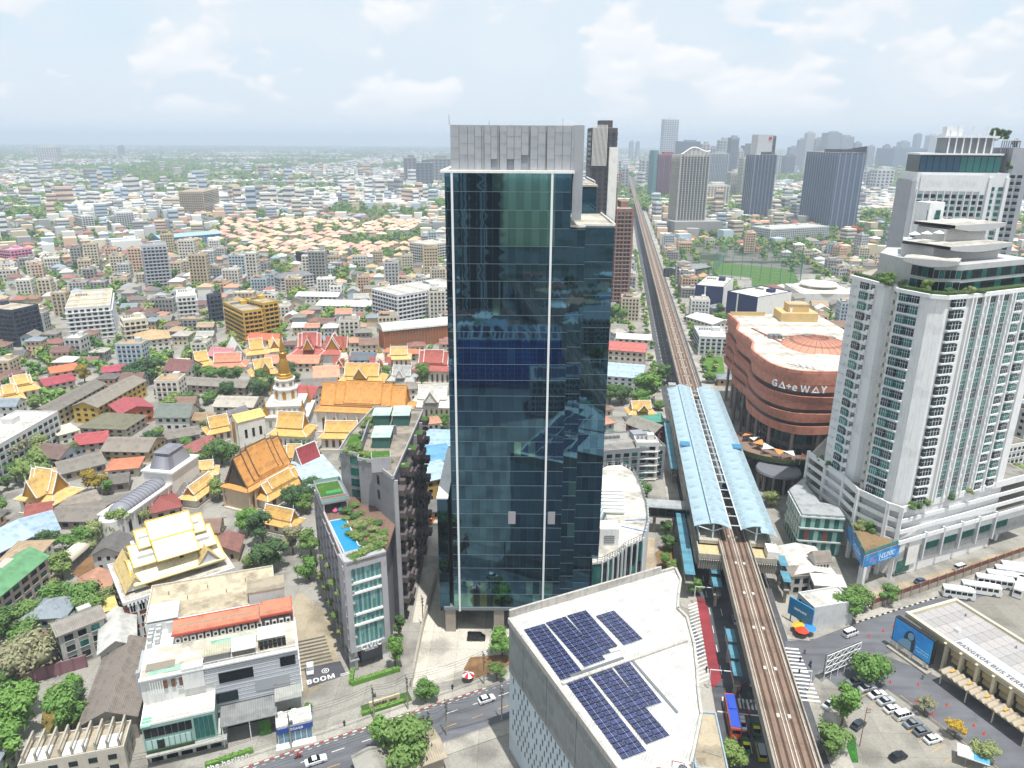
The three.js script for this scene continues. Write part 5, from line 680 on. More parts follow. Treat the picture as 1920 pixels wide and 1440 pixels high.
{// second residential tower behind
  const r=rectAt(230,-392,58,24,-0.18),o=thing('residential_tower','grey and white high-rise with open crown and rooftop trees behind the white tower','residential tower',r.x,r.z,r.rot);mark(r,2);o.scale.x=0.84;
  const w=wallM('#dde0e4'),gy=wallM('#a2a6ae'),H0=116;bx(o,'core',w,-4,0,0,50,H0,r.d);bx(o,'grey_core',gy,25.5,0,-1,9,H0+12,r.d - 1);bx(o,'grey_fin',gy,-30.2,0,0,2.4,H0 - 4,r.d+0.6);bx(o,'grey_fin',gy,31,0,2,1.6,H0+12,r.d - 8);
  const R=sideRun(50,r.d,'f'),sp={p:(u,q)=>{const[x,z]=R.p(u,q);return[x - 4,z];},rot:R.rot,L:R.L};windows(o,sp,{y0:24,y1:H0 - 10,cols:10,rows:28,u0:1,u1:39,fw:0.66,fh:0.62,mat:K.glass,alt:{n:3,mat:K.glassG},depth:0.3});windows(o,sp,{y0:24,y1:H0 - 6,cols:2,rows:28,u0:40,u1:49,fw:0.5,fh:0.6,mat:K.glassG,depth:0.5,stuff:true});
{const RR=sideRun(9,r.d - 1,'f'),s2={p:(u,q)=>{const[x,z]=RR.p(u,q);return[x+25.5,z - 1];},rot:0,L:9};windows(o,s2,{y0:20,y1:H0,cols:2,rows:30,fw:0.66,fh:0.5,mat:K.glass,stuff:true,depth:0.3,sill:w});}
  for(let i=0;i<=10;i++)ub(o,'mullion_fin',w,-28+i*3.85,10,12.3,0.5,H0 - 18,0.9);for(const x of[11.5,20.5])ub(o,'pier',w,x,0,12.4,2,H0 - 2,1.1);bx(o,'top_band',w,-10,H0 - 9,12.2,34,8,0.8);
  bx(o,'sky_lounge',K.glassD,-6,H0,-1,44,8.4,r.d - 4);for(let i=0;i<12;i++)ub(o,'lounge_pane',i<6?K.glassB:i % 3?K.glassG:M('#27605a',{r:0.1,m:0.3}),-26+i*3.7,H0+0.3,9.1,3.3,7.4,0.2);bx(o,'lounge_roof',w,-6,H0+8.4,-1,46,0.8,r.d - 2);bx(o,'crown',M('#7b7f86',{t:'wall'}),0,H0+9.2,-3,26,7.4,14);bx(o,'crown_slab',w,0,H0+16.6,-3,30,0.9,17);for(let i=0;i<7;i++)ub(o,'crown_frame',w,-12+i*4,H0+9.2,4.6,0.6,11+(i % 2)*2,1.0);bx(o,'crown_cap',w,-8,H0+17.5,-3,9,4.5,6);for(let i=0;i<9;i++)ub(o,'screen_slat',gy,17+i*1.2,H0+9,5,0.4,6.5,0.6);bx(o,'screen_top',w,21,H0+15.4,2,14,0.6,9);
  for(const[x,y,z,s]of[[14,H0+16,1,0.9],[18,H0+16,0,0.8],[22,H0+15.6,-1,0.8],[22.4,H0+1,9,0.9],[27,H0+12,0,0.7]]){const m=part(o,'planting',crowns[2],leafM[3],x,y,z);m.scale.setScalar(s);}bx(o,'podium',w,0,0,6,66,18,40);
}

// ---------------------------------------------------------------- bus terminal and its forecourt
{
  const r=R3([106.6,-168.4],[128.6,-111.6],[145.7,-118.8]),o=thing('bus_terminal','flat roofed cream bus terminal with roof lettering and colonnade of slender piers','bus terminal',r.x,r.z,r.rot);mark(r,3);
  const cr=wallM('#d2cab2'),cr2=wallM('#cbb98c'),slabM=M('#a3a2a4',{t:'roofc',r:0.9});const w=r.w,d=r.d,H0=9.4;
  bx(o,'body',cr2,0,0,-4.4,w - 2,H0 - 1,d - 11);bx(o,'roof_slab',K.conc,0,H0 - 0.6,0,w,0.5,d);for(let i=0;i<20;i++)for(let j=0;j<6;j++)bx(o,'roof_tile',M(['#a9a8ab','#a2a1a3','#aeacae'][(i*7+j*3)% 3],{t:'roofc',r:0.9}),-w / 2+1.2+(i+0.5)*(w - 2.4)/ 20,H0 - 0.1,-d / 2+1.2+(j+0.5)*(d - 2.4)/ 6,(w - 2.4)/ 20 - 0.07,0.12,(d - 2.4)/ 6 - 0.07);
  for(const[x,z,a,b]of[[0,d / 2 - 0.5,w+0.4,1.0],[0,-d / 2+0.4,w,0.8],[-w / 2+0.4,0,0.8,d - 1.6],[w / 2 - 0.4,0,0.8,d - 1.6]])bx(o,'parapet',cr,x,H0 - 0.9,z,a,1.5,b);
  const n=11;for(let i=0;i<=n;i++){const x=-w / 2+12.5+i*(w - 13.5)/ n;bx(o,'pier',cr,x,0,d / 2 - 0.7,0.75,H0 - 0.9,0.9);if(i<n){const s=(w - 13.5)/ n;bx(o,'upper_wall',cr2,x+s / 2,5.2,d / 2 - 2.2,s - 0.7,1.6,0.3);for(let k=0;k<4;k++)ub(o,'clerestory_pane',K.glassD,x+s*(k+0.75)/ 4.5,6.9,d / 2 - 2.2,s / 4.7,1.0,0.2);bx(o,'lower_wall',cr2,x+s / 2,2.9,d / 2 - 3,s - 0.7,1.2,0.3);for(let k=0;k<3;k++)ub(o,'shutter',M('#a99f86',{r:0.6}),x+s*(k+0.9)/ 3.8,4.1,d / 2 - 2.9,s / 4,1.0,0.2);uc(o,'lamp_dish',M('#d8cfb0',{r:0.5}),x,H0 - 0.4,d / 2+0.3,0.35,0.25);}}
  // folded canopy along the front
  for(let i=0;i<15;i++){const x=-w / 2+15.5+i*1.55;part(o,'canopy_fold',uvRoof(tris([[[-0.75,0,2],[0,0.55,2],[0,0.75,-2],[-0.75,0.2,-2]],[[0,0.55,2],[0.75,0,2],[0.75,0.2,-2],[0,0.75,-2]],[[-0.75,-0.1,2],[0.75,-0.1,2],[0,0.55,2]],[[-0.75,0.1,-2],[0,0.45,-2],[0,0.3,2],[-0.75,-0.1,2]],[[0,0.45,-2],[0.75,0.1,-2],[0.75,-0.1,2],[0,0.3,2]]])),M('#b4aa98',{t:'stain',r:0.9}),x,3.7,d / 2+2.2);if(i % 3===1)bx(o,'canopy_sign',lineY,x,4.55,d / 2+2,0.5,0.12,1.6);}for(const x of[15.5,22.5,29.5,37])ub(o,'canopy_post',cr,-w / 2+x,0,d / 2+3.6,0.25,3.7,0.25);
  // writing painted on the roof
  const txt=canvasMat(2048,220,(c,W,Hh)=>{c.clearRect(0,0,W,Hh);c.fillStyle='#abaaac';c.fillRect(0,0,W,Hh);c.fillStyle='#4c4a4b';c.font='bold 92px sans-serif';c.fillText('\u0e2a\u0e16\u0e32\u0e19\u0e35\u0e02\u0e19\u0e2a\u0e48\u0e07\u0e1c\u0e39\u0e49\u0e42\u0e14\u0e22\u0e2a\u0e32\u0e23\u0e01\u0e23\u0e38\u0e07\u0e40\u0e17\u0e1e\u0e2f (\u0e40\u0e2d\u0e01\u0e21\u0e31\u0e22)',20,95);c.font='bold 84px sans-serif';c.fillText('BANGKOK BUS TERMINAL (EASTERN)',20,200);},0.9);
  board(o,'roof_lettering',txt,-w / 2+35,H0+0.06,d / 2 - 4.0,44,4.9,0,-Math.PI / 2);
  for(const[x,z]of[[-20,3],[4,6.4],[9,6.8]]){bx(o,'roof_unit',K.whiteMetal,x,H0,z,1.4,0.9,0.9);}
  for(const x of[-24,-10,4,18])uc(o,'roof_vent',K.steel,x,H0,-5,0.2,0.8);
}
{
  const r=R3([103.0,-166.6],[107.6,-156.4],[108.5,-156.8]),o=thing('video_screen','large blue advertising screen with a portrait in front of the bus terminal','screen',r.x,r.z,r.rot);mark(r,1);
  const scr=canvasMat(768,480,(c,W,Hh)=>{const g=c.createLinearGradient(0,0,W,Hh);g.addColorStop(0,'#2b8fd0');g.addColorStop(0.5,'#1673c4');g.addColorStop(1,'#2f9ed8');c.fillStyle=g;c.fillRect(0,0,W,Hh);const rr=RNG(5);for(let i=0;i<160;i++){c.strokeStyle=`rgba(${90 + rr() * 80},${170 + rr() * 60},230,0.35)`;c.lineWidth=2+rr()*4;c.beginPath();const x=rr()*W,y=rr()*Hh;c.moveTo(x,y);c.bezierCurveTo(x+40,y - 20,x+80,y+20,x+130,y - 6);c.stroke();}c.fillStyle='#243440';c.beginPath();c.moveTo(250,480);c.bezierCurveTo(190,330,210,120,330,80);c.bezierCurveTo(440,90,470,260,440,480);c.fill();c.fillStyle='#6f95ad';c.beginPath();c.ellipse(345,190,58,78,0.15,0,7);c.fill();c.beginPath();c.moveTo(120,480);c.bezierCurveTo(130,350,220,310,300,280);c.lineTo(370,290);c.lineTo(380,480);c.fill();c.fillStyle='#2c4250';c.fillRect(312,175,26,6);c.fillRect(358,180,26,6);c.fillRect(330,232,34,5);c.strokeStyle='#d9ecf7';c.lineWidth=5;c.font='italic 46px serif';c.fillStyle='#d9ecf7';c.fillText('the new you',460,330);c.fillText('begins here',470,390);},0.35,{emissive:0xffffff,emissiveIntensity:0.18});scr.emissiveMap=scr.map;
  bx(o,'casing',K.black,0,2.6,-0.4,r.w+0.3,7.2,1.4);board(o,'screen',scr,0,6.2,0.32,r.w - 0.1,6.8);for(const x of[-4,0,4])bx(o,'leg',K.whiteMetal,x,0,-0.3,0.6,2.6,0.5);bx(o,'plinth',K.conc,0,0,0.4,r.w+1,0.5,2);
}
{// hoarding seen from behind: steel lattice
  const r=R3([79.5,-152.75],[90.52,-158.2],[90.7,-158.59]),o=thing('billboard','white steel lattice back of a billboard beside the parking lot tree','billboard',r.x,r.z,r.rot);const L=[];for(const y of[2.6,4.4,6.2,8])L.push(tube([-r.w / 2,y,0],[r.w / 2,y,0],0.09));for(let i=0;i<=5;i++){const x=-r.w / 2+i*r.w / 5;L.push(tube([x,0,0],[x,8,0],0.1));if(i<5)for(let j=0;j<3;j++)L.push(tube([x,2.6+j*1.8,0],[x+r.w / 5,4.4+j*1.8,0],0.06));}part(o,'lattice',merge(L),K.whiteMetal);bx(o,'panel',M('#7c7d80',{r:0.6}),0,2.6,-0.5,r.w,5.6,0.12);
}
{// blue billboard on the shophouse corner
  const r=R3([79.0,-178.3],[83.4,-172.0],[84,-172.4]),o=thing('billboard','deep blue billboard with small white lettering on the shophouse corner','billboard',r.x,r.z,r.rot);bx(o,'panel',M('#1f7fb0',{r:0.5}),0,2.4,0,r.w,5.4,0.4);letters(o,'lettering','MEPLARB',0.62,0.05,K.whiteMetal,0,4.8,0.21);for(const x of[-3,0,3])ub(o,'post',K.steelD,x,0,-0.3,0.25,2.5,0.25);
}
// white roofed shophouses between the station and the cross street
for(const[nm,lab,A,B,C,h,col,rt,rc,rh]of[
['shophouse','white shophouse with pale flat roof on the cross street corner',[82.37,-180.71],[84.26,-173.45],[95.99,-180.86],7,'#cfd1d2','flat','#d4d3cf',0],
['shophouse','low shophouse with long white sheet roof behind the corner shophouse',[85.01,-191.25],[97.73,-191.4],[97.42,-207.29],6.5,'#c9c9c6','gable','#d6d3cc',1.3],
['shophouse','small white gabled attic house among the shophouse roofs',[92.43,-194.36],[97.69,-195],[99.95,-199.71],9,'#d2d2d0','gable','#8f8478',2.4],
['shophouse','shophouse with rusty brown sheet roof below the small gabled attic',[84.13,-190.45],[96.02,-191.69],[96.83,-195.97],6.4,'#bdbbb6','mono','#8d837a',1.0],
['shophouse','shophouse with bright white lean-to roof near the leafy street trees',[89.05,-185.17],[97.65,-184.22],[96.57,-189.52],7,'#c6c6c4','mono','#e0e0dd',0.8]])house(nm,lab,'shophouse',R3(A,B,C),h,wallM(col),rt==='flat'?flatM(rc):ribM(rc),{roof:rt,rh:rh||1,over:0.3,win:[['f',4,2],['l',4,2]],group:'shophouses by the station'});
// boundary wall of the terminal yard with brick infill
{const o=thing('boundary_wall','long concrete boundary wall with red brick panels along the condominium drive','wall',140,-200);const A=[106,-183.6],B=[186,-221],R=run(o,A,B),n=22;for(let i=0;i<n;i++){const[x,z]=R.p((i+0.5)*R.L / n,0);bx(o,'brick_panel',M('#7d4c41',{t:'tile',r:0.9}),x,1.9,z,R.L / n - 0.5,1.5,0.25,R.rot);bx(o,'base_panel',K.conc,x,0,z,R.L / n - 0.02,1.9,0.4,R.rot);const[px_,pz_]=R.p(i*R.L / n,0);bx(o,'pier',M('#8c7a6d',{t:'stain'}),px_,0,pz_,0.5,3.6,0.5,R.rot);}markPoly(A,B,1);}
sheet('driveway',[[104,-190],[186,-225],[188,-222],[106,-185]],0.02,M('#b5a78f',{t:'conc',r:0.9}));
const yard=sheet('paved_yard',[[126,-183],[134,-186.5],[205,-219],[240,-200],[180,-110],[148,-118]],0.02,M('#8f8c86',{t:'conc',r:0.95}));
const lot=sheet('parking_lot',[SKW(17.5,147),[84,-146],[94.5,-150.5],[108,-123],[118,-100],[60,-70],SKW(17.5,90)],0.026,M('#9f9c95',{t:'conc',r:0.95}));
{const R=(A,B,n,w)=>{const dx=B[0]- A[0],dz=B[1]- A[1];for(let i=0;i<=n;i++)part(lot,'bay_line',boxG(5,0.004,0.12),lineY,A[0]+dx*i / n - 2.2,0.002,A[1]+dz*i / n,0.5).userData.kind='structure';};R([90,-152],[102,-126],9);dashes([97,-148],[112,-116],14,0.9,0.14,0.03,0.004,lot,'edge_line',lineY);}

// ---------------------------------------------------------------- temple quarter
const R2=(A,B,d)=>{const L=Math.hypot(B[0]- A[0],B[1]- A[1]);return R3(A,B,[B[0]+(B[1]- A[1])/ L*d,B[1]-(B[0]- A[0])/ L*d]);};
const TY=tileM('#e6b34e'),TO=tileM('#e69e3a'),TYL=tileM('#ecc06a'),TR=tileM('#bb5a4e'),TS=tileM('#d98a66'),TC=tileM('#a8343f'),trimW=paint('#e4e2da',0.6),trimG=M('#b98a2e',{r:0.45,m:0.4});
function sweptG(w,d,h,curve=0.25,t=0.25){// steep Thai roof: slopes dip towards the eaves, ridge along x
  return cached(`s${w.toFixed(2)},${d.toFixed(2)},${h.toFixed(2)},${curve}`,()=>{const f=[],n=5,a=w / 2;const pr=[];for(let i=0;i<=n;i++){const q=i / n;pr.push([d / 2*(1 - q),h*(q*(1 - curve)+q*q*curve)]);}
    for(let i=0;i<n;i++){const[z0,y0]=pr[i],[z1,y1]=pr[i+1];for(const s of[1,-1]){const q=(x,z,y)=>[x,y,z*s];const A=[q(-a*s,z0,y0+t),q(a*s,z0,y0+t),q(a*s,z1,y1+t),q(-a*s,z1,y1+t)];f.push(A);f.push([q(a*s,z0,y0),q(-a*s,z0,y0),q(-a*s,z1,y1),q(a*s,z1,y1)]);}for(const e of[-a,a])for(const s of[1,-1]){const Q=[[e,y0,z0*s],[e,y0+t,z0*s],[e,y1+t,z1*s],[e,y1,z1*s]];f.push((e>0)===(s>0)?Q:Q.slice().reverse());}}
    return uvRoof(tris(f));});
}
function bargeG(d,h,curve){const L=[];const n=5;for(const s of[1,-1])for(let i=0;i<n;i++){const y=(q)=>h*(q*(1 - curve)+q*q*curve);const q0=i / n,q1=(i+1)/ n,A=[0,y(q0)+0.3,s*d / 2*(1 - q0)],B=[0,y(q1)+0.3,s*d / 2*(1 - q1)];L.push(tube(A,B,0.22,5));if(i % 2===0)L.push(tube(A,[0,A[1]+0.75,A[2]+s*0.35],0.1,4));}L.push(tube([0,h+0.2,0],[0.0,h+1.9,0.0],0.13,5));return merge(L);}
function thai(label,r,hw,hr,rm,q={}){// hall with skirt roof, stepped steep roofs, barge boards and finials
  const{tiers=2,trim=trimW,wm=K.white,name='temple_hall',cat='temple hall',group,cols=0,skirt=0.26,axis=r.w>=r.d?'x':'z',wins=5,cross}=q;
  const A=axis==='x',w=A?r.w:r.d,d=A?r.d:r.w,o=thing(name,label,cat,r.x,r.z,r.rot+(A?0:Math.PI / 2),group);mark(r,0.5);
  bx(o,'wall',wm,0,0,0,w - 2.4,hw+0.4,d - 2.4);bx(o,'plinth',wallM('#c9c2b4'),0,0,0,w - 0.6,0.7,d - 0.6);
  const sk=d*skirt,up=d - 2*sk*0.86,ys=hw+sk*0.62;// skirt: sloped ring below the upper roof
  const a=w / 2,b=d / 2,ai=a - sk,bi=b - sk,rg=(ax,bz,y)=>[[-ax,y,bz],[ax,y,bz],[ax,y,-bz],[-ax,y,-bz]],o1=rg(a,b,hw),i1=rg(ai,bi,ys),f=[];for(let i=0;i<4;i++){const j=(i+1)% 4;f.push([o1[i],o1[j],i1[j],i1[i]],[[o1[j][0],hw - 0.25,o1[j][2]],[o1[i][0],hw - 0.25,o1[i][2]],[i1[i][0],ys - 0.3,i1[i][2]],[i1[j][0],ys - 0.3,i1[j][2]]],[[o1[i][0],hw - 0.25,o1[i][2]],[o1[j][0],hw - 0.25,o1[j][2]],o1[j],o1[i]]);}
  part(o,'skirt_roof',uvRoof(tris(f)),rm);const hips=[];for(let i=0;i<4;i++)hips.push(tube([o1[i][0],hw+0.1,o1[i][2]],[i1[i][0],ys+0.1,i1[i][2]],0.16,5));part(o,'hip_trim',merge(hips),trim);bx(o,'upper_wall',wm,0,hw,0,w - 2*sk - 0.4,ys - hw+0.6,d - 2*sk - 0.4);
  let W=w - 2*sk+1,Y=ys+0.15,Hh=hr;const cv=0.22;
  for(let t=0;t<tiers;t++){const dd=up*(1 - 0.015*t);part(o,'upper_roof',sweptG(W,dd,Hh,cv),rm,0,Y,0);for(const k of[-1,1]){part(o,'barge_board',cached(`bg${dd.toFixed(2)},${Hh.toFixed(2)}`,()=>bargeG(dd,Hh,cv)),trim,k*W / 2,Y,0);part(o,'gable_panel',triG(dd - 0.6,Hh - 0.3,0.15),q.gm||trimG,k*(W / 2 - 0.5),Y,0,Math.PI / 2);}bx(o,'ridge_cap',trim,0,Y+Hh+0.12,0,W,0.3,0.35);W*=0.66;Y+=0.75;}
  if(cross){part(o,'cross_roof',sweptG(d*0.9,w*cross,Hh*0.92,cv),rm,0,ys+0.1,d*0.12,Math.PI / 2);part(o,'barge_board',bargeG(w*cross,Hh*0.92,cv),trim,0,ys+0.1,d*0.57,Math.PI / 2);part(o,'gable_panel',triG(w*cross - 0.5,Hh*0.85,0.15),q.gm||trimG,0,ys+0.1,d*0.55);}
  for(let i=0;i<wins;i++)for(const s of[1,-1]){const x=-w / 2+2+(i+0.5)*(w - 4)/ wins;ub(o,'window',M('#6b4a30',{r:0.6}),x,1.4,s*(d / 2 - 1.16),(w - 4)/ wins*0.4,hw*0.5,0.1);part(o,'window_gable',triG((w - 4)/ wins*0.55,1.1,0.12),trimG,x,1.4+hw*0.5,s*(d / 2 - 1.14));}
  for(let i=0;i<cols;i++)for(const s of[1,-1])bx(o,'column',wm,-w / 2+0.9+i*(w - 1.8)/(cols - 1),0.6,s*(d / 2 - 0.7),0.55,hw - 0.7,0.55);
  return o;
}
thai('large ordination hall with glossy orange roof and dark carved gable',R3([-106.97,-243.1],[-94.64,-237.57],[-92.57,-265.29]),9,10.5,TO,{tiers:3,trim:M('#6e5640',{r:0.6}),gm:M('#4f4438',{t:'wall',r:0.8}),wm:wallM('#c9b59c'),cols:9,skirt:0.13,wins:7,axis:'z'});
thai('white walled hall with amber two tier roof below the gilded stupa',R3([-106.24,-294.57],[-88.33,-292.46],[-87.16,-305.97]),8,6.2,TY,{tiers:1,wins:6});
thai('long amber roofed assembly hall behind the dark grey condominium',R2([-91.59,-316.63],[-46.81,-312.16],17),11,9,TO,{tiers:3,cols:10,skirt:0.18,wins:8,trim:M('#c98a2b',{r:0.6})});
thai('small amber hall in front of the long assembly hall',R2([-84.65,-296.03],[-65.72,-295.61],11),6,4.2,TY,{tiers:1,wins:5});
thai('amber roofed cloister hall right behind the ordination hall',R2([-94.11,-264.61],[-79.53,-265.6],13),6,4.5,TY,{tiers:2,wins:5});
thai('low amber wing with dormer beside the crimson gable',R2([-88.48,-239.35],[-79.02,-258.39],9),4.5,3.4,TY,{tiers:2,wins:4});
thai('amber gable shrine left of the white arched gatehouse',R2([-134.98,-300.95],[-124.68,-308.51],10),5,4.6,TY,{tiers:1,wins:3});
thai('amber two tier hall with white gables between the twin spires and the stupa',R2([-93.51,-370.63],[-68.19,-369.77],15),7,6,TY,{tiers:1,cross:0.3,wins:6});
thai('crimson stepped hall with white barge boards behind the salmon roof',R2([-132.27,-419.4],[-110.5,-421.66],18),8,7.5,TR,{tiers:2,cross:0.3,wins:5});
thai('crimson stepped hall right of its twin near the grey slate roof',R2([-114.91,-419.8],[-100.42,-420.14],18),8,7,TR,{tiers:2,cross:0.42,wins:4});
thai('amber hall with a wide gable near the white steep roof',R2([-160.24,-423.9],[-147.8,-429.53],13),6,6,TY,{tiers:1,wins:3});
thai('amber hall behind the salmon roofed shed',R2([-149.85,-431.29],[-141.03,-435.16],12),6,5,TYL,{tiers:1,cross:0.4,wins:2});
thai('amber gabled hall left of the stupa spire',R2([-143.26,-382.61],[-129.5,-390.33],13),6,5.2,TY,{tiers:1,cross:0.34,wins:3});
thai('red tiled cloister wing left of the twin spires',R2([-103.41,-405.02],[-96.97,-403.57],8),5,3,TR,{tiers:1,wins:2});
thai('long red and amber roofed hall beside the glass tower',R2([-56.57,-390.09],[-32.75,-387.58],16),8,6.5,TR,{tiers:2,wins:7});
thai('amber hall beyond the twin spires',R2([-74.76,-417.22],[-59.95,-418.59],11),6,4.5,TYL,{tiers:1,wins:4});
thai('amber roofed pavilion with white barge boards and stacked eaves by the school',R3([-179.49,-237.38],[-162.39,-232.87],[-163.85,-247.6]),6,7,TYL,{tiers:2,cross:0.36,wins:5,name:'thai_pavilion',cat:'pavilion'});
thai('amber hall at the left edge behind the white slab school',R2([-258.11,-353.58],[-246.58,-363.73],14),5,4,TY,{tiers:2,wins:3});
thai('amber hall below its twin at the left edge',R2([-254.68,-340.31],[-244.85,-348.39],12),5,4,TY,{tiers:2,wins:3});
thai('amber hall with low eaves near the brown garden tree',R2([-183.52,-401.51],[-172.56,-408.79],13),5,5,TY,{tiers:1,wins:3});
thai('salmon tiled hall with white ridge beside the long grey shed',R2([-174.26,-399.99],[-153.27,-403.92],14),5,4.6,TS,{tiers:1,wins:4});
thai('small crimson hall with tall gable right of the ordination hall',R2([-81.98,-262.42],[-74.79,-272.51],10),5,7.5,TC,{tiers:1,skirt:0.18,wins:3,gm:M('#c9b5a8'),axis:'x'});
thai('white hall with white tiled gables left of the glass tower',R2([-49.88,-333.74],[-28.45,-332.54],16),7,6,tileM('#dcdcd8'),{tiers:1,cross:0.36,wins:7,gm:K.white});
thai('pale grey hall with a small gable behind the leafy courtyard tree',R2([-68.13,-377],[-52.92,-375.34],12),6,5,tileM('#b9bcbe'),{tiers:1,cross:0.34,wins:4,gm:K.white});
thai('amber roofed gate lodge behind the yellow roofed school',R2([-88.41,-225.95],[-74.56,-220.63],8),4,3.6,TY,{tiers:1,wins:3});
thai('low amber cloister along the ordination hall',R2([-126.11,-259.91],[-115.6,-263.28],9),4,3,TYL,{tiers:1,wins:3});
thai('amber cloister wing below the ordination hall gable',R2([-115.12,-240.75],[-111.82,-256.98],8),4,3,TYL,{tiers:1,wins:3});
thai('small amber roofed shrine beyond the viaduct next to the leafy round tree',R2([56.38,-329.82],[70.09,-331.38],10),5,3.4,TY,{tiers:1,wins:2,cross:0.4});

{// gilded stupa on white terraces
  const[sx,sz]=[-0,0];const c=R3([-112.61,-313.88],[-94.72,-314.19],[-103.9,-348.31]);const X=[-108.17,-327.88];const o=thing('stupa','white terraced stupa with gilded bell and needle spire above the temple roofs','stupa',X[0],X[1]- 4,0.12);mark(rectAt(X[0],X[1]- 4,26,26));
  const w=wallM('#dad8d2'),lat=(pts,n=8)=>new THREE.LatheGeometry(pts.map((p)=>new THREE.Vector2(p[0]*0.78,p[1])),n).rotateY(Math.PI / 8);
  for(const[y,s,h]of[[0,22,6],[6,16.5,4.5]]){bx(o,'terrace',w,0,y,0,s,h,s);for(let i=0;i<4;i++)for(let k=0;k<7;k++){const R=sideRun(s,s,'frbl'[i]),[x,z]=R.p((k+0.5)*s / 7,0.05);ub(o,'niche',M('#8d8a84',{r:0.7}),x,y+h*0.2,z,s / 16,h*0.55,0.12,R.rot);}bx(o,'terrace_cornice',w,0,y+h,0,s+0.9,0.5,s+0.9);}
  part(o,'drum',lat([[8.4,0],[8.4,1],[7.4,1.2],[7.2,6],[7.7,6.3],[7.7,6.9],[6.2,7.1],[5.9,10.6],[6.4,10.8],[6.2,11.4],[0,11.4]]).toNonIndexed(),w,0,10.9,0).geometry.computeVertexNormals();
  for(let i=0;i<8;i++){const a=i*Math.PI / 4;ub(o,'drum_niche',trimG,Math.sin(a)*5.25,12.9,Math.cos(a)*5.25,1.6,2.6,0.3,a);part(o,'niche_gable',triG(2.4,1.6,0.3),K.gold,Math.sin(a)*5.35,15.5,Math.cos(a)*5.35,a);for(const q of[-1,0,1])ub(o,'slit',M('#55524c'),Math.sin(a+q*0.14)*4.4,19,Math.cos(a+q*0.14)*4.4,0.4,1.6,0.2,a);}
  part(o,'bell',lat([[5.4,0],[5.0,0.5],[5.1,1],[4.2,1.4],[4.2,2.2],[3.6,2.6],[3.2,6],[2.6,8.4],[2.0,9.8],[2.0,10.4],[0,10.4]],8).toNonIndexed(),K.gold,0,22.2,0).geometry.computeVertexNormals();
  part(o,'harmika',lat([[2.2,0],[2.2,1.6],[2.5,1.7],[2.5,2.1],[1.6,2.2],[1.5,3.4],[0,3.4]],8),K.gold,0,32.6,0);const sp=[];for(let i=0;i<14;i++){const r=1.45*(1 - i / 15);sp.push([r,i*0.5],[r*0.82,i*0.5+0.34]);}sp.push([0.28,7.2],[0.3,8.8],[0.12,10.5],[0.06,15],[0,15]);part(o,'spire',new THREE.LatheGeometry(sp.map((p)=>new THREE.Vector2(...p)),12),K.gold,0,36,0);
  for(const[x,z]of[[-8.6,8.6],[8.6,8.6],[-8.6,-8.6],[8.6,-8.6]]){const s=part(o,'corner_spire',lat([[1.9,0],[1.9,1.2],[1.4,1.6],[1.5,2.4],[0.9,3.2],[1,3.8],[0.6,4.6],[0.55,6],[0.2,7.6],[0.05,10],[0,10]],10),K.gold,x,6.5,z);}
}
for(const[i,p]of[[-98.27,-411.65],[-77.04,-410.48]].entries()){const o=thing('spired_shrine',['white cruciform shrine with gilded tiered spire, nearer the crimson halls','white cruciform shrine with gilded tiered spire, nearer the glass tower'][i],'shrine',p[0],p[1],0.1,'twin spired shrines');mark(rectAt(p[0],p[1],12,12));const w=wallM('#dedcd4');bx(o,'base',w,0,0,0,9,6.5,9);bx(o,'porch',w,0,0,0,12,5.5,4);bx(o,'porch',w,0,0,0,4,5.5,12);for(const a of[0,1.5708])part(o,'porch_roof',sweptG(12.6,4.8,4,0.2),TR,0,5.5,0,a);for(const[x,z,a]of[[0,6.3,0],[6.3,0,1.57],[-6.3,0,-1.57]]){part(o,'porch_gable',triG(4.2,3.6,0.2),K.gold,x,5.6,z,a);ub(o,'doorway',M('#5b4636'),x*0.98,0.3,z*0.98,1.7,3.4,0.2,a);}const pts=[];for(let k=0;k<7;k++){const r=3.7*(1 - k / 8);pts.push([r,k*1.25],[r,k*1.25+0.5],[r*0.86,k*1.25+0.6]);}pts.push([0.4,9],[0.3,11],[0.06,17],[0,17]);part(o,'tiered_roof',new THREE.LatheGeometry(pts.slice(0,15).map((q)=>new THREE.Vector2(...q)),8),w,0,6.5,0);part(o,'spire',new THREE.LatheGeometry(pts.slice(14).map((q)=>new THREE.Vector2(...q)),8),K.gold,0,6.5,0);for(let k=0;k<4;k++)part(o,'gilt_ring',new THREE.TorusGeometry(3.6*(1 - k / 6.5),0.16,5,16).rotateX(Math.PI / 2),K.gold,0,7.0+k*1.25,0);}
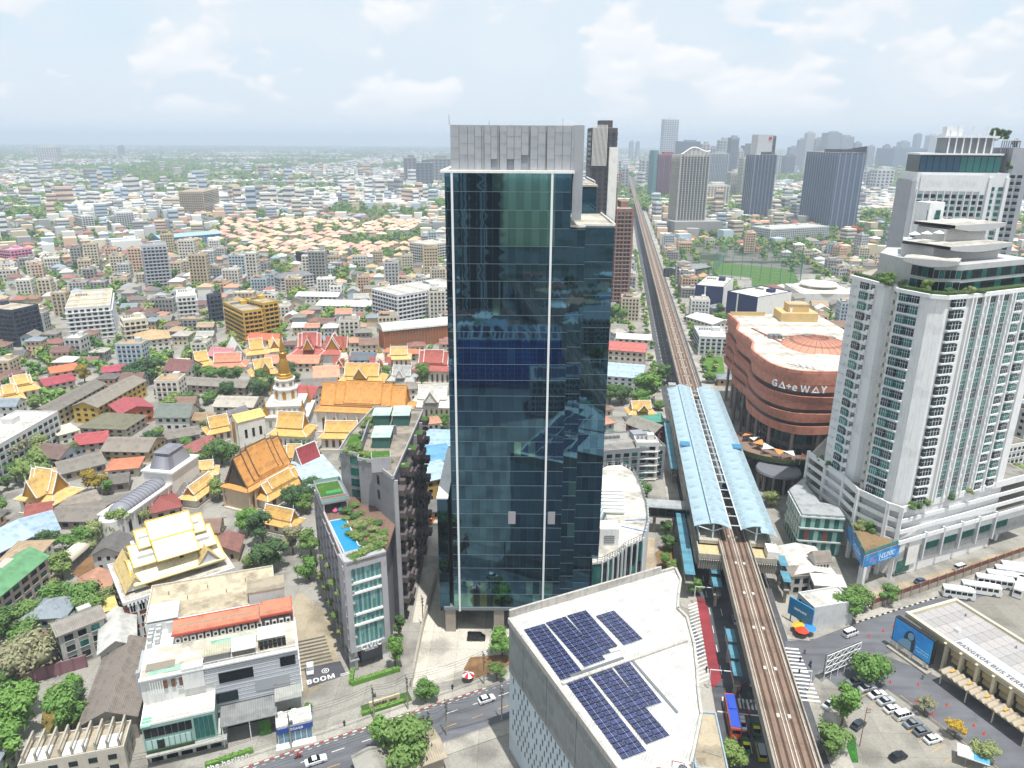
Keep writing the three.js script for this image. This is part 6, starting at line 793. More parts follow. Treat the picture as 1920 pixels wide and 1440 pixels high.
{// white gatehouse with gilded door
  const r=R2([-120.86,-300.97],[-111.62,-309.58],9),o=thing('gatehouse','white arched gatehouse with tall gilded door below the stupa','gatehouse',r.x,r.z,r.rot);mark(r);bx(o,'wall',wallM('#dddcd6'),0,0,0,r.w,11,r.d);part(o,'roof',gableG(r.w+0.8,r.d+0.6,2.6),tileM('#e6c766'),0,11,0);for(const k of[-1,1])part(o,'gable',triG(r.d,2.4,0.2),wallM('#dddcd6'),k*(r.w / 2 - 0.1),11,0,1.5708);part(o,'door',boxG(0.3,8.4,3.6),M('#a87f2c',{r:0.5,m:0.3}),-r.w / 2 - 0.1,0.2,0);part(o,'door_arch',new THREE.CylinderGeometry(1.8,1.8,0.3,16,1,false,0,Math.PI).rotateZ(Math.PI / 2),M('#a87f2c',{r:0.5,m:0.3}),-r.w / 2 - 0.1,8.6,0);bx(o,'pilaster',wallM('#e2e1dc'),-r.w / 2 - 0.1,0,2.6,0.6,11.6,0.8);bx(o,'pilaster',wallM('#e2e1dc'),-r.w / 2 - 0.1,0,-2.6,0.6,11.6,0.8);for(let i=0;i<3;i++)ub(o,'arched_window',K.glassD,-3+i*3.4,3,r.d / 2+0.04,1.2,4,0.1);}
{// neoclassical hall with barrel lead roof
  const a=[-136.48,-219.91],b=[-129.13,-243.9];const r=R3([-140.17,-222.32],[-130.83,-220.59],[-130.25,-263.22]),o=thing('domed_hall','white neoclassical hall with barrel vaulted grey lead roof and mansard pavilion','hall',r.x,r.z,r.rot);mark(r,1);const w=wallM('#d8d8d6'),lead=M('#8b8c96',{t:'rib',r:0.5,m:0.15});const W=r.w,D=r.d;
  bx(o,'wall',w,0,0,0,W,8,D);bx(o,'cornice',w,0,8,0,W+1,0.6,D+1);const vault=(wd,ln,h)=>{const g=new THREE.CapsuleGeometry(wd / 2,ln - wd,6,20).rotateX(Math.PI / 2);return g;};const v=part(o,'vault',vault(W - 2,D*0.62,4),lead,0,8.2,D*0.17);v.scale.y=0.75;const ribs=[];for(let i=0;i<11;i++)ribs.push(at(new THREE.TorusGeometry((W - 2)/ 2+0.05,0.14,4,14,Math.PI),0,8.2,D*0.17 - D*0.62 / 2+W / 2+i*(D*0.62 - W)/ 10,0,1,0.76,1));part(o,'vault_rib',merge(ribs),M('#74757e',{r:0.5,m:0.2}));
  bx(o,'pavilion',w,0,0,-D*0.3,W+2.5,12.5,D*0.38);bx(o,'pavilion_cornice',w,0,12.5,-D*0.3,W+3.6,0.7,D*0.38+1.2);const mn=new THREE.CapsuleGeometry(W*0.42,1,6,24);const mm=part(o,'mansard',new THREE.CylinderGeometry(W*0.42,W*0.56,4.4,4,3).rotateY(Math.PI / 4).translate(0,2.2,0),lead,0,13.2,-D*0.3);mm.scale.set(1.1,1,D*0.38 / W*1.05);bx(o,'lantern',lead,0,17.4,-D*0.3,W*0.62,1.4,D*0.2);part(o,'lantern_roof',hipG(W*0.7,D*0.23,1.4),lead,0,18.8,-D*0.3);
  for(const s of['r','l']){const R=sideRun(W,D,s);for(let i=0;i<9;i++){const[x,z]=R.p((i+0.5)*D / 9,0.06),[x2,z2]=R.p((i+0.5)*D / 9,0.05);ub(o,'window',K.glassD,x,2,z,1.4,3.6,0.12,R.rot);part(o,'fanlight',new THREE.CylinderGeometry(0.7,0.7,0.12,14,1,false,0,Math.PI).rotateX(-Math.PI / 2).rotateZ(Math.PI / 2*0),K.glassD,x2,5.6,z2,R.rot);const[p1,p2]=R.p(i*D / 9,0.15);bx(o,'pilaster',w,p1,0,p2,0.6,8,0.4,R.rot);}}{const R=sideRun(W,D,'f');for(let i=0;i<3;i++){const[x,z]=R.p((i+0.5)*W / 3,0.06);ub(o,'door',K.wood,x,0.2,z,1.7,4.8,0.14,0);bx(o,'door_surround',w,x,5,z,2.6,0.5,0.5);}part(o,'apse',cyl(W*0.42,W*0.42,7.9,20),w,0,0,D / 2);}
}
{// school with layered pale yellow roofs
  const r=rectAt(-97,-187,31,27,0.62);const rr=R3([-105.79,-170.88],[-83.3,-187.63],[-84.54,-201.38]);const o=thing('school_building','school with stacked pale yellow gable roofs over red brick and white walls','school',rr.x,rr.z,rr.rot);mark(rr,1);const W=rr.w,D=Math.max(rr.d,22);const br=M('#8e4a38',{t:'tile',r:0.9}),w=wallM('#d5d8dc'),ty=tileM('#f7efc9'),tyL=tileM('#faf4da'),tyd=tileM('#d9bf78'),trim=paint('#d9b84a',0.6);
  bx(o,'wall',br,0,0,0,W,12,D);bx(o,'white_front',w,3,3.5,D / 2+0.1,W - 9,8.7,0.4);bx(o,'cornice',w,0,12,0,W+1.2,0.9,D+1.2);for(let i=0;i<30;i++)ub(o,'cornice_block',w,-W / 2+0.6+i*(W - 1)/ 29,11.3,D / 2+0.6,0.4,0.6,0.5);bx(o,'terrace',flatM('#c9c6bd'),0,12.9,0,W,0.2,D);
  const R=sideRun(W,D,'f');for(let j=0;j<3;j++)for(let i=0;i<12;i++){const[x,z]=R.p(1.6+i*(W - 3.2)/ 11,i<3?0.06:0.36);const m=ub(o,'window',K.glass,x,1.2+j*3.9,z,1.2,2,0.1);const k=new THREE.Mesh(UB,trimW);k.name='frame';k.scale.set(0.1,1,1.5);m.add(k);ub(o,'window_surround',w,x,0.9+j*3.9,z - 0.06,1.7,2.6,0.12);if(i<4)bx(o,'pilaster',w,x+1.1,0,D / 2+0.2,0.5,12,0.3);}windows(o,sideRun(W,D,'l'),{y0:0.6,y1:12,cols:6,rows:3,fw:0.3,fh:0.5,sill:w});windows(o,sideRun(W,D,'r'),{y0:0.6,y1:12,cols:6,rows:3,fw:0.3,fh:0.5,sill:w});
  bx(o,'attic',w,1.0,13,-1,W - 5,3.6,D - 8);windows(o,{...sideRun(W - 5,D - 8,'f'),p:(u,q)=>{const[x,z]=sideRun(W - 5,D - 8,'f').p(u,q);return[x+1,z - 1];}},{y0:13.1,y1:16,cols:11,rows:1,fw:0.4,fh:0.5,mat:K.glassD});
  const lay=(x,z,w2,d2,y,h,m)=>{part(o,'roof_tier',sweptG(w2,d2,h,0.12),m,x,y,z);for(const k of[-1,1])part(o,'verge',merge([tube([0,0.2,d2 / 2],[0,h+0.3,0],0.16,5),tube([0,0.2,-d2 / 2],[0,h+0.3,0],0.16,5)]),trim,x+k*w2 / 2,y,z);bx(o,'eave_trim',trim,x,y - 0.05,z+d2 / 2,w2,0.3,0.16);bx(o,'ridge',trim,x,y+h+0.15,z,w2,0.25,0.3);};
  lay(1,1.2,W - 4,D - 5,15.4,3.2,ty);bx(o,'clerestory',w,1,16,-1,W - 9,5,D - 12);windows(o,{L:W - 9,rot:0,p:(u,q)=>[1 -(W - 9)/ 2+u,(D - 12)/ 2 - 1+q]},{y0:17.8,y1:19.6,cols:9,rows:1,fw:0.45,fh:0.6,mat:K.glassD});lay(1,-0.6,W - 6,D - 9,18.8,3.4,tyL);bx(o,'clerestory',w,1,19,-2.5,W - 12,5.6,D - 17);lay(1.4,-2.2,W - 10,D - 13.5,22,3.6,ty);lay(1.2,2.6,11,D - 11,19.8,3.6,tyL);lay(1.4,-2.6,11.6,D - 13,23.4,3.8,tyL);ub(o,'dormer_window',K.glassD,2.0,18.6,D / 2 - 3.7,1.0,1.6,0.2);
  part(o,'cross_roof',sweptG(D - 3,8,5,0.12),tyd,W / 2 - 5.5,14.5,0,Math.PI / 2);part(o,'cross_roof',sweptG(D - 4,6,4,0.12),tyd,-W / 2+3.6,13.6,0,Math.PI / 2);part(o,'cross_gable',triG(7,4.4,0.3),w,W / 2 - 5.5,14.7,D / 2 - 2);part(o,'cross_gable',triG(5.4,3.6,0.3),w,-W / 2+3.6,13.8,D / 2 - 2.6);
  bx(o,'porch_roof',tileM('#e6cf72'),-W / 2 - 3.8,5.6,-2,6,0.3,7);for(const z of[-5,1])ub(o,'porch_post',w,-W / 2 - 6,0,z,0.3,5.6,0.3);
}

// ---------------------------------------------------------------- ordinary roofs around the temple, placed one by one
const rows=[
  // name, label, category, rect, wall height, wall colour, roof kind, roof colour, axis, roof height
['school_block','long classroom block with weathered grey roof and yellow wall','school',R3([-196.99,-326.65],[-193.75,-367.61],[-206.12,-368.87]),8.5,'#c9a94e','gable','#8f887c','x',2.4],
['school_block','parallel classroom block with darker grey roof behind the yellow walled one','school',R3([-213.32,-317.96],[-211.51,-361.27],[-222.15,-365.5]),8.5,'#b9ac86','gable','#7f786d','x',2.4],
['school_block','school wing with crimson sheet roof and orange brick walls','school',R3([-183.29,-321.46],[-172.88,-331.32],[-169.72,-357.95]),7,'#b8663e','gable','#b04a55','z',2.2],
['shed','long grey corrugated shed below the dense hedge trees','shed',R2([-187.78,-373.85],[-141.54,-367.32],12),5,'#a89f90','gable','#8d867b','x',2.2],
['house','house with moss green hipped roof and pale wing','house',R2([-196.07,-309.42],[-174.98,-307.63],17),5,'#b9b3a4','hip','#77765f','x',4.5],
['house','house with white barge boards and grey green tiled gable','house',R2([-165.97,-318.28],[-150.39,-318.57],12),7,'#cfd0cc','gable','#74807a','x',4.4],
['house','pale tin roofed hall left of the stupa terraces','house',R2([-145.64,-335.81],[-126.26,-334.92],15),6,'#c4bfb4','gable','#b9b1a5','x',2.6],
['house','dark grey steep roofed house before the pale tin hall','house',R2([-131.53,-318.35],[-124.81,-327.82],9),5,'#b5b0a6','gable','#77757a','x',3.4],
['house','tan walled house with broad stained grey roof','house',R2([-172.64,-283.67],[-152.89,-283.06],15),5,'#b8a482','gable','#8f8579','x',3],
['house','long white house with faded red sheet roof','house',R3([-142.85,-282.29],[-134.66,-278.78],[-132.98,-296.91]),5,'#cfcdc8','gable','#a35a58','z',1.6],
['house','low house with rusty brown roof beside the domed hall','house',R2([-151.96,-298.98],[-140.45,-305.38],11),4,'#aaa395','gable','#857d74','x',1.8],
['house','small tan roofed house beside the grey green gable','house',R2([-150.97,-320.29],[-140.19,-319.34],9),5,'#c9c2b2','gable','#a1835f','x',2],
['house','red hipped roof house tucked behind the yellow roofed school','house',R2([-130.33,-229.83],[-119.5,-236.57],13),4,'#b8aa9a','hip','#9a4a44','x',3.4],
['house','dark roofed house between domed hall and amber cloister','house',R2([-129.31,-245.5],[-117.84,-244.95],11),4,'#9f978a','gable','#6f6a66','x',2.4],
['house','grey patchwork roof house behind the domed hall','house',R2([-128.28,-249.9],[-116.94,-256.91],11),4,'#a79d8e','gable','#80786f','x',1.8],
['house','orange tiled kiosk with white hips behind the domed hall','house',R2([-161.27,-266.7],[-150.86,-269.37],10),4,'#d0cbc2','hip','#d97b4f','x',2.4],
['house','broad grey roof beside the mossy garden tree','house',R2([-177.66,-263.16],[-165.89,-273.42],14),4,'#9d958a','gable','#857e75','x',2.4],
['house','house with maroon roof and pale blue gable by the large bare tree','house',R2([-197.96,-278.67],[-185.66,-275.29],12),5,'#b9c3c8','gable','#7d6058','x',3],
['house','small pair of red gables before the tan walled house','house',R2([-187.12,-290.08],[-175.93,-294.19],9),5,'#b8aca4','gable','#b8474d','x',3],
['house','red tiled lodge with white barge boards near the amber pavilion','house',R2([-169.12,-227.4],[-162.03,-230.05],9),4,'#cfcac2','gable','#9d4a42','x',3],
['shed','low shed with broad brown grey roof before the domed hall','shed',R2([-161.55,-226.51],[-144.99,-226.73],15),3.5,'#9b938a','gable','#857d74','x',1.6],
['shed','shed with tan grey roof behind the low brown shed','shed',R2([-159.58,-233.35],[-151.04,-241.64],10),4,'#a69e92','gable','#94897c','x',2],
['shed','dark shed beside the golden leaved tree','shed',R2([-157.25,-253.24],[-148.33,-256.44],9),4,'#8f877d','gable','#716a63','x',1.8],
['house','house with crimson strip roof beyond the great dark tree','house',R2([-229.45,-392.03],[-219.62,-397.29],10),5,'#c9b8ae','gable','#b83c5a','x',2],
['house','house with crimson roof beside the brown feathery tree','house',R2([-247.37,-368.11],[-237.99,-378.97],11),5,'#c0b2a8','gable','#b03a4a','x',2.4],
['house','house with bright orange sheet roof at the left','house',R2([-257.03,-389.79],[-247,-398.39],13),5,'#c2b6a6','gable','#d8743c','x',2],
['house','white villa with maroon steep roof beside the great dark tree','house',R2([-194.96,-391.4],[-180.76,-388.38],14),7,'#d3d0c9','gable','#83504a','x',4.6],
['hall','white steep roofed glazed hall beside the amber gables','hall',R3([-171.08,-428.77],[-163.94,-432.51],[-164.6,-457.13]),4,'#d9dad6','gable','#e2e2df','z',7],
['house','pale pink roofed house left of the white steep hall','house',R2([-185.01,-427.1],[-170.94,-425.5],14),5,'#c9bfb8','gable','#c47a80','x',3.4],
['hall','large hall with bright orange roof behind the white steep hall','hall',R2([-171.4,-457.94],[-151.46,-456.4],13),7,'#c9bfae','gable','#d4663c','x',2.6],
['hall','long salmon roofed hall in front of the crimson stepped halls','hall',R2([-145.09,-408.93],[-113.46,-409.64],13),6,'#d0c6b6','gable','#d98d68','x',3],
['hall','slate blue roofed hall between the twin spires','hall',R2([-93.92,-410.03],[-80.66,-410.33],11),8,'#c2c0ba','gable','#5d6a78','x',3],
['hall','brown roofed hall in front of the amber two tier hall','hall',R2([-111.1,-366.44],[-93.32,-369.52],12),6,'#b59a86','gable','#7f7771','x',2.4],
['hall','salmon gabled hall left of the amber two tier hall','hall',R2([-108.71,-383.52],[-95.98,-386.72],13),5,'#c9b8a6','gable','#dd9468','x',5],
['hall','crimson roofed cloister right behind the stupa','hall',R2([-110.97,-350.88],[-101.27,-348.59],15),6,'#cdbfb4','gable','#b8433f','x',3.6],
['shed','long sky blue roofed shed beside the glass tower','shed',R2([-37.27,-289.24],[-24.67,-288.57],14),6,'#9fb3bd','mono','#9fc0dc','x',1.6],
['shed','bright blue vaulted shed beside the glass tower','shed',R2([-34.88,-268.75],[-23.77,-272.88],12),7,'#8fb0c4','mono','#5fa4d4','x',2],
['parking_block','tan louvred parking block with pale blue roof beside the glass tower','parking block',R2([-32.39,-247.7],[-21.9,-253.46],13),9,'#b89a5c','mono','#a9c6dc','x',1.2],
['shed','pale blue wedge roof between the condominium and the crimson hall','shed',R3([-75.63,-248.38],[-64.99,-255.5],[-70.75,-278.44]),6,'#b5bec4','mono','#b4cfe2','x',2],
['shed','white vaulted shed right of the crimson hall','shed',R2([-83.9,-262.39],[-80.89,-275.61],5),5,'#cfcfcb','gable','#dcdcda','x',1.2],
['market_shed','orange sheet roof stall row beyond the slate roof','market',R2([-79,-436.48],[-46.26,-431.8],7),5,'#c2b6a6','mono','#d47a4c','x',1],
['shed','pale grey metal shed with long brown weathered roof beside the white building','shed',R3([-95.1,-130.31],[-84.55,-133.32],[-96.67,-157.14]),6.5,'#9c958c','gable','#857d76','z',2.6],
['shed','pale ribbed gable shed behind the brown roofed shed','shed',R3([-102.56,-152.45],[-95.61,-155.92],[-101.89,-169.2]),8,'#b5b5b2','gable','#cfcfcc','z',2.4],
['school_block','old three storey grey block with stained white bands','school',R3([-114.13,-155.32],[-106.6,-162.67],[-109.94,-168.06]),11,'#b3b3ae','gable','#8d867d','x',1.6],
['derelict_building','roofless derelict concrete frame building at the bottom left corner','building',R3([-101.72,-118.73],[-82.44,-124.07],[-86.02,-131.15]),6,'#b8b3a8','flat','#b0a693','x',1],
['school_block','block with bright green roof and pink balconies at the left edge','school',R3([-139.32,-163.22],[-137.85,-190.04],[-147.16,-193.92]),12,'#b9aaa2','gable','#5da06a','x',2.6],
['sports_hall','pale blue gabled sports hall with pink gable at the left edge','hall',R2([-161.94,-195.85],[-156.04,-210.85],14),7,'#b9847a','gable','#a9c4de','x',3.6],
['shed','pale blue lean-to roof beside the pink gable','shed',R2([-158.9,-211.99],[-151.86,-217.87],14),5,'#a8b0b4','mono','#9db8d0','x',1.2],
['school_block','long white four storey school with flat white roofs at the left edge','school',R3([-202.89,-261.69],[-201.77,-304.87],[-220.23,-316.11]),14,'#cfd0d0','flat','#dadad7','x',1],
['house','white house with pale roof by the left edge street','house',R2([-200.12,-299.84],[-195.06,-306.21],9),5,'#d2d0c4','mono','#d8d4bd','x',1],
  // mid distance left
['hotel','mustard yellow hotel block with grey roof and rows of balconies','hotel',R3([-177.06,-471.24],[-166.92,-479.55],[-184.99,-513.7]),22,'#c9a545','flat','#a8a294','x',1],
['hotel','mustard yellow rear wing of the hotel','hotel',R3([-166.96,-482.41],[-159.52,-491.21],[-168.45,-518.43]),25,'#c9a545','flat','#b5aa8c','x',1],
['apartment_block','navy and orange apartment block at the left','apartment block',R3([-321.5,-460.76],[-316.03,-479.68],[-343.13,-514.49]),24,'#3c4152','flat','#b9b0a0','x',1],
['apartment_block','apartment block with white portal frame and blue glazing','apartment block',R3([-296.32,-475.7],[-272.42,-487.42],[-309.01,-542.22]),22,'#dcdedf','flat','#c9c0ae','x',1],
['office_block','white six storey block with green bands beside a dark block','office block',R3([-244.73,-526],[-232.85,-531.29],[-246.87,-556.65]),20,'#d4d6d4','flat','#dcdcda','x',1],
['office_block','dark slate office block next to the yellow hotel','office block',R3([-223.46,-531.67],[-217.02,-539.28],[-210.76,-552.26]),20,'#4a5060','flat','#8b8d92','x',1],
['apartment_block','long white apartment block with many balconies beside the glass tower','apartment block',R3([-107.25,-550.75],[-83.85,-526.38],[-50.97,-586.04]),22,'#d8dade','flat','#c9c8c2','x',1],
['school_building','three storey school with orange brick and white vaulted roof','school',R2([-83.43,-461.88],[-41.08,-480.74],14),12,'#b0693c','vault','#d3ddd4','x',3],
['villa','large grey roofed villa with brown window panels and navy stair','villa',R3([-206.89,-647.91],[-182.79,-669.27],[-185.24,-683.53]),12,'#d5d6d6','hip','#80838a','x',4],
['house','wide white sheet roofed building right of the villa','house',R2([-180.16,-601.65],[-145.41,-600.03],16),6,'#d8d8d4','gable','#e4e5e4','x',2],
['warehouse','white roofed warehouse before the long white apartment block','warehouse',R2([-155.67,-570.64],[-112.75,-567.03],22),5,'#d2d2ce','gable','#e2e3e2','x',2],
['hall','tan hipped roof hall with white walls near the portal framed block','hall',R2([-237.22,-447.79],[-220.53,-457.01],20),8,'#d6d2c8','hip','#c9a878','x',4.5],
['apartment_block','cream apartment house beside the tan hipped hall','apartment block',R3([-258.94,-474.89],[-246.8,-482.89],[-256.06,-495.92]),14,'#d3cbb9','flat','#d2cdc0','x',1],
['apartment_block','slender grey slab block of twelve balconied storeys','apartment block',R3([-331.24,-658.36],[-312.98,-667.98],[-330.34,-690.03]),38,'#b9bdc4','flat','#9b9ea2','x',1],
['warehouse','pale blue roofed long hall beyond the slab block','warehouse',R2([-443.54,-931.25],[-388.64,-989.91],26),10,'#7fa0c0','gable','#9cc3dc','x',3],
['apartment_block','beige high apartment block with stepped crown in the left distance','apartment block',R3([-592.09,-1335.54],[-550.21,-1339.72],[-590.09,-1432.57]),40,'#cdbfaa','flat','#b5aa98','x',1],
['apartment_block','white block with gridded windows in the left distance','apartment block',R3([-587.86,-1106.84],[-567.15,-1118.81],[-596.66,-1172.42]),24,'#d5d8da','flat','#c9cac8','x',1],
['apartment_block','white blank gabled slab left of the gridded white block','apartment block',R3([-632.42,-1095.38],[-620.69,-1106.13],[-644.54,-1146.23]),20,'#d8dada','flat','#c2c4c2','x',1],
['apartment_block','pink block at the far left with magenta wing','apartment block',R3([-540.9,-792.02],[-530.13,-812.73],[-547.04,-838.64]),14,'#d795b2','flat','#cfa8b5','x',1],
['apartment_block','white seven storey block with dark balconies behind the tower','apartment block',R3([-114.45,-817.94],[-90.11,-797.41],[-82.49,-854.3]),22,'#d6d6d0','flat','#c9c8c0','x',1],
['office_block','charcoal cube office among the orange roofed estate','office block',R3([-235.14,-796.82],[-212.84,-783.11],[-224.07,-817.77]),14,'#3c4048','flat','#a9abad','x',1],
['apartment_block','long row of blue glazed terraces in the far middle','apartment block',R2([-737.2,-2175.41],[-429.61,-2108.36],20),14,'#8fa3b4','flat','#b5b9bb','x',1],
  // right of the glass tower
['shop','row shop with coral roof sign and balcony beside the avenue','shop',R2([57.39,-428.21],[79.15,-422.36],12),10,'#c9beb2','mono','#c9685e','x',2.5],
['bank','white two storey bank with pale blue roof beside the round tree','bank',R2([50.92,-382.62],[70.17,-377.89],16),8,'#d5d9de','mono','#a9c2da','x',3],
['shop','white flat shop beside the coral roofed row','shop',R2([68.01,-463.4],[89.23,-459.07],14),8,'#cfcfca','gable','#dad9d4','x',1.6],
['house','old house with brown gable and plum wall beside the station','house',R2([53.08,-317.09],[63.27,-304.31],11),6,'#8f5a60','gable','#8f8a7d','x',2.6],
['shed','teal green canopy beside the old brown gable','shed',R2([60.51,-323.56],[71.93,-323.77],9),4,'#8aa49c','mono','#3fa08c','x',1],
['retail_block','grey steel clad block with roof deck between podium and station','retail block',R2([36.26,-264.82],[61.49,-269.99],18),14,'#8c9298','flat','#9a9a98','x',1],
['shop','small white block on the roof deck edge of the avenue','shop',R2([49.65,-268.55],[58.46,-268.7],7),16,'#d9dad8','flat','#d9d9d6','x',1],
['retail_block','white cubic retail block with slot windows beside the lawn','retail block',R3([118.92,-451.95],[137.36,-450.02],[144.5,-477.9]),12,'#cfd2d6','flat','#d6d8d8','x',1],
['showroom','navy and white showroom block left of its pair','showroom',R3([147.23,-585.37],[167.28,-576.22],[201.49,-615.17]),20,'#26315c','flat','#d2d2cd','x',1],
['showroom','large navy fronted showroom beside the mall roof','showroom',R3([162.98,-550.25],[178.84,-527.62],[215.11,-546]),22,'#232f5e','flat','#dcdbd6','x',1],
['exhibition_hall','white hall with oval stacked roofs beyond the mall','hall',R2([241.34,-606.61],[284.72,-604.73],44),10,'#d6d6d2','oval','#dedcd2','x',4],
['school_building','long white flat building with green courtyard below the dark towers','school',R3([354.1,-1022.58],[452.17,-1066.62],[471.68,-1120.05]),16,'#d5d8da','flat','#c9ccc9','x',1],
['office_block','low grey warehouse roof beside the driving range','warehouse',R2([166.04,-722.93],[202.79,-752.54],22),8,'#6f747a','gable','#8a8c8e','x',2],
['house','white shophouse with cream roof beside the lawn','house',R2([129.63,-535.14],[143.18,-511.16],20),6,'#d0d0cc','gable','#dddcd6','x',2],
];
const winCol={hotel:K.glassD,apartment_block:K.glass,office_block:K.glassD};
for(const[name,label,cat,r,h,wc,kind,rc,axis,rh]of rows){

  const wm=wallM(wc),big=h>=11;
  if(kind==='vault'||kind==='oval'){
    const o=thing(name,label,cat,r.x,r.z,r.rot);mark(r,1);bx(o,'wall',wm,0,0,0,r.w,h,r.d);
    if(kind==='vault'){const f=[],R_=r.d / 2+1,n=12;for(let i=0;i<n;i++){const a=Math.PI*i / n,b=Math.PI*(i+1)/ n,q=(x,t)=>[x,Math.sin(t)*rh*1.2,Math.cos(t)*R_];f.push([q(-r.w / 2 - 1,a),q(r.w / 2+1,a),q(r.w / 2+1,b),q(-r.w / 2 - 1,b)],[[r.w / 2+1,0,0],q(r.w / 2+1,b),q(r.w / 2+1,a)],[[-r.w / 2 - 1,0,0],q(-r.w / 2 - 1,a),q(-r.w / 2 - 1,b)]);}part(o,'roof',uvRoof(tris(f)),M(rc,{t:'rib',r:0.6}),0,h,0);for(let i=0;i<=24;i++)ub(o,'pier',wm,-r.w / 2+i*r.w / 24,0,r.d / 2+0.3,0.6,h,0.6);windows(o,sideRun(r.w,r.d,'f'),{y0:0.4,y1:h,cols:24,rows:4,fw:0.66,fh:0.55,mat:M('#6d7468',{r:0.4})});}
    else{for(const[s,y,k]of[[1,h,1],[0.7,h+4,0.72]]){const m=part(o,'oval_roof',cyl(1,1.04,1.6,36),flatM(rc),0,y,0);m.scale.set(r.w / 2*s,k,r.d / 2*s);}bx(o,'upper_wall',wm,0,h+1.5,0,r.w*0.5,2.6,r.d*0.4);}
    continue;
}
  const floors=Math.max(1,Math.round(h / 3.2)),o=house(name,label,cat,r,h,wm,kind==='flat'?flatM(rc):kind==='hip'?tileM(rc):h<9&&/Tile|tiled|orange|red/.test(label)?tileM(rc):ribM(rc),{roof:kind,rh,over:kind==='hip'?1:0.7,axis,win:big?[]:[['f',Math.max(2,Math.round(r.w / 4)),Math.max(1,floors),{fh:0.45,fw:0.45}],['r',Math.max(2,Math.round(r.d / 4)),Math.max(1,floors),{fh:0.45,fw:0.45}],['l',Math.max(2,Math.round(r.d / 4)),Math.max(1,floors),{fh:0.45,fw:0.45}]]});
  if(name==='derelict_building')for(let i=0;i<9;i++){bx(o,'broken_beam',K.conc,-r.w / 2+1+i*(r.w - 2)/ 8,h+2.2,0,0.4,0.5,r.d - 0.6);for(const k of[-1,1])bx(o,'stub_column',K.conc,-r.w / 2+1+i*(r.w - 2)/ 8,h,k*(r.d / 2 - 0.6),0.4,2.2,0.4);if(i % 3===1)bx(o,'tarpaulin',K.white,-r.w / 2+1+i*(r.w - 2)/ 8,h+0.2,1,4.4,0.1,r.d*0.5);}
  if(big){const far=-r.z>330;const gm=winCol[name]||K.glass;for(const s of['f','l','r']){const L=s==='f'?r.w:r.d,R=sideRun(r.w,r.d,s);if(name==='showroom'){if(s==='r'){const[x,z]=R.p(L / 2,0.2);bx(o,'white_flank',K.white,x,0,z,L,h+0.2,0.3,R.rot);}else{const[x,z]=R.p(L*0.36,0.1);ub(o,'white_stripe',K.white,x,0,z,1.2,h,0.2,R.rot);}continue;}windows(o,R,{y0:1,y1:h - 0.4,cols:Math.max(2,Math.round(L / 3.6)),rows:floors,fw:name==='hotel'?0.72:0.62,fh:0.52,mat:gm,stuff:far,depth:0.2,sill:floors>2?wm:undefined,alt:{n:4,mat:K.glassG}});for(let j=1;j<=floors&&!/retail|school/.test(name);j++){const[x,z]=R.p(L / 2,0.35);bx(o,'floor_ledge',wm,x,0.6+(j - 1)*(h - 1)/ floors,z,L - 0.6,0.35,0.8,R.rot);}}bx(o,'roof_house',wm,r.w*0.2,h,-r.d*0.15,Math.min(5,r.w*0.3),2.6,Math.min(5,r.d*0.35));for(let i=0;i<5;i++)bx(o,'roof_tank',K.steel,-r.w*0.35+i*1.6,h+0.1,-r.d*0.2,1.1,1.3,1.1);}
}

// ---------------------------------------------------------------- high-rises of the skyline, each from its foot and its top
function highrise(label,A,B,depth,h,wc,gc,q={}){
  const r0=R2(A,B,depth),turn=q.turn||0,r={...r0,rot:r0.rot+turn},wm=wallM(wc),gm=M(gc,{r:0.15,m:0.3});
  const o=thing('high_rise',label,'high-rise',r.x,r.z,r.rot,'high-rises of the skyline');mark(r,3);const W=r.w,D=r.d;bx(o,'body',wm,0,0,0,W,h,D);
  const rows=Math.round(h /(q.fl||3.4)),bay=q.bay||4.5;
  for(const s of['f','l','r']){const L=s==='f'?W:D,R=sideRun(W,D,s),cols=Math.max(2,Math.round(L / bay));windows(o,R,{y0:q.y0||3,y1:h - 2,cols,rows,u0:0.5,u1:L - 0.5,fw:q.fw||0.6,fh:q.fh||0.6,mat:gm,depth:0.4,stuff:true});if(q.fins){const fm=wallM(q.fins),l=[];for(let i=0;i<=cols;i+=q.finStep||1){const[x,z]=R.p(0.3+i*(L - 0.6)/ cols,0.5);l.push(bg(x,0,z,q.finW||0.7,h+(q.finTop||0),1.2,R.rot));}const m=part(o,'fin',merge(l),fm);m.userData.kind='stuff';}if(q.slabs){const l=[];for(let j=0;j<rows;j++){const[x,z]=R.p(L / 2,0.5);l.push(bg(x,3+j*(h - 5)/ rows,z,L+0.6,0.6,1.1,R.rot));}part(o,'slab_edge',merge(l),wallM(q.slabs)).userData.kind='stuff';}}
  bx(o,'roof',flatM('#b5b3ad'),0,h,0,W - 1,0.3,D - 1);bx(o,'plant_room',wm,W*0.1,h,0,W*0.5,q.cap??5,D*0.5);if(q.pod)bx(o,'podium',wallM('#c9cac8'),0,0,4,W+14,q.pod,D+16);if(q.sub)q.sub(o,W,D,h);return o;
}
highrise('maroon and teal framed high-rise beside the viaduct',[331.01,-1759.08],[375.33,-1762.81],30,102.2,'#94525f','#5f6f82',{fins:'#a2607a',finStep:3,slabs:'#8f5563',turn:0.12,sub:(o,W,D,h)=>bx(o,'teal_wing',wallM('#5f8a90'),-W / 2 - 5,0,-4,10,h+8,D)});
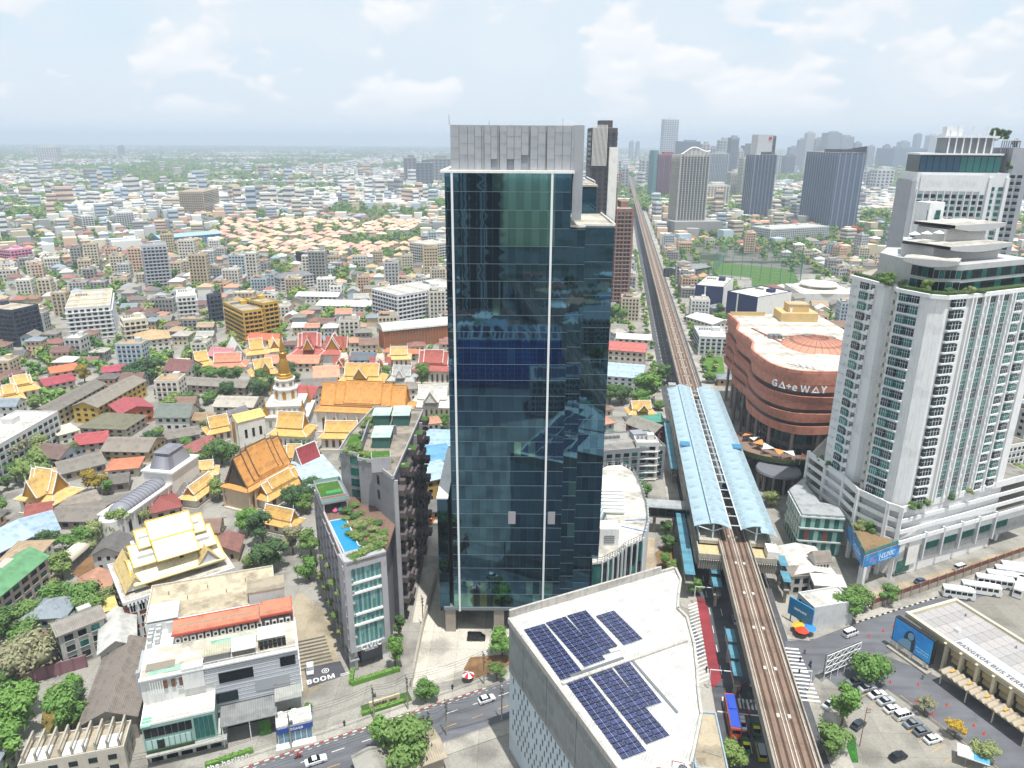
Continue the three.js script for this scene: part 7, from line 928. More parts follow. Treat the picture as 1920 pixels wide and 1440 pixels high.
highrise('tall beige high-rise with wavy white crown near the viaduct',[237.31,-1097.08],[280.34,-1099.38],34,111.8,'#a9a8a6','#4f5660',{fins:'#c9c6be',bay:5,fl:3.3,turn:0.1,sub:(o,W,D,h)=>{const p=[];for(let i=0;i<=16;i++){const t=i / 16;p.push(new THREE.Vector3(-W / 2+t*W,h+4+4*Math.sin(t*6.28 - 1)+t*5,D / 2));}part(o,'wavy_crown',new THREE.TubeGeometry(new THREE.CatmullRomCurve3(p),32,1.2,6),K.white);for(let i=0;i<7;i++)ub(o,'crown_post',K.white,-W / 2+(i+0.5)*W / 7,h,D / 2,0.8,4+4*Math.sin((i+0.5)/ 7*6.28 - 1)+(i+0.5)/ 7*5,0.8);bx(o,'podium',K.grey,6,0,8,W+30,20,D+20);}});
highrise('white mid-rise grid block behind the beige high-rise',[372.74,-1477.16],[422.7,-1480.7],36,49.4,'#d9d7cf','#7d858c',{bay:6,fl:4});
highrise('grey tower left of the cream stepped tower',[503.94,-1985.19],[557.6,-1990.24],30,101.3,'#a9b0b8','#5d6b7c',{fins:'#c4c9ce',finStep:2});
highrise('slim grey tower peeping above the grey tower',[597.46,-2119.93],[619.88,-2122.16],24,141.2,'#9aa2ae','#65707f',{slabs:'#b5bbc4'});
highrise('cream stepped tower in front of the navy tower',[519.91,-1728.78],[547.36,-1731.03],30,95.4,'#d0ccc0','#7f868c',{slabs:'#d9d6cc'});
highrise('lower cream slab beside the cream stepped tower',[507.53,-1773.94],[533.79,-1776.15],30,63.2,'#d3d0c8','#80868c',{slabs:'#dad8d0'});
highrise('navy tower with pale upper block and red logo',[425.37,-1357.86],[465.74,-1360.49],34,108.3,'#3f4757','#6f7d92',{fins:'#8d97a6',finStep:2,bay:3.4,turn:0.1,sub:(o,W,D,h)=>{bx(o,'upper_block',wallM('#c2c5c9'),2,h,-4,W*0.8,34,D*0.7);bx(o,'upper_flank',wallM('#4a505c'),W*0.42,h,-4,W*0.16,32,D*0.7);part(o,'red_disc',cyl(3,3,0.6,20).clone().rotateX(Math.PI / 2),K.red,W*0.22,h+28,D*0.35 - 3.8);}});
highrise('broad navy tower with white vertical lines',[496.33,-1300.13],[497.26,-1171.36],40,115,'#333c4e','#7689a3',{fins:'#8f97a8',finStep:3,finW:0.9,bay:3.2,fh:0.7,sub:(o,W,D,h)=>{part(o,'raking_parapet',tris([[[-W / 2,h,-D / 2+1],[W / 2,h,-D / 2+1],[W / 2,h+10,-D / 2+1]],[[W / 2,h,-D / 2],[-W / 2,h,-D / 2],[W / 2,h+10,-D / 2]]]),wallM('#333c4e'));}});
highrise('pale gridded tower rising above all others beyond the viaduct',[584.24,-3007.74],[640.65,-3015.69],40,212.2,'#d6dade','#8a97a8',{bay:9,fl:7,fw:0.7,slabs:'#e2e4e6'});
highrise('dark stepped tower right of the pale gridded tower',[602.94,-2797.91],[679.86,-2807.99],50,130.5,'#7d828c','#596474',{slabs:'#9aa0a8'});
for(const[x0,x1,yt,yb,c,lab]of[[1218,1240,290,352,'#a0a2a6','blue grey slab left of the maroon high-rise'],[1343,1361,263,345,'#aeb0b2','slim pale tower beyond the grey tower'],[1493,1503,262,318,'#8f9296','small blue tower far off left of the downtown cluster'],[1507,1521,249,315,'#c8cacc','slender pale tower of the far downtown cluster'],[1524,1543,260,315,'#9b9ea2','stepped blue tower of the far downtown cluster'],[1545,1570,249,316,'#8b8f95','highest blue tower of the far downtown cluster'],[1571,1594,256,316,'#93979c','broad blue tower closing the far downtown cluster'],[1468,1488,292,330,'#6b7078','navy block below the far downtown cluster'],[1710,1720,252,310,'#7d848c','leaning blue slab left of the grey crowned high-rise'],[1735,1750,254,312,'#c2c4c6','left one of twin pale towers at the right skyline'],[1753,1767,254,312,'#c2c4c6','right one of twin pale towers at the right skyline'],[1596,1618,282,352,'#84888f','grey blue tower behind the broad navy tower'],[1390,1408,273,330,'#6c7178','dark slim tower left of the navy tower'],[1654,1664,273,315,'#71767d','small dark tower on the right skyline'],[1672,1732,278,318,'#6f7f92','long low blue glass slab on the right skyline'],[1180,1187,265,300,'#a2a5a9','tiny pale tower just right of the glass tower skyline'],[1192,1198,266,300,'#999ca1','tiny blue tower right of the tiny pale one'],[1640,1672,318,358,'#c9cbcc','white mid-rise pair below the right skyline'],[1614,1640,320,356,'#b9bec6','pale slab left of the white mid-rise pair'],[1312,1326,270,340,'#b5b3ae','beige slab right of the dark stepped tower'],[1326,1342,278,338,'#9a9da2','grey slab beside the beige slab on the skyline'],[1362,1378,258,335,'#a9a7a2','tan slim tower before the navy tower'],[1378,1390,282,336,'#c5c4c0','white slim tower before the navy tower'],[1428,1446,280,326,'#8c9098','grey tower just right of the navy tower'],[1446,1462,290,332,'#b9bbbd','pale mid-rise right of the navy tower'],[1200,1216,300,346,'#b1b4b8','pale block left of the blue grey slab'],[1150,1164,300,350,'#c9c8c4','cream tower beyond the striped tower'],[1164,1178,315,352,'#a4a7ab','grey block beyond the viaduct bend'],[1598,1610,268,316,'#8f949a','dark slim tower right of the downtown cluster'],[1625,1636,274,314,'#a6a9ae','pale slim tower on the right skyline'],[1684,1700,266,312,'#9b9fa5','grey tower before the leaning slab'],[1478,1492,276,318,'#979ba1','grey tower left of the downtown cluster']]){const yb2=yb,k=lab;skyline(x0,x1,yt,yb2,c,k);}
function skyline(x0,x1,yt,yb,c,label){// far towers: foot and top given as view angles, turned into metres
  const up=(px,py)=>{const u=(px - 960)/ 1375,v=(720 - py)/ 1375,cr=Math.cos(0.0065),sr=Math.sin(0.0065),x=u*cr - v*sr,y=u*sr+v*cr,th=18.38*Math.PI / 180;return[x,y*Math.cos(th)- Math.sin(th),-Math.cos(th)- y*Math.sin(th)];};
  const g=(px,py)=>{const q=up(px,py),t=-130 / q[1];return[q[0]*t,q[2]*t];};
  const A=g(x0,yb),B=g(x1,yb),m=[(A[0]+B[0])/ 2,(A[1]+B[1])/ 2],dist=Math.hypot(...m),tq=up((x0+x1)/ 2,yt),h=130+tq[1]*dist / Math.hypot(tq[0],tq[2]);
  highrise(label,A,B,Math.hypot(B[0]- A[0],B[1]- A[1])*0.8,h,c,'#5b6068',{bay:12,fl:9,slabs:undefined,cap:8,fw:0.55});
}
for(const[x0,x1,yt,yb,c,lab]of[[758,782,296,345,'#83888f','left blue grey slab of the pair left of the glass tower'],[800,846,297,345,'#898d93','right blue grey slab of the pair left of the glass tower'],[781,813,305,352,'#6b7280','navy and white tower in front of the pair of slabs'],[72,109,276,306,'#cfcdc8','cream cluster tower far on the left skyline'],[222,234,274,292,'#6f747b','small dark tower on the left skyline'],[738,751,276,296,'#d2d6da','small white tower left of the glass tower skyline']])skyline(x0,x1,yt,yb,c,lab);
{// slender brown balconied tower and white banded tower directly behind the glass tower
  highrise('slender brown gridded tower right behind the glass tower',[81.66,-590.85],[94.37,-591.23],34,79.4,'#8f6e63','#4a4f57',{bay:3.6,fl:3.4,slabs:'#a58577',fins:'#9a7669',finStep:2,sub:(o,W,D,h)=>{bx(o,'left_wing',wallM('#8a685d'),-W / 2 - 3,0,-3,8,h+16,D - 6);for(let i=0;i<8;i++)ub(o,'crown_post',wallM('#a07b6c'),-W / 2 - 6+i*1.6,h+16,-1,0.5,9,0.5);bx(o,'crown_beam',wallM('#a07b6c'),-W / 2 - 1,h+25,-1,13,0.8,5);}});
  highrise('white and dark striped tower peeping behind the glass tower crown',[52.08,-514.37],[69.07,-514.81],26,138.1,'#4d4a4d','#3a3d42',{bay:4,sub:(o,W,D,h)=>{for(let i=0;i<12;i++)ub(o,'white_slat',K.white,-W / 2+0.6+i*0.85,h - 24,D / 2+0.7,0.4,26,0.5);bx(o,'white_wing',K.white,W*0.36,0,3,W*0.34,h - 12,D);for(let i=0;i<6;i++)bx(o,'glazed_terrace',K.glassB,W*0.45+i*0.3,h - 10 - i*5,-6,W*0.3,4,10);}});
}

// ---------------------------------------------------------------- neighbourhood fill
const view=(x,z,y=0)=>{const yy=y - 130,th=18.38*Math.PI / 180,f=-z*Math.cos(th)- yy*Math.sin(th),u=yy*Math.cos(th)+z*-Math.sin(th);return[960+1375*x / f,720 - 1375*u / f,f];};
const rC=RNG(4242),pick=(a)=>a[Math.floor(rC()*a.length)];
const wallCols=[['white','#e2e1dc'],['cream','#d3c9b4'],['pale grey','#c2c3c2'],['beige','#c9b89c'],['pale blue','#b5c3cc'],['grey','#a0a09d'],['off white','#d9d5cb'],['peach','#d8b9a0']];
const roofCols=[['grey','#8f8a83'],['brown','#8a6a58'],['rust red','#98655a'],['tan','#b39a7a'],['dark','#6b6866'],['orange','#c58e70'],['white','#dcdbd6'],['pale grey','#b3b1ab'],['maroon','#7f5a52'],['blue grey','#8a98a6']];
const estate=[['apricot','#cba98c'],['salmon','#c69686'],['sand','#c9b39a'],['apricot','#cfa287']];
// distant copies share low-cost shapes
const fillHouses=[],fillBlocks=[],fillTrees=[],farHouses=[],farBlocks=[],farTrees=[];
const green=(x,z)=>{const[px,py]=view(x,z);const inB=(a,b,c,d)=>px>a&&px<b&&py>c&&py<d;if(inB(420,550,483,522)||inB(615,800,388,412)||inB(640,770,440,465)||inB(160,230,545,600)||inB(1310,1570,425,470)||inB(1600,1700,400,460)||inB(0,640,320,336))return 0.88;if(inB(380,480,570,640)||inB(540,700,585,605))return 0.5;return fbm(x / 90+50,z / 90+50,3)>0.53?0.5:0.16;};
for(let i=0;i<70;i++)for(const k of[0,1]){// shophouse rows lining the avenue
  const s=345+i*16,[x,z]=SKW((k?26:-25)+(rC()- 0.5)*3,s),r=rectAt(x,z,14,13+rC()*2,-0.1361);if(!free(r,-1))continue;mark(r,-0.4);fillBlocks.push({r,h:8+Math.floor(rC()*4)*3.2,wall:pick(wallCols),roof:pick(roofCols),kind:'flat'});
}
for(let zz=-95;zz>-1650;){
  const step=zz>-500?13:zz>-900?14:16,hw=Math.abs(zz)*0.82+90;
  for(let xx=-hw;xx<hw;xx+=step){
    const x=xx+(rC()- 0.5)*4,z=zz+(rC()- 0.5)*4;const[px,py]=view(x,z);if(px<-90||px>2010||py>1500){continue;}
    if(z>-175&&x>-15&&x<60)continue;if(x>70&&z>-225&&x<240)continue;if(x>-25&&x<55&&z>-245)continue;if(x>-80&&x<-20&&z>-235)continue;
    const rot=x>70?-0.14+(rC()<0.5?0.5:0):0.36+Math.sin(x / 140)*0.3,isEst=px>405&&px<790&&py>418&&py<492;
    if(px>1235&&px<1600&&py>470&&py<540&&Math.abs(x - 260)<70){if(rC()<0.6&&Math.abs(x - 255)>38&&free(rectAt(x,z,4,4)))fillTrees.push([x,z,0.9+rC()*0.7]);continue;}
    if(rC()<green(x,z)){for(let k=0;k<2;k++){const tx=x+(rC()- 0.5)*step,tz=z+(rC()- 0.5)*step;if(free(rectAt(tx,tz,4,4)))fillTrees.push([tx,tz,0.7+rC()*0.85]);}continue;}
    const isBlock=!isEst&&!(z>-340&&x<20)&&rC()<(z<-600?0.46:0.24),w=isBlock?step*(0.7+rC()*0.5):step*(0.62+rC()*0.22),d=isBlock?step*(0.65+rC()*0.3):step*(0.6+rC()*0.22),r=rectAt(x,z,w,d,rot);
    if(!free(r,0.6)){const tx=x+(rC()- 0.5)*8,tz=z+(rC()- 0.5)*8;if(rC()<0.6&&free(rectAt(tx,tz,3,3)))fillTrees.push([tx,tz,0.45+rC()*0.5]);continue;}
    const h=isBlock?8+Math.floor(rC()*(rC()<0.28?8:3))*3.2:isEst?6:4+Math.floor(rC()*2.2)*2.6;mark(r,-0.4);
    const rec={r,h,wall:pick(wallCols),roof:isEst?pick(estate):pick(roofCols),kind:isBlock?'flat':isEst||rC()<0.45?'hip':'gable',est:isEst};
(isBlock?fillBlocks:fillHouses).push(rec);if(rC()<0.4){const tx=x+step*0.5,tz=z+(rC()- 0.5)*step;if(free(rectAt(tx,tz,2,2)))fillTrees.push([tx,tz,0.4+rC()*0.5]);}
}
  zz -=step;
}
const landmarks=[['the gilded stupa',-72,-300],['the yellow hotel',-130,-480],['the domed hall',-135,-235],['the glass tower',-10,-190],['the long white apartment block',-60,-480],['the classroom blocks',-180,-310],['the slab block',-330,-640],['the portal framed block',-250,-430],['the mall',130,-330],['the viaduct',120,-560],['the viaduct far end',200,-1000],['the navy showrooms',160,-470],['the broad navy tower',420,-800],['the maroon high-rise',240,-1200],['the orange roofed estate',-250,-1000],['the far left skyline',-700,-1100],['the left edge',-330,-330],['the white school',-230,-260],['the beige high-rise',250,-900],['the white tower podium',200,-260],['the brick vaulted school',-30,-400],['the grey villa',-130,-560]];
function whereIs(x,z){let best=null,bd=1e9;for(const l of landmarks){const d=Math.hypot(x - l[1],z - l[2]);if(d<bd){bd=d;best=l;}}const dx=x - best[1],dz=z - best[2];const side=Math.abs(dz)>Math.abs(dx)?(dz<0?'behind':'in front of'):dx<0?'left of':'right of';return side+' '+best[0];}
const sizeWord=(w)=>(w<9?'small':w<12?'medium':'large');
// the nearest 300 houses and 300 flat roofed blocks as things, the rest as a mass
const near=(a,b)=>Math.hypot(a.r.x,a.r.z)- Math.hypot(b.r.x,b.r.z);fillHouses.sort(near);fillBlocks.sort(near);
fillHouses.forEach((e,i)=>{if(i>=300){farHouses.push(e);return;}
  const far=e.r.z<-520;const rm=e.kind==='hip'?tileM(e.roof[1]):ribM(e.roof[1]);
  house('house',`${sizeWord(e.r.w)} ${e.wall[0]} house, ${e.roof[0]} ${e.kind === 'hip' ? 'hipped' : 'gabled'} roof, ${whereIs(e.r.x, e.r.z)}`,'house',e.r,e.h,wallM(e.wall[1]),rm,{roof:e.kind,rh:Math.min(e.r.w,e.r.d)*0.26,over:0.8,group:'houses around the temple quarter',nomark:true,win:far?[]:[['f',3,Math.max(1,Math.round(e.h / 3)),{fw:0.4,fh:0.42}],[e.r.x<0?'r':'l',3,Math.max(1,Math.round(e.h / 3)),{fw:0.4,fh:0.42}]],sub:(o,r)=>{if(i % 3===0)part(o,'lean_to',boxG(r.w*0.5,0.15,2.6),ribM(roofCols[(i*7)% 10][1]),r.w*0.2,2.7,r.d / 2+1.5,0,0.14);if(i % 5===0)uc(o,'water_tank',K.steel,-r.w / 2 - 0.8,0,r.d*0.2,0.7,2.2);}});
});
fillBlocks.forEach((e,i)=>{if(i>=300){farBlocks.push(e);return;}
  const fl=Math.max(2,Math.round(e.h / 3.2));house('shophouse',`${e.wall[0]} ${['', '', 'two', 'three', 'four', 'five', 'six', 'seven', 'eight', 'nine'][fl] || 'many'} storey shophouse, ${i % 2 ? roofCols[(i * 3) % 10][0] + ' roof shelter' : 'bare roof'}, ${whereIs(e.r.x, e.r.z)}`,'shophouse',e.r,e.h,wallM(e.wall[1]),flatM(roofCols[[0,6,7,3,7][i % 5]][1]),{roof:'flat',group:'flat roofed shophouses',nomark:true,win:[['f',Math.max(3,Math.round(e.r.w / 3)),fl,{fw:0.6,fh:0.5,mat:i % 3?K.glass:K.glassB,sill:e.r.z>-700?wallM(e.wall[1]):undefined}],[e.r.x<0?'r':'l',3,fl,{fw:0.5,fh:0.45}]],sub:(o,r)=>{bx(o,'stair_house',wallM(e.wall[1]),r.w*0.22,e.h,-r.d*0.2,3,2.5,3);if(i % 2)bx(o,'roof_shelter',ribM(roofCols[(i*3)% 10][1]),-r.w*0.15,e.h+2.4,r.d*0.05,r.w*0.5,0.15,r.d*0.55);uc(o,'water_tank',K.steel,-r.w*0.3,e.h+0.1,-r.d*0.3,0.6,1.6);}});
});
// everything farther out: city to the horizon
for(let i=0;i<44000;i++){
  const dist=1500+11500*Math.pow(rC(),1.7),a=(rC()- 0.5)*1.5,x=Math.sin(a)*dist,z=-Math.cos(a)*dist;if(Math.abs(x -(41 - 0.137*z))<24&&dist<3000)continue;const s=1+Math.max(0,(dist - 2500)/ 3000);
  const g=fbm(x / 420+9,z / 420+3,4);if(g>0.50&&rC()<0.8){for(let k=0;k<3;k++)farTrees.push([x+(rC()- 0.5)*40*s,z+(rC()- 0.5)*40*s,(1+rC())*(1+s*0.35)]);continue;}
  if(rC()<0.6)farBlocks.push({r:rectAt(x,z,(8+rC()*rC()*40)*(0.8+s*0.2),8+rC()*14,rC()*3),h:rC()<0.05?20+rC()*28:6+rC()*9,wall:rC()<0.5?wallCols[rC()<0.5?0:6]:pick(wallCols)});else farHouses.push({r:rectAt(x,z,(9+rC()*10)*s**0.5,(8+rC()*8)*s**0.5,rC()*3),h:5+rC()*5,wall:pick(wallCols),roof:rC()<0.3?['white','#dcdbd6']:pick(roofCols)});if(rC()<0.7)farTrees.push([x+12,z+10*rC(),0.9+rC()*0.8]);
}
function massOf(name,label,category,list,geo,mat,fn){const m=new THREE.InstancedMesh(geo,mat,list.length),d=new THREE.Object3D(),c=new THREE.Color();list.forEach((e,i)=>{fn(e,d,c,i);d.updateMatrix();m.setMatrixAt(i,d.matrix);m.setColorAt(i,c);});m.castShadow=m.receiveShadow=true;top(m,name,{kind:'stuff',label,category});return m;}
const wM=M('#ffffff',{r:0.9}),UBn=new THREE.BoxGeometry(1,1,1).translate(0,0.5,0),bandG=merge(Array.from({length:4},(_,i)=>bg(0,0.1+i*0.23,0,1.004,0.1,1.004)));
massOf('distant_houses','walls of the countless low houses spreading to the horizon','houses',farHouses,UBn,wM,(e,d,c)=>{d.position.set(e.r.x,0,e.r.z);d.rotation.y=e.r.rot;d.scale.set(e.r.w,e.h,e.r.d);c.set(e.wall[1]);});
massOf('distant_roofs','pitched roofs of the countless low houses spreading to the horizon','roofs',farHouses,hipG(1.12,1.12,0.3,0.02),wM,(e,d,c)=>{d.position.set(e.r.x,e.h,e.r.z);d.rotation.y=e.r.rot;d.scale.set(e.r.w,10,e.r.d);c.set(e.roof[1]);});
massOf('distant_blocks','pale flat roofed city blocks spreading to the horizon','city blocks',farBlocks,UBn,wM,(e,d,c)=>{d.position.set(e.r.x,0,e.r.z);d.rotation.y=e.r.rot;d.scale.set(e.r.w,e.h,e.r.d);c.set(e.wall[1]);});
massOf('distant_window_bands','dark window bands of the far city blocks','windows',farBlocks.filter((e)=>e.h>15),bandG,M('#5a646e',{r:0.3}),(e,d,c)=>{d.position.set(e.r.x,0,e.r.z);d.rotation.y=e.r.rot;d.scale.set(e.r.w,e.h,e.r.d);c.set('#ffffff');});

// ---------------------------------------------------------------- trees placed one by one, then the nearest of the rest
const LB=leafBright,LD=leafDry;
for(const[p,s,l,m,v,sy]of[
[[-113.13,-132],1.75,'broad bright green tree at the left edge below the bare plot',LB,0],[[-109.84,-124.58],1.7,'bright green tree in the bottom left corner',LB,1],[[-113.64,-139.56],1.2,'bright green tree beside the dry plot',LB,2],
[[-128.12,-175.95],1.5,'bright tree left of the pale ribbed shed',leafM[5],0],[[-122.93,-179.3],1.5,'bright tree next to the yellow porch roof',leafM[5],3],[[-132.22,-169.6],1.4,'leafy tree behind the grey dry tree',leafM[0],1],[[-135.14,-165.82],1.4,'dark leafy tree at the left edge by the dry tree',leafM[1],2],[[-122.07,-154.1],1.75,'large grey brown dry tree beside the old block',LD,3],[[-119.44,-158.84],1.2,'dry tree touching the old grey block',LD,4],
[[-106.51,-146.65],0.8,'bushy tree beside the brown shed roof',LB,2],[[-100.88,-137.44],0.7,'small bush at the foot of the brown shed',leafM[2],1],[[-116.35,-181.91],0.9,'round tree before the brick school wall',leafM[4],0],[[-139.86,-216.16],1.3,'dusty tree by the arched canopy',leafM[4],1],[[-133.31,-220.88],1.4,'olive tree beside the yellow roofed school',leafM[2],2],[[-131.38,-229.42],1.1,'olive tree behind the yellow roofed school',leafM[4],3],[[-146.77,-211.61],1,'palm like tree in the school yard',leafM[5],4],[[-151.29,-209.38],1.2,'grey green tree by the blue lean-to',leafM[3],0],
[[-75.74,-201.91],1.6,'sprawling grey green tree behind the white building',leafM[3],1],[[-71.68,-211.43],1.3,'dusty tree beside the condominium flank',LD,2],[[-65.84,-211.5],1.2,'green tree at the rear of the condominium flank',leafM[0],0],[[-62.62,-197.1],1.1,'green tree in the parking strip corner',leafM[5],1],[[-90.57,-223.8],1.2,'bright tree behind the amber lodge',LB,2],[[-78.79,-243.3],1.5,'dark round tree behind the pool wing',leafM[6],3],[[-75.75,-251.89],1.2,'dark tree right behind the pool wing',leafM[3],1],
[[-203.9,-387.05],2.2,'great dark tree dominating the temple quarter',leafM[6],0,1.9],[[-203.93,-399.98],1.6,'dark tree beside the great dark tree',leafM[3],1],[[-216.44,-396.41],1.3,'dark tree left of the great dark tree',leafM[6],3],[[-237.17,-386.36],1.5,'brown feathery tree near the crimson roofs',leafGold,2],[[-253.19,-431.01],1.3,'grey green tree beyond the orange roof',leafM[1],3],[[-163.42,-350.54],1.2,'green courtyard tree right of the crimson school',leafM[1],1],[[-160.34,-255.16],1.35,'golden leaved tree beside the domed hall',leafGold,0],[[-154.4,-253],0.8,'bright small tree beside the golden leaved one',leafM[5],2],[[-121.72,-281.98],1.7,'spreading green tree left of the ordination hall',leafM[1],3],[[-126.97,-280.12],1.2,'green tree left of the spreading temple tree',leafM[0],1],[[-141.63,-315.13],0.9,'pale tree behind the faded red roof',leafM[4],2],[[-110.31,-249.95],1.2,'lime green tree at the ordination hall foot',leafM[2],0],[[-90.98,-225],1.3,'bright green tree before the amber lodge',LB,1],[[-91.94,-247.33],0.7,'clipped tree beside the ordination hall wall',leafM[1],2],[[-206.85,-277.14],2.0,'huge grey bare tree behind the amber pavilion',LD,3],[[-201.34,-286.17],1.5,'grey green tree right of the huge bare tree',leafM[4],1],[[-185.57,-286.42],1.0,'low green tree before the tan walled house',leafM[0],0],
[[-180.35,-397.17],1.2,'first dense tree of the hedge row over the grey shed',leafM[5],0],[[-171.67,-395.72],1.2,'second dense tree of the hedge row over the grey shed',leafM[5],3],[[-163.05,-394.27],1.2,'third dense tree of the hedge row over the grey shed',leafM[5],1],[[-153.92,-391.25],1.2,'last dense tree of the hedge row over the grey shed',leafM[5],2],[[-123.22,-417.56],1.1,'pair of light green trees before the crimson halls',LB,0],[[-49.26,-379.94],1.6,'tall courtyard tree beside the pale grey hall',leafM[0],2,2],[[-56.36,-349.06],1.0,'round dark tree at the assembly hall corner',leafM[1],1],[[-122.5,-392.7],0.9,'dense tree right behind the stupa bell',leafM[5],3],[[-37.09,-322.83],1.1,'low tree before the white hall by the tower',leafM[0],3],[[-31.69,-322.92],1.0,'tree squeezed between white hall and tower',leafM[5],0],
[[-29.68,-156.97],0.8,'columnar tree at the condominium front corner',LB,2,1.3],[[-30.21,-168.36],0.6,'slim tree by the alley gate',leafM[1],2,1],[[-2.13,-162.07],1.1,'bright round tree beside the solar hall wall',LB,0],[[-3.34,-152.61],0.75,'thin roadside tree by the tower forecourt',leafM[0],4],[[-20.5,-145.02],0.85,'small street tree on the side street pavement',leafM[5],1],[[-28.09,-129.64],1.2,'bright tree at the bottom beside the side street',LB,2],[[-22.71,-125.28],1.7,'broad flecked tree at the bottom edge',leafM[0],1],[[-48.14,-140.7],0.45,'small palm shrub by the corner shop',leafM[5],4],
[[55.2,-190.64],0.8,'bright tree on the avenue pavement beside the solar hall',LB,0],[[48.25,-125.87],0.9,'yellowish tree beside the yellow taxis',leafM[2],1],[[91.28,-152.86],1.25,'leafy tree beside the billboard lattice',leafM[5],3],[[77.53,-137.65],1.2,'tall bright tree at the parking lot edge',LB,2,1.5],[[71.64,-129.16],1.15,'grey green tree below the tall bright parking tree',leafM[0],1],[[96.24,-179.02],1.25,'street tree beside the white corner shophouse',leafM[5],0],[[101.38,-183.95],1.1,'street tree behind the white corner shophouse',leafM[0],3],[[111.47,-186.07],0.95,'street tree before the prow column',leafM[5],4],[[102.33,-134.75],0.7,'yellow flowering tree in the bus forecourt',leafYellow,4],[[99.53,-142.38],0.7,'half bare brown tree in the bus forecourt',LD,4],[[104.69,-127.72],0.8,'dry shrub at the bottom of the bus forecourt',leafM[4],1],
[[53.74,-225.98],0.75,'first dark tree in the podium garden',leafM[1],0],[[52.65,-215.19],0.85,'second dark tree in the podium garden',leafM[1],1],[[49,-205.2],0.7,'lime shrub in the podium garden',LB,2],[[51.49,-202.86],0.6,'small lime shrub nearest the solar hall',leafM[2],3],[[71.19,-364.18],2.3,'big round bright tree beside the bank',LB,1],[[84.29,-392.99],1.6,'dark tree behind the big round one',leafM[1],0],[[81.32,-548.29],1.9,'full tree right of the glass tower below the brown tower',leafM[5],3],[[68.13,-507.08],1.5,'tree at the glass tower flank by the coral sign',leafM[0],2],[[160.54,-564.02],1.4,'round tree before the navy showroom',leafM[1],0],[[154.27,-529.31],1.6,'round tree beside the cubic retail block',leafM[5],1],[[129.34,-229.67],0.6,'shrub tree on the station side lawn',LB,2],[[493.35,-1073.76],2.4,'orange flame tree in the distant park',leafFlame,1]]){const o=tree(p[0],p[1],s*0.93,l,m,v,undefined,0,(sy||s)*0.93);occ.add(Math.floor(p[0]/ CELL)+','+Math.floor(p[1]/ CELL));}
for(let i=0;i<26;i++)for(const k of[0,1]){const s=352+i*22+(i*7 % 9),[x,z]=SKW(k?16.5:-14,s);if(k&&s<400)continue;fillTrees.push([x,z,0.75+0.35*((i*13+k*5)% 7)/ 7]);}
fillTrees.sort((a,b)=>Math.hypot(a[0],a[1])- Math.hypot(b[0],b[1]));const tw=['dark','mid green','olive','deep green','dusty','fresh green','blackish green'];
fillTrees.forEach(([x,z,s],i)=>{if(i<215)tree(x,z,s,`${s > 1.1 ? 'large' : s > 0.75 ? 'mid sized' : 'small'} ${tw[treeN % 7]} tree ${whereIs(x, z)}`,undefined,undefined,'trees among the houses');else farTrees.push([x,z,s]);});
for(let k=0;k<3;k++)massOf('distant_trees',['dark green','olive','bright'][k]+' tree crowns scattered through the far city','trees',farTrees.filter((_,i)=>i % 3===k),crownsFar[k],M('#ffffff',{r:0.9,side:THREE.DoubleSide}),(e,d,c,i)=>{d.position.set(e[0],0.8*e[2],e[1]);d.rotation.y=i;d.scale.set(e[2],e[2]*(0.9+0.3*hash2(i,3)),e[2]);c.set(['#5c8238','#7f9648','#4d7236','#6f9140','#8b9a55'][i % 5]);});

// ---------------------------------------------------------------- vehicles
function extrudeSide(pts,w,bev=0.1){const g=new THREE.ExtrudeGeometry(new THREE.Shape(pts.map((p)=>new THREE.Vector2(...p))),{depth:w - 2*bev,bevelEnabled:true,bevelThickness:bev,bevelSize:bev*0.8,bevelSegments:2,curveSegments:4});return g.translate(0,0,-(w - 2*bev)/ 2);}
const carShapes={
  sedan:[[[-2.25,0.35],[2.25,0.35],[2.3,0.72],[1.9,0.86],[0.9,0.95],[-1.5,0.98],[-2.2,0.9],[-2.3,0.6]],[[1.05,0.92],[0.35,1.42],[-0.85,1.45],[-1.7,0.96]],[[0.3,1.4],[-0.8,1.44],[-0.75,1.5],[0.2,1.48]]],
  hatch:[[[-1.95,0.35],[2.0,0.35],[2.05,0.75],[1.7,0.92],[0.9,1.0],[-1.8,1.05],[-2.0,0.8]],[[1.0,0.98],[0.3,1.5],[-1.3,1.52],[-1.85,1.02]],[[0.25,1.48],[-1.35,1.5],[-1.3,1.57],[0.15,1.55]]],
  van:[[[-2.4,0.35],[2.3,0.35],[2.4,0.8],[2.0,1.15],[-2.4,1.2]],[[1.95,1.1],[1.2,1.95],[-2.35,1.98],[-2.38,1.15]],[[1.15,1.92],[-2.35,1.95],[-2.3,2.15],[1.0,2.1]]],
};
const cg={};for(const k in carShapes)cg[k]=[extrudeSide(carShapes[k][0],1.76),extrudeSide(carShapes[k][1],1.55),extrudeSide(carShapes[k][2],1.42,0.05)];
const wheelG=new THREE.CylinderGeometry(0.32,0.32,0.2,14).rotateX(Math.PI / 2),rimG=new THREE.CylinderGeometry(0.19,0.19,0.215,10).rotateX(Math.PI / 2),lampM=M('#e8e6dc',{r:0.2}),tailM=M('#8a1a18',{r:0.3});
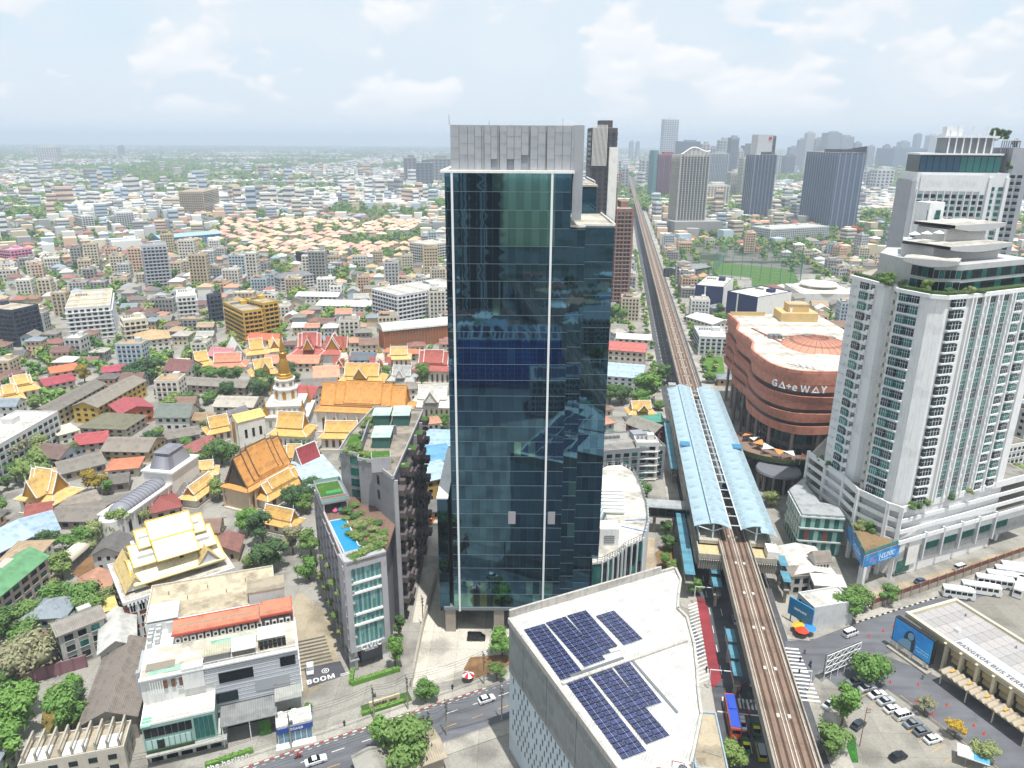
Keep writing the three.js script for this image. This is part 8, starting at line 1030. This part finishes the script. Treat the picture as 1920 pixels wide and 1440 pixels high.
function car(kind,col,x,z,rot,label,q={}){
  const o=thing(q.name||'car',label,q.cat||'car',x,z,rot,q.group,q.y||0.02),pm=M(col,{r:0.3,m:0.15}),L=kind==='van'?2.3:kind==='hatch'?1.95:2.2;part(o,'body',cg[kind][0],q.lower?M(q.lower,{r:0.3}):pm);part(o,'windows',cg[kind][1],K.glassD);part(o,'roof',cg[kind][2],pm);
  if(kind==='van')for(const k of[-0.4,-1.5,0.7])ub(o,'pillar',pm,k,1.1,0,0.14,0.9,1.6);else ub(o,'pillar',pm,-0.35,0.95,0,0.1,0.5,1.6);
  for(const a of[1.35,-1.35])for(const b of[0.8,-0.8]){const w=part(o,'wheel',wheelG,K.rubber,a,0.32,b);part(w,'rim',rimG,K.steel);}for(const b of[0.6,-0.6]){ub(o,'headlight',lampM,L,0.62,b,0.12,0.14,0.36);ub(o,'tail_light',tailM,-L,0.66,b,0.1,0.16,0.34);}return o;
}
const away=Math.PI / 2 - 0.1361,soiR=0.448,park=[['sedan','#b9bcc0','silver'],['sedan','#e6e7e7','white'],['sedan','#b4b8bb','silver grey'],['hatch','#e8e9e9','white black-roofed'],['van','#e2e3e2','white'],['sedan','#7e858c','grey'],['hatch','#6f757b','dark silver'],['hatch','#e9eaea','bright white']],pp8=[[89.31,-150.28],[90.78,-147.93],[91.85,-145.7],[92.02,-142.99],[93.69,-140.88],[94.67,-138.43],[95.54,-136.05],[96.81,-133.73]],ord=['first','second','third','fourth','fifth','sixth','seventh','last'];
park.forEach(([k,c,w],i)=>car(k,c,pp8[i][0],pp8[i][1],0.3,`${w} ${k === 'van' ? 'passenger van' : k === 'hatch' ? 'hatchback' : 'saloon'}, ${ord[i]} in the parking row from the billboard lattice`,{group:'cars in the parking lot row'}));
for(const[k,c,p,rot,l,q]of[['hatch','#e6e7e8',[-5.7,-145.45],soiR,'white hatchback driving up the side street past the tower forecourt'],['hatch','#2d3238',[-20.28,-137.58],soiR,'dark charcoal car driving along the side street'],['sedan','#e6e8e9',[-42.53,-126.56],soiR,'white saloon on the side street at the bottom edge'],['van','#17181b',[-9.29,-168.72],0,'black people carrier at the glass tower entrance'],['sedan','#e8e9ea',[-51.56,-156.09],1.85,'white car parked by the painted ground letters'],['sedan','#dfe1e3',[54.36,-138.23],away,'white saloon queuing beside the blue bus'],['sedan','#e3cf1c',[53.35,-131.53],away,'front yellow and green taxi behind the white saloon',{lower:'#1f5c34',name:'taxi',cat:'taxi'}],['sedan','#c4bb1c',[57.13,-136.29],away,'yellow and green taxi in the shade of the viaduct',{lower:'#1c5030',name:'taxi',cat:'taxi'}],['van','#8f9aa0',[56.15,-129.73],away,'grey van with yellow panels at the bottom of the queue',{lower:'#c2ad22'}],['hatch','#9aa0a6',[64.29,-177.26],away,'silver pickup in the viaduct shadow on the avenue'],['van','#e5e6e5',[94.5,-171.62],0.45,'white minibus turning on the cross street'],['hatch','#23272c',[86.31,-128.7],0.4,'black car alone at the bottom of the parking lot'],['hatch','#3f444b',[81.63,-138],0.6,'dark car under the tall bright parking tree'],['sedan','#c5c8ca',[77.71,-144.55],0.6,'pale car half hidden by the parking tree'],['sedan','#8f9499',[87.45,-152.45],0.3,'grey saloon under the leafy billboard tree'],['hatch','#4a5c72',[127.51,-197.43],0.42,'blue pickup on the condominium drive'],['van','#d9d9d4',[144.43,-205.12],0.42,'white van on the condominium drive'],['sedan','#d2822a',[-28.69,-233.95],1.4,'orange taxi at the end of the alley',{name:'taxi',cat:'taxi'}],['hatch','#e0e0de',[104.91,-261.87],away,'white hatchback beyond the station by the round pavilion'],['sedan','#c9ccce',[106.48,-486.14],away,'pale saloon far up the avenue left lane'],['sedan','#d9dada',[127.18,-629.44],away,'tiny white car far up the avenue']])car(k,c,p[0],p[1],rot,l,q||{});
function bus(x,z,rot,L,col,roofC,label,q={}){const o=thing('bus',label,'bus',x,z,rot,q.group,0.02),pm=M(col,{r:0.35});part(o,'body',extrudeSide([[-L / 2,0.4],[L / 2,0.4],[L / 2+0.1,1.4],[L / 2 - 0.25,3.1],[-L / 2,3.15]],2.5,0.12),pm);bx(o,'roof_panel',M(roofC,{r:0.4}),-0.2,3.26,0,L - 0.8,0.1,2.2);const n=Math.round(L / 1.5);for(let i=0;i<n - 1;i++)for(const s of[1,-1])ub(o,'window',K.glassD,-L / 2+1+i*(L - 1)/(n - 1),1.7,s*1.24,1.3,1.0,0.06);ub(o,'windscreen',K.glassD,L / 2+0.02,1.3,0,0.2,1.4,2.1);ub(o,'rear_window',K.glassD,-L / 2 - 0.1,1.8,0,0.08,0.9,1.8);bx(o,'air_unit',M(roofC,{r:0.5}),L*0.12,3.36,0,2.6,0.28,1.7);if(q.rear){ub(o,'rear_panel',M(q.rear,{r:0.4}),-L / 2 - 0.1,0.5,0,0.06,2.5,2.4);}for(const a of[L*0.32,-L*0.28])for(const b of[1.12,-1.12]){const w=part(o,'wheel',wheelG,K.rubber,a,0.5,b);w.scale.set(1.55,1.55,1.4);part(w,'rim',rimG,K.steel);}return o;}
{const a=[51.85,-139.54];bus(a[0]+0.6,a[1],away,11.5,'#b5573f','#2f4fb0','orange city bus with blue roof waiting on the avenue',{rear:'#b8482f'});const bl=['nearest the terminal roof','second from the terminal roof','third from the terminal roof','fourth from the terminal roof','fifth from the terminal roof','sixth, near the right edge','set apart facing the others'];[[133.79,-189.93],[141.93,-192.13],[148.45,-195.79],[153.19,-198.06],[157.54,-200.84],[161.02,-203.19],[154.62,-193.35]].forEach((p,i)=>bus(p[0]+1,p[1],i===6?0.85:-0.28,i===0?8.5:10.5,'#e0e1e0','#e6e7e6','white coach in the yard, '+bl[i],{group:'white coaches parked in the yard'}));}
// people and motorcycles
const figG=merge([at(new THREE.CapsuleGeometry(0.2,0.42,3,8),0,1.12,0),at(new THREE.CapsuleGeometry(0.1,0.62,3,6),-0.1,0.42,0),at(new THREE.CapsuleGeometry(0.1,0.62,3,6),0.1,0.42,0.1),at(new THREE.CapsuleGeometry(0.06,0.5,3,6),-0.27,1.05,0),at(new THREE.CapsuleGeometry(0.06,0.5,3,6),0.27,1.05,0),at(new THREE.SphereGeometry(0.12,10,8),0,1.62,0)]),sitG=merge([at(new THREE.CapsuleGeometry(0.2,0.42,3,8),0,1.15,-0.1),tube([-0.12,0.85,-0.1],[-0.15,0.8,0.35],0.1),tube([0.12,0.85,-0.1],[0.15,0.8,0.35],0.1),tube([-0.15,0.8,0.35],[-0.15,0.35,0.25],0.08),tube([0.15,0.8,0.35],[0.15,0.35,0.25],0.08),tube([-0.24,1.35,-0.1],[-0.22,1.05,0.5],0.06),tube([0.24,1.35,-0.1],[0.22,1.05,0.5],0.06),at(new THREE.SphereGeometry(0.14,10,8),0,1.68,-0.05)]);
const mbG=merge([bg(0,0.5,-0.25,0.26,0.28,1.0),bg(0,0.42,0.25,0.3,0.14,0.4),tube([0,0.5,0.45],[0,1.0,0.55],0.07),bg(0,0.72,-0.3,0.26,0.1,0.9),tube([-0.32,1.02,0.5],[0.32,1.02,0.5],0.03),bg(0,0.62,0.6,0.3,0.35,0.12)]),mwG=new THREE.TorusGeometry(0.24,0.06,6,14).rotateY(Math.PI / 2);
const shirts=[['red','#b02a2a'],['green','#2f7f50'],['pink','#c0507f'],['white','#d8d8d4'],['blue','#3f5f9a'],['grey','#6d7074'],['orange','#d0702a'],['dark','#2a2d33'],['teal','#2f8088']];
[[[57.8,-157.11],0],[[57.76,-153.29],1],[[57.94,-150.35],2],[[58.52,-147.15],1],[[56.82,-144.02],8],[[60.26,-150.37],3],[[59.64,-152.57],4],[[56.75,-148.9],6],[[57.01,-141.35],2],[[54.83,-134.96],0],[[78.46,-158.87],7],[[50.76,-156.65],7],[[-46.65,-127.75],0],[[-29,-137.51],5],[[-12.55,-191.5],7],[[59.03,-144.73],5]].forEach(([p,c],i)=>{const rot=i>11?2.0:Math.PI - 0.1361,w=['first of the swarm at the stop line','beside the front of the blue roofed bus','in the viaduct shade by the bus','nearest the blue roofed stair','behind the front swarm','between bus and stair','at the centre of the swarm','by the traffic mast','before the shaded taxi','alongside the shaded taxi','on the zebra crossing','in the red hatched bay','on the side street near the corner shop','on the side street beside the charcoal car','mirrored near the tower forecourt','last in the viaduct shade'][i];const o=thing('motorcycle',`small motorcycle with ${shirts[c][0]} clad rider ${w}`,'motorcycle',p[0],p[1],rot,'motorcycles at the junction',0.02);part(o,'body',mbG,M(['#8a2222','#23262a','#2b4a80','#505458'][i % 4],{r:0.4}));for(const z of[0.62,-0.62])part(o,'wheel',mwG,K.rubber,0,0.3,z);const r=new THREE.Mesh(sitG,M(shirts[c][1],{r:0.9}));r.position.set(p[0],0.02,p[1]);r.rotation.y=rot;tag(r,`rider in ${shirts[c][0]} seated on the motorcycle ${w}`,'person','riders at the junction');top(r,'person',r.userData);});
[[[-14.34,-149.34],7,'in dark clothes standing at the kerb before the tower forecourt'],[[-38.56,-137.15],7,'in dark clothes crossing the pavement by the corner shop'],[[105.24,-154.11],5,'in grey standing at the end of the folded canopy'],[[103.55,-167.34],3,'in white beside the big screen'],[[78.78,-163.73],5,'in grey walking over the zebra crossing'],[[76.35,-160.44],7,'in dark clothes on the zebra crossing']].forEach(([p,c,l])=>{const r=new THREE.Mesh(figG,M(shirts[c][1],{r:0.9}));r.position.set(p[0],0.02,p[1]);tag(r,'person '+l,'person','people on foot');top(r,'person',r.userData);});

// ---------------------------------------------------------------- street furniture
const poleAt=[];[[[-31.99,-139.15],'left of the wall sign'],[[-24.5,-142.63],'right of the wall sign'],[[-6.58,-151.3],'beside the red parasol'],[[-18.18,-131.75],'on the near kerb opposite the charcoal car'],[[-14.53,-134.66],'on the near kerb with a cross beam'],[[-1.92,-139.41],'on the near kerb by the solar hall'],[[-49.01,-130.48],'before the corner shop'],[[-24.61,-174.61],'by the alley gate']].forEach(([p,l],i)=>{const o=thing('utility_pole','grey concrete utility pole with cross arms '+l,'utility pole',p[0],p[1],soiR,'utility poles of the side street');part(o,'shaft',cyl(0.13,0.2,9.6,8),K.conc);for(const y of[7.2,8.3,9.2])bx(o,'cross_arm',K.steelD,0,y,0,0.14,0.14,2.0);for(const z of[-0.8,0,0.8])uc(o,'insulator',K.steel,0,9.3,z,0.07,0.3);if(i % 3===0)uc(o,'transformer',K.steel,0.5,6.6,0,0.35,0.9);poleAt.push(p);});
{const wires=(list,label)=>{const o=thing('overhead_wires',label,'wires',0,0);for(let k=0;k+1<list.length;k++)for(const[y,off]of[[9.5,-0.8],[9.5,0],[9.5,0.8],[7.3,0.5],[6.9,0.5],[6.6,0.6]]){const[a,b]=[list[k],list[k+1]],pts=[];for(let i=0;i<=8;i++){const t=i / 8;pts.push(new THREE.Vector3(lerp(a[0],b[0],t)+off*0.4,y - 0.9*4*t*(1 - t),lerp(a[1],b[1],t)+off*0.9));}part(o,'wire',new THREE.TubeGeometry(new THREE.CatmullRomCurve3(pts),10,0.035,4),K.black);}};wires([[-78,-118],poleAt[6],poleAt[0],poleAt[1],poleAt[2],[40,-176]],'bundle of black overhead wires along the far pavement of the side street');wires([[-60,-112],poleAt[3],poleAt[4],poleAt[5]],'black overhead wires along the near kerb of the side street');}
{const o=thing('parasol','red and white striped parasol over a stall beside the street','parasol',...[-10.54,-152.54]);const n=8;for(let i=0;i<n;i++)part(o,'canopy_panel',new THREE.ConeGeometry(1.5,0.9,3,1,true,i / n*6.283,6.283 / n),M(i % 2?'#b8313a':'#e4e2de',{r:0.9,side:THREE.DoubleSide}),0,2.3,0);part(o,'pole',cyl(0.05,0.05,2.6,6),K.whiteMetal);}
for(const[i,[p,c]]of[[[80.56,-171.03],'#c9401f'],[[82.91,-171.95],'#2f7fc8'],[[80.54,-172.82],'#e0a824']].entries()){const o=thing('parasol',['red market parasol at the crossing','blue market awning at the crossing','yellow market parasol at the crossing'][i],'parasol',p[0],p[1]);part(o,'canopy',new THREE.ConeGeometry(2,0.9,8),M(c,{r:0.9}),0,2.6,0);part(o,'pole',cyl(0.05,0.05,2.5,6),K.steel);}
{const o=thing('bus_shelter','small white and blue roofed shelter at the bottom of the forecourt','shelter',...[101.78,-127.41]);bx(o,'roof',ribM('#dfe4e6'),0,2.6,0,6,0.2,4,-0.5);bx(o,'roof_band',M('#4f9ab8'),1.5,2.75,0.6,3,0.1,4,-0.5);for(const[x,z]of[[-2,1],[2,-1],[2,2],[-2,-2]])ub(o,'post',K.steel,x,0,z,0.12,2.6,0.12);}
[[96.51,-152.91],[103.12,-152.08],[106.43,-145.01],[99.5,-146.12],[109.02,-138.43],[109.91,-135.92],[101.33,-142.07],[99.46,-171.22],[104.55,-173.52],[108.35,-175.39]].forEach((p,i)=>{const o=thing('traffic_cone','orange traffic cone on the asphalt '+['by the leafy billboard tree','before the big screen','halfway along the folded canopy','beside the third parked car','near the far canopy end','nearest the bottom right','beside the half bare tree','by the white minibus','right of the white minibus','left of the big screen'][i],'traffic cone',p[0],p[1],0,'orange traffic cones',0.02);part(o,'cone',cyl(0.05,0.24,0.85,10),M('#e0492a',{r:0.6}));bx(o,'base',M('#b8381f',{r:0.7}),0,0,0,0.6,0.06,0.6);});
[[SKW(-11.8,150),'at the avenue stop line'],[SKW(-12,186),'by the street tree on the avenue'],[SKW(13,153),'at the zebra crossing']].forEach(([p,l])=>{const o=thing('traffic_mast','white traffic signal mast with long arm '+l,'traffic light',p[0],p[1],-0.136);part(o,'mast',cyl(0.12,0.16,6,8),K.whiteMetal);const s=l.includes('zebra')?-1:1;bx(o,'arm',K.whiteMetal,s*3,5.8,0,6,0.16,0.16);for(const x of[3,5.6])bx(o,'signal_head',K.black,s*x,5.1,0.1,0.35,1.0,0.25);});
[[[79.39,-132.15],'flying a small flag in the parking lot']].forEach(([p,l])=>{const o=thing('flagpole','slim flagpole '+l,'flagpole',p[0],p[1]);part(o,'pole',cyl(0.06,0.09,11,6),K.wood);for(const[i,c]of['#a8262f','#e4e4e2','#2a2f6a','#e4e4e2','#a8262f'].entries())bx(o,'flag_stripe',M(c,{r:0.9}),0.5,9.4+i*0.22,0,1.0,0.22,0.04);});
for(const[i,x]of[-4.4,-2,0.6].entries()){const o=thing('flagpole',['left silver flagpole before the tower entrance','middle silver flagpole before the tower entrance','right silver flagpole before the tower entrance'][i],'flagpole',x,-162.5,0,'flagpoles before the tower');part(o,'pole',cyl(0.06,0.1,9,6),K.whiteMetal);part(o,'ball',new THREE.SphereGeometry(0.12,8,6),K.gold,0,9.05,0);}
// forecourt of the tower, alley, gardens and bare plots
sheet('plaza',[[-24.5,-150],[-12,-153.5],[-1,-159],[28,-172.5],[28,-180],[-20,-182],[-22.5,-230],[-29,-240],[-27.8,-176],[-24.2,-176]],0.03,concW);
sheet('soil_bed',[[-10.5,-152.6],[-2.5,-156.6],[2,-160.5],[-1,-162.6],[-10.6,-161.5],[-12,-157]],0.045,K.soil);
sheet('bare_plot',[[-109.9,-137.92],[-115,-148.42],[-113.4,-150.94],[-107.18,-151],[-100.27,-136.35],[-102.81,-133.65],[-106.86,-133.62]],0.03,M('#a08a5c',{t:'grass',r:1}));sheet('bare_yard',[[-138.46,-200.17],[-138.04,-211.72],[-129.37,-208.57],[-122.53,-196.42],[-130.78,-194.4]],0.03,K.soil);
sheet('lawn',[[119.35,-449.41],[134.18,-449.75],[123.9,-405.52],[114.81,-407.16]],0.04,M('#6d9a44',{t:'grass',r:1}));sheet('driving_range',[[205.51,-757.19],[240.84,-735.84],[224.22,-681.89],[265.81,-671.99],[277.44,-703.37],[300.97,-784.9],[228.88,-834.77]],0.05,M('#5f8a4a',{t:'grass',r:1}));sheet('sports_court',[[78.64,-135.78],[79.53,-134.56],[77.08,-127.49],[73.67,-127.47]],0.05,M('#3f8a3a',{t:'grass',r:1}));sheet('garden_path',[[41.66,-202.74],[46.68,-224.49],[49.64,-223.15],[47.13,-211.3],[47.33,-201.64]],0.05,M('#c6b59c',{t:'conc'}));sheet('soil_bed',[[47.94,-213.84],[57.75,-224.63],[53.79,-202.88],[47.67,-203.4]],0.06,K.soil);
{// evenly spaced dark bands across the parking strip
  const st=sheet('parking_strip',[[-46,-151.5],[-43.6,-155.5],[-52.5,-180],[-63,-190],[-67,-184],[-55.6,-160],[-50.5,-146]],0.03,M('#b0a691',{t:'conc',r:0.95}));for(let i=0;i<9;i++)part(st,'dark_ground_band',boxG(9.4,0.006,0.75),M('#6f6a60',{t:'asph',r:0.95}),-50.6 - i*0.6,0.001,-157.2 - i*1.35,0.36).userData.kind='structure';}
{const o=thing('boundary_wall','white plastered boundary wall along the tower alley','wall',0,0);const pts=[[-24.64,-150.18],[-24.43,-173.03],[-23.21,-192.78],[-21.95,-222.28]];for(let i=0;i<3;i++){const R=run(o,pts[i],pts[i+1]),[x,z]=R.p(R.L / 2);bx(o,'wall',wallM('#d3cfc6'),x,0,z,R.L,2.6,0.35,R.rot);bx(o,'coping',K.conc,x,2.6,z,R.L,0.2,0.6,R.rot);}}
{const o=thing('boundary_wall','faded plum boundary wall around the bare plot','wall',0,0),R=run(o,[-121.9,-149.92],[-109.53,-156.88]),[x,z]=R.p(R.L / 2);bx(o,'wall',wallM('#8d6a72'),x,0,z,R.L,3.6,0.4,R.rot);for(let i=0;i<6;i++){const[a,b]=R.p(i*R.L / 5,0.1);bx(o,'pier',wallM('#7f5e66'),a,0,b,0.5,3.8,0.5,R.rot);}}
{const o=thing('arched_canopy','pale barrel vaulted walkway canopy in the school yard','canopy',0,0),R=run(o,[-140.43,-201.16],[-139.81,-213.35]),[x,z]=R.p(R.L / 2);part(o,'vault',new THREE.CylinderGeometry(2.4,2.4,R.L,20,1,false,0,Math.PI).rotateX(Math.PI / 2).rotateZ(Math.PI / 2).rotateY(Math.PI / 2),M('#c9c3b0',{r:0.7,side:THREE.DoubleSide}),x,3.2,z,R.rot);for(let i=0;i<5;i++)for(const k of[-2.2,2.2]){const[a,b]=R.p((i+0.5)*R.L / 5,k);ub(o,'post',K.steel,a,0,b,0.12,3.3,0.12);}}
{// driving range net masts
  const net=thing('net_fence','tall green mesh fence masts around the distant driving range','net fence',0,0),gm=M('#2f7a62',{r:0.7}),c=[[203.57,-743.38],[274.44,-695.27],[325.22,-827.63],[256.38,-883.2]];for(let k=0;k<4;k++){const R=run(net,c[k],c[(k+1)% 4]);for(let i=0;i<9;i++){const[x,z]=R.p(i*R.L / 9);ub(net,'mast',gm,x,0,z,0.4,22,0.4,R.rot);}const l=[];for(let j=0;j<7;j++){const[x,z]=R.p(R.L / 2);l.push(bg(x,2+j*3.1,z,R.L,0.12,0.08,R.rot));}part(net,'mesh',merge(l),gm).userData.kind='stuff';}}
{const ys=rectAt(-34,-112,16,12,0.44);house('shed','low shed with patched tan sheet roof at the bottom edge by the street','shed',rectAt(-20.5,-126.5,10,8,0.44),3.6,wallM('#a89f90'),ribM('#b3a58c'),{rh:1});house('shed','low shed with broken grey tiles left of the patched roof','shed',rectAt(-29,-122.4,6,8,0.44),3.4,wallM('#9a9288'),ribM('#a5a39b'),{rh:0.8});}

// ---------------------------------------------------------------- the street behind the viewer, which the tower's glass mirrors
{
  const m=(n,l,x,z,w,h,d,wc,gc,q={})=>{const o=thing(n,l,'building',x,z,0);bx(o,'body',wallM(wc),0,0,0,w,h,d);windows(o,sideRun(w,d,'b'),{y0:1,y1:h - 0.5,cols:Math.round(w / 3),rows:Math.round(h / 3.4),fw:0.7,fh:0.62,mat:M(gc,{r:0.2}),stuff:true,depth:0.3});bx(o,'roof',M(q.roof||'#8f9296',{t:'rib',r:0.6}),0,h,0,w+0.6,0.3,d+0.6);if(q.fins)for(const x2 of q.fins)ub(o,'white_pier',K.white,x2,0,-d / 2 - 0.4,1.6,h,0.8);if(q.tray)for(let i=0;i<9;i++)bx(o,'roof_panel',panelM[i % 3],-w / 2+4+i*(w - 7)/ 8,h+0.35,0,4,0.1,d - 8);return o;};
  m('blue_building','royal blue clad building mirrored in the tower glass',-2,62,58,26,34,'#4f86dc','#2f5fc0',{roof:'#9aa4ac',tray:1});m('mirrored_tower','brown and white high-rise mirrored in the upper tower glass',-24,215,30,120,24,'#5d4a44','#2a3540',{fins:[-12,-10,0,3]});m('mirrored_tower','grey high-rise mirrored at the left of the tower glass',-58,235,22,96,24,'#77808a','#25313a',{fins:[-6,6]});m('mirrored_block','white roofed block mirrored low in the tower glass',-46,20,26,16,40,'#c2c6c9','#39464c',{roof:'#c9ccce'});m('mirrored_block','pale block mirrored at the middle of the tower glass',60,120,30,22,40,'#c9c5ba','#3b464a');m('mirrored_block','grey block with panels mirrored beside the fin',22,10,26,18,24,'#a8b2b8','#39464c',{tray:1});
  const bt=[],bh=[];sheet('road',[[-130,330],[25,330],[30,0],[-20,-20],[-130,-20]],0.02,asph);for(let i=0;i<1100;i++){const x=(rC()- 0.5)*420,z=-70+rC()*400;const back=Math.abs(x)<36&&z<85;if(back||Math.abs(x -(41 - 0.137*z))<20||(z<-50&&x>-20))continue;if(i % 2)bt.push([x,z,0.8+rC()]);else bh.push({r:rectAt(x,z,9+rC()*9,9+rC()*6,rC()),h:5+rC()*9,wall:pick(wallCols),roof:pick(roofCols)});}  // broad asphalt road sheet added out of view to darken what the tower mirrors
  massOf('street_trees','tree crowns of the quarter mirrored in the tower glass','trees',bt,crownsFar[0],M('#ffffff',{r:0.9,side:THREE.DoubleSide}),(e,d,c,i)=>{d.position.set(e[0],e[2],e[1]);d.rotation.y=i;d.scale.setScalar(e[2]*1.2);c.set(['#4c6e30','#657a3c'][i % 2]);});massOf('mirrored_houses','low houses of the quarter mirrored in the tower glass','houses',bh,UBn,wM,(e,d,c)=>{d.position.set(e.r.x,0,e.r.z);d.rotation.y=e.r.rot;d.scale.set(e.r.w,e.h,e.r.d);c.set(e.wall[1]);});massOf('mirrored_roofs','roofs of the quarter mirrored in the tower glass','roofs',bh,hipG(1.12,1.12,0.3,0.02),wM,(e,d,c)=>{d.position.set(e.r.x,e.h,e.r.z);d.rotation.y=e.r.rot;d.scale.set(e.r.w,9,e.r.d);c.set(e.roof[1]);});
}

renderer.render(scene,camera);
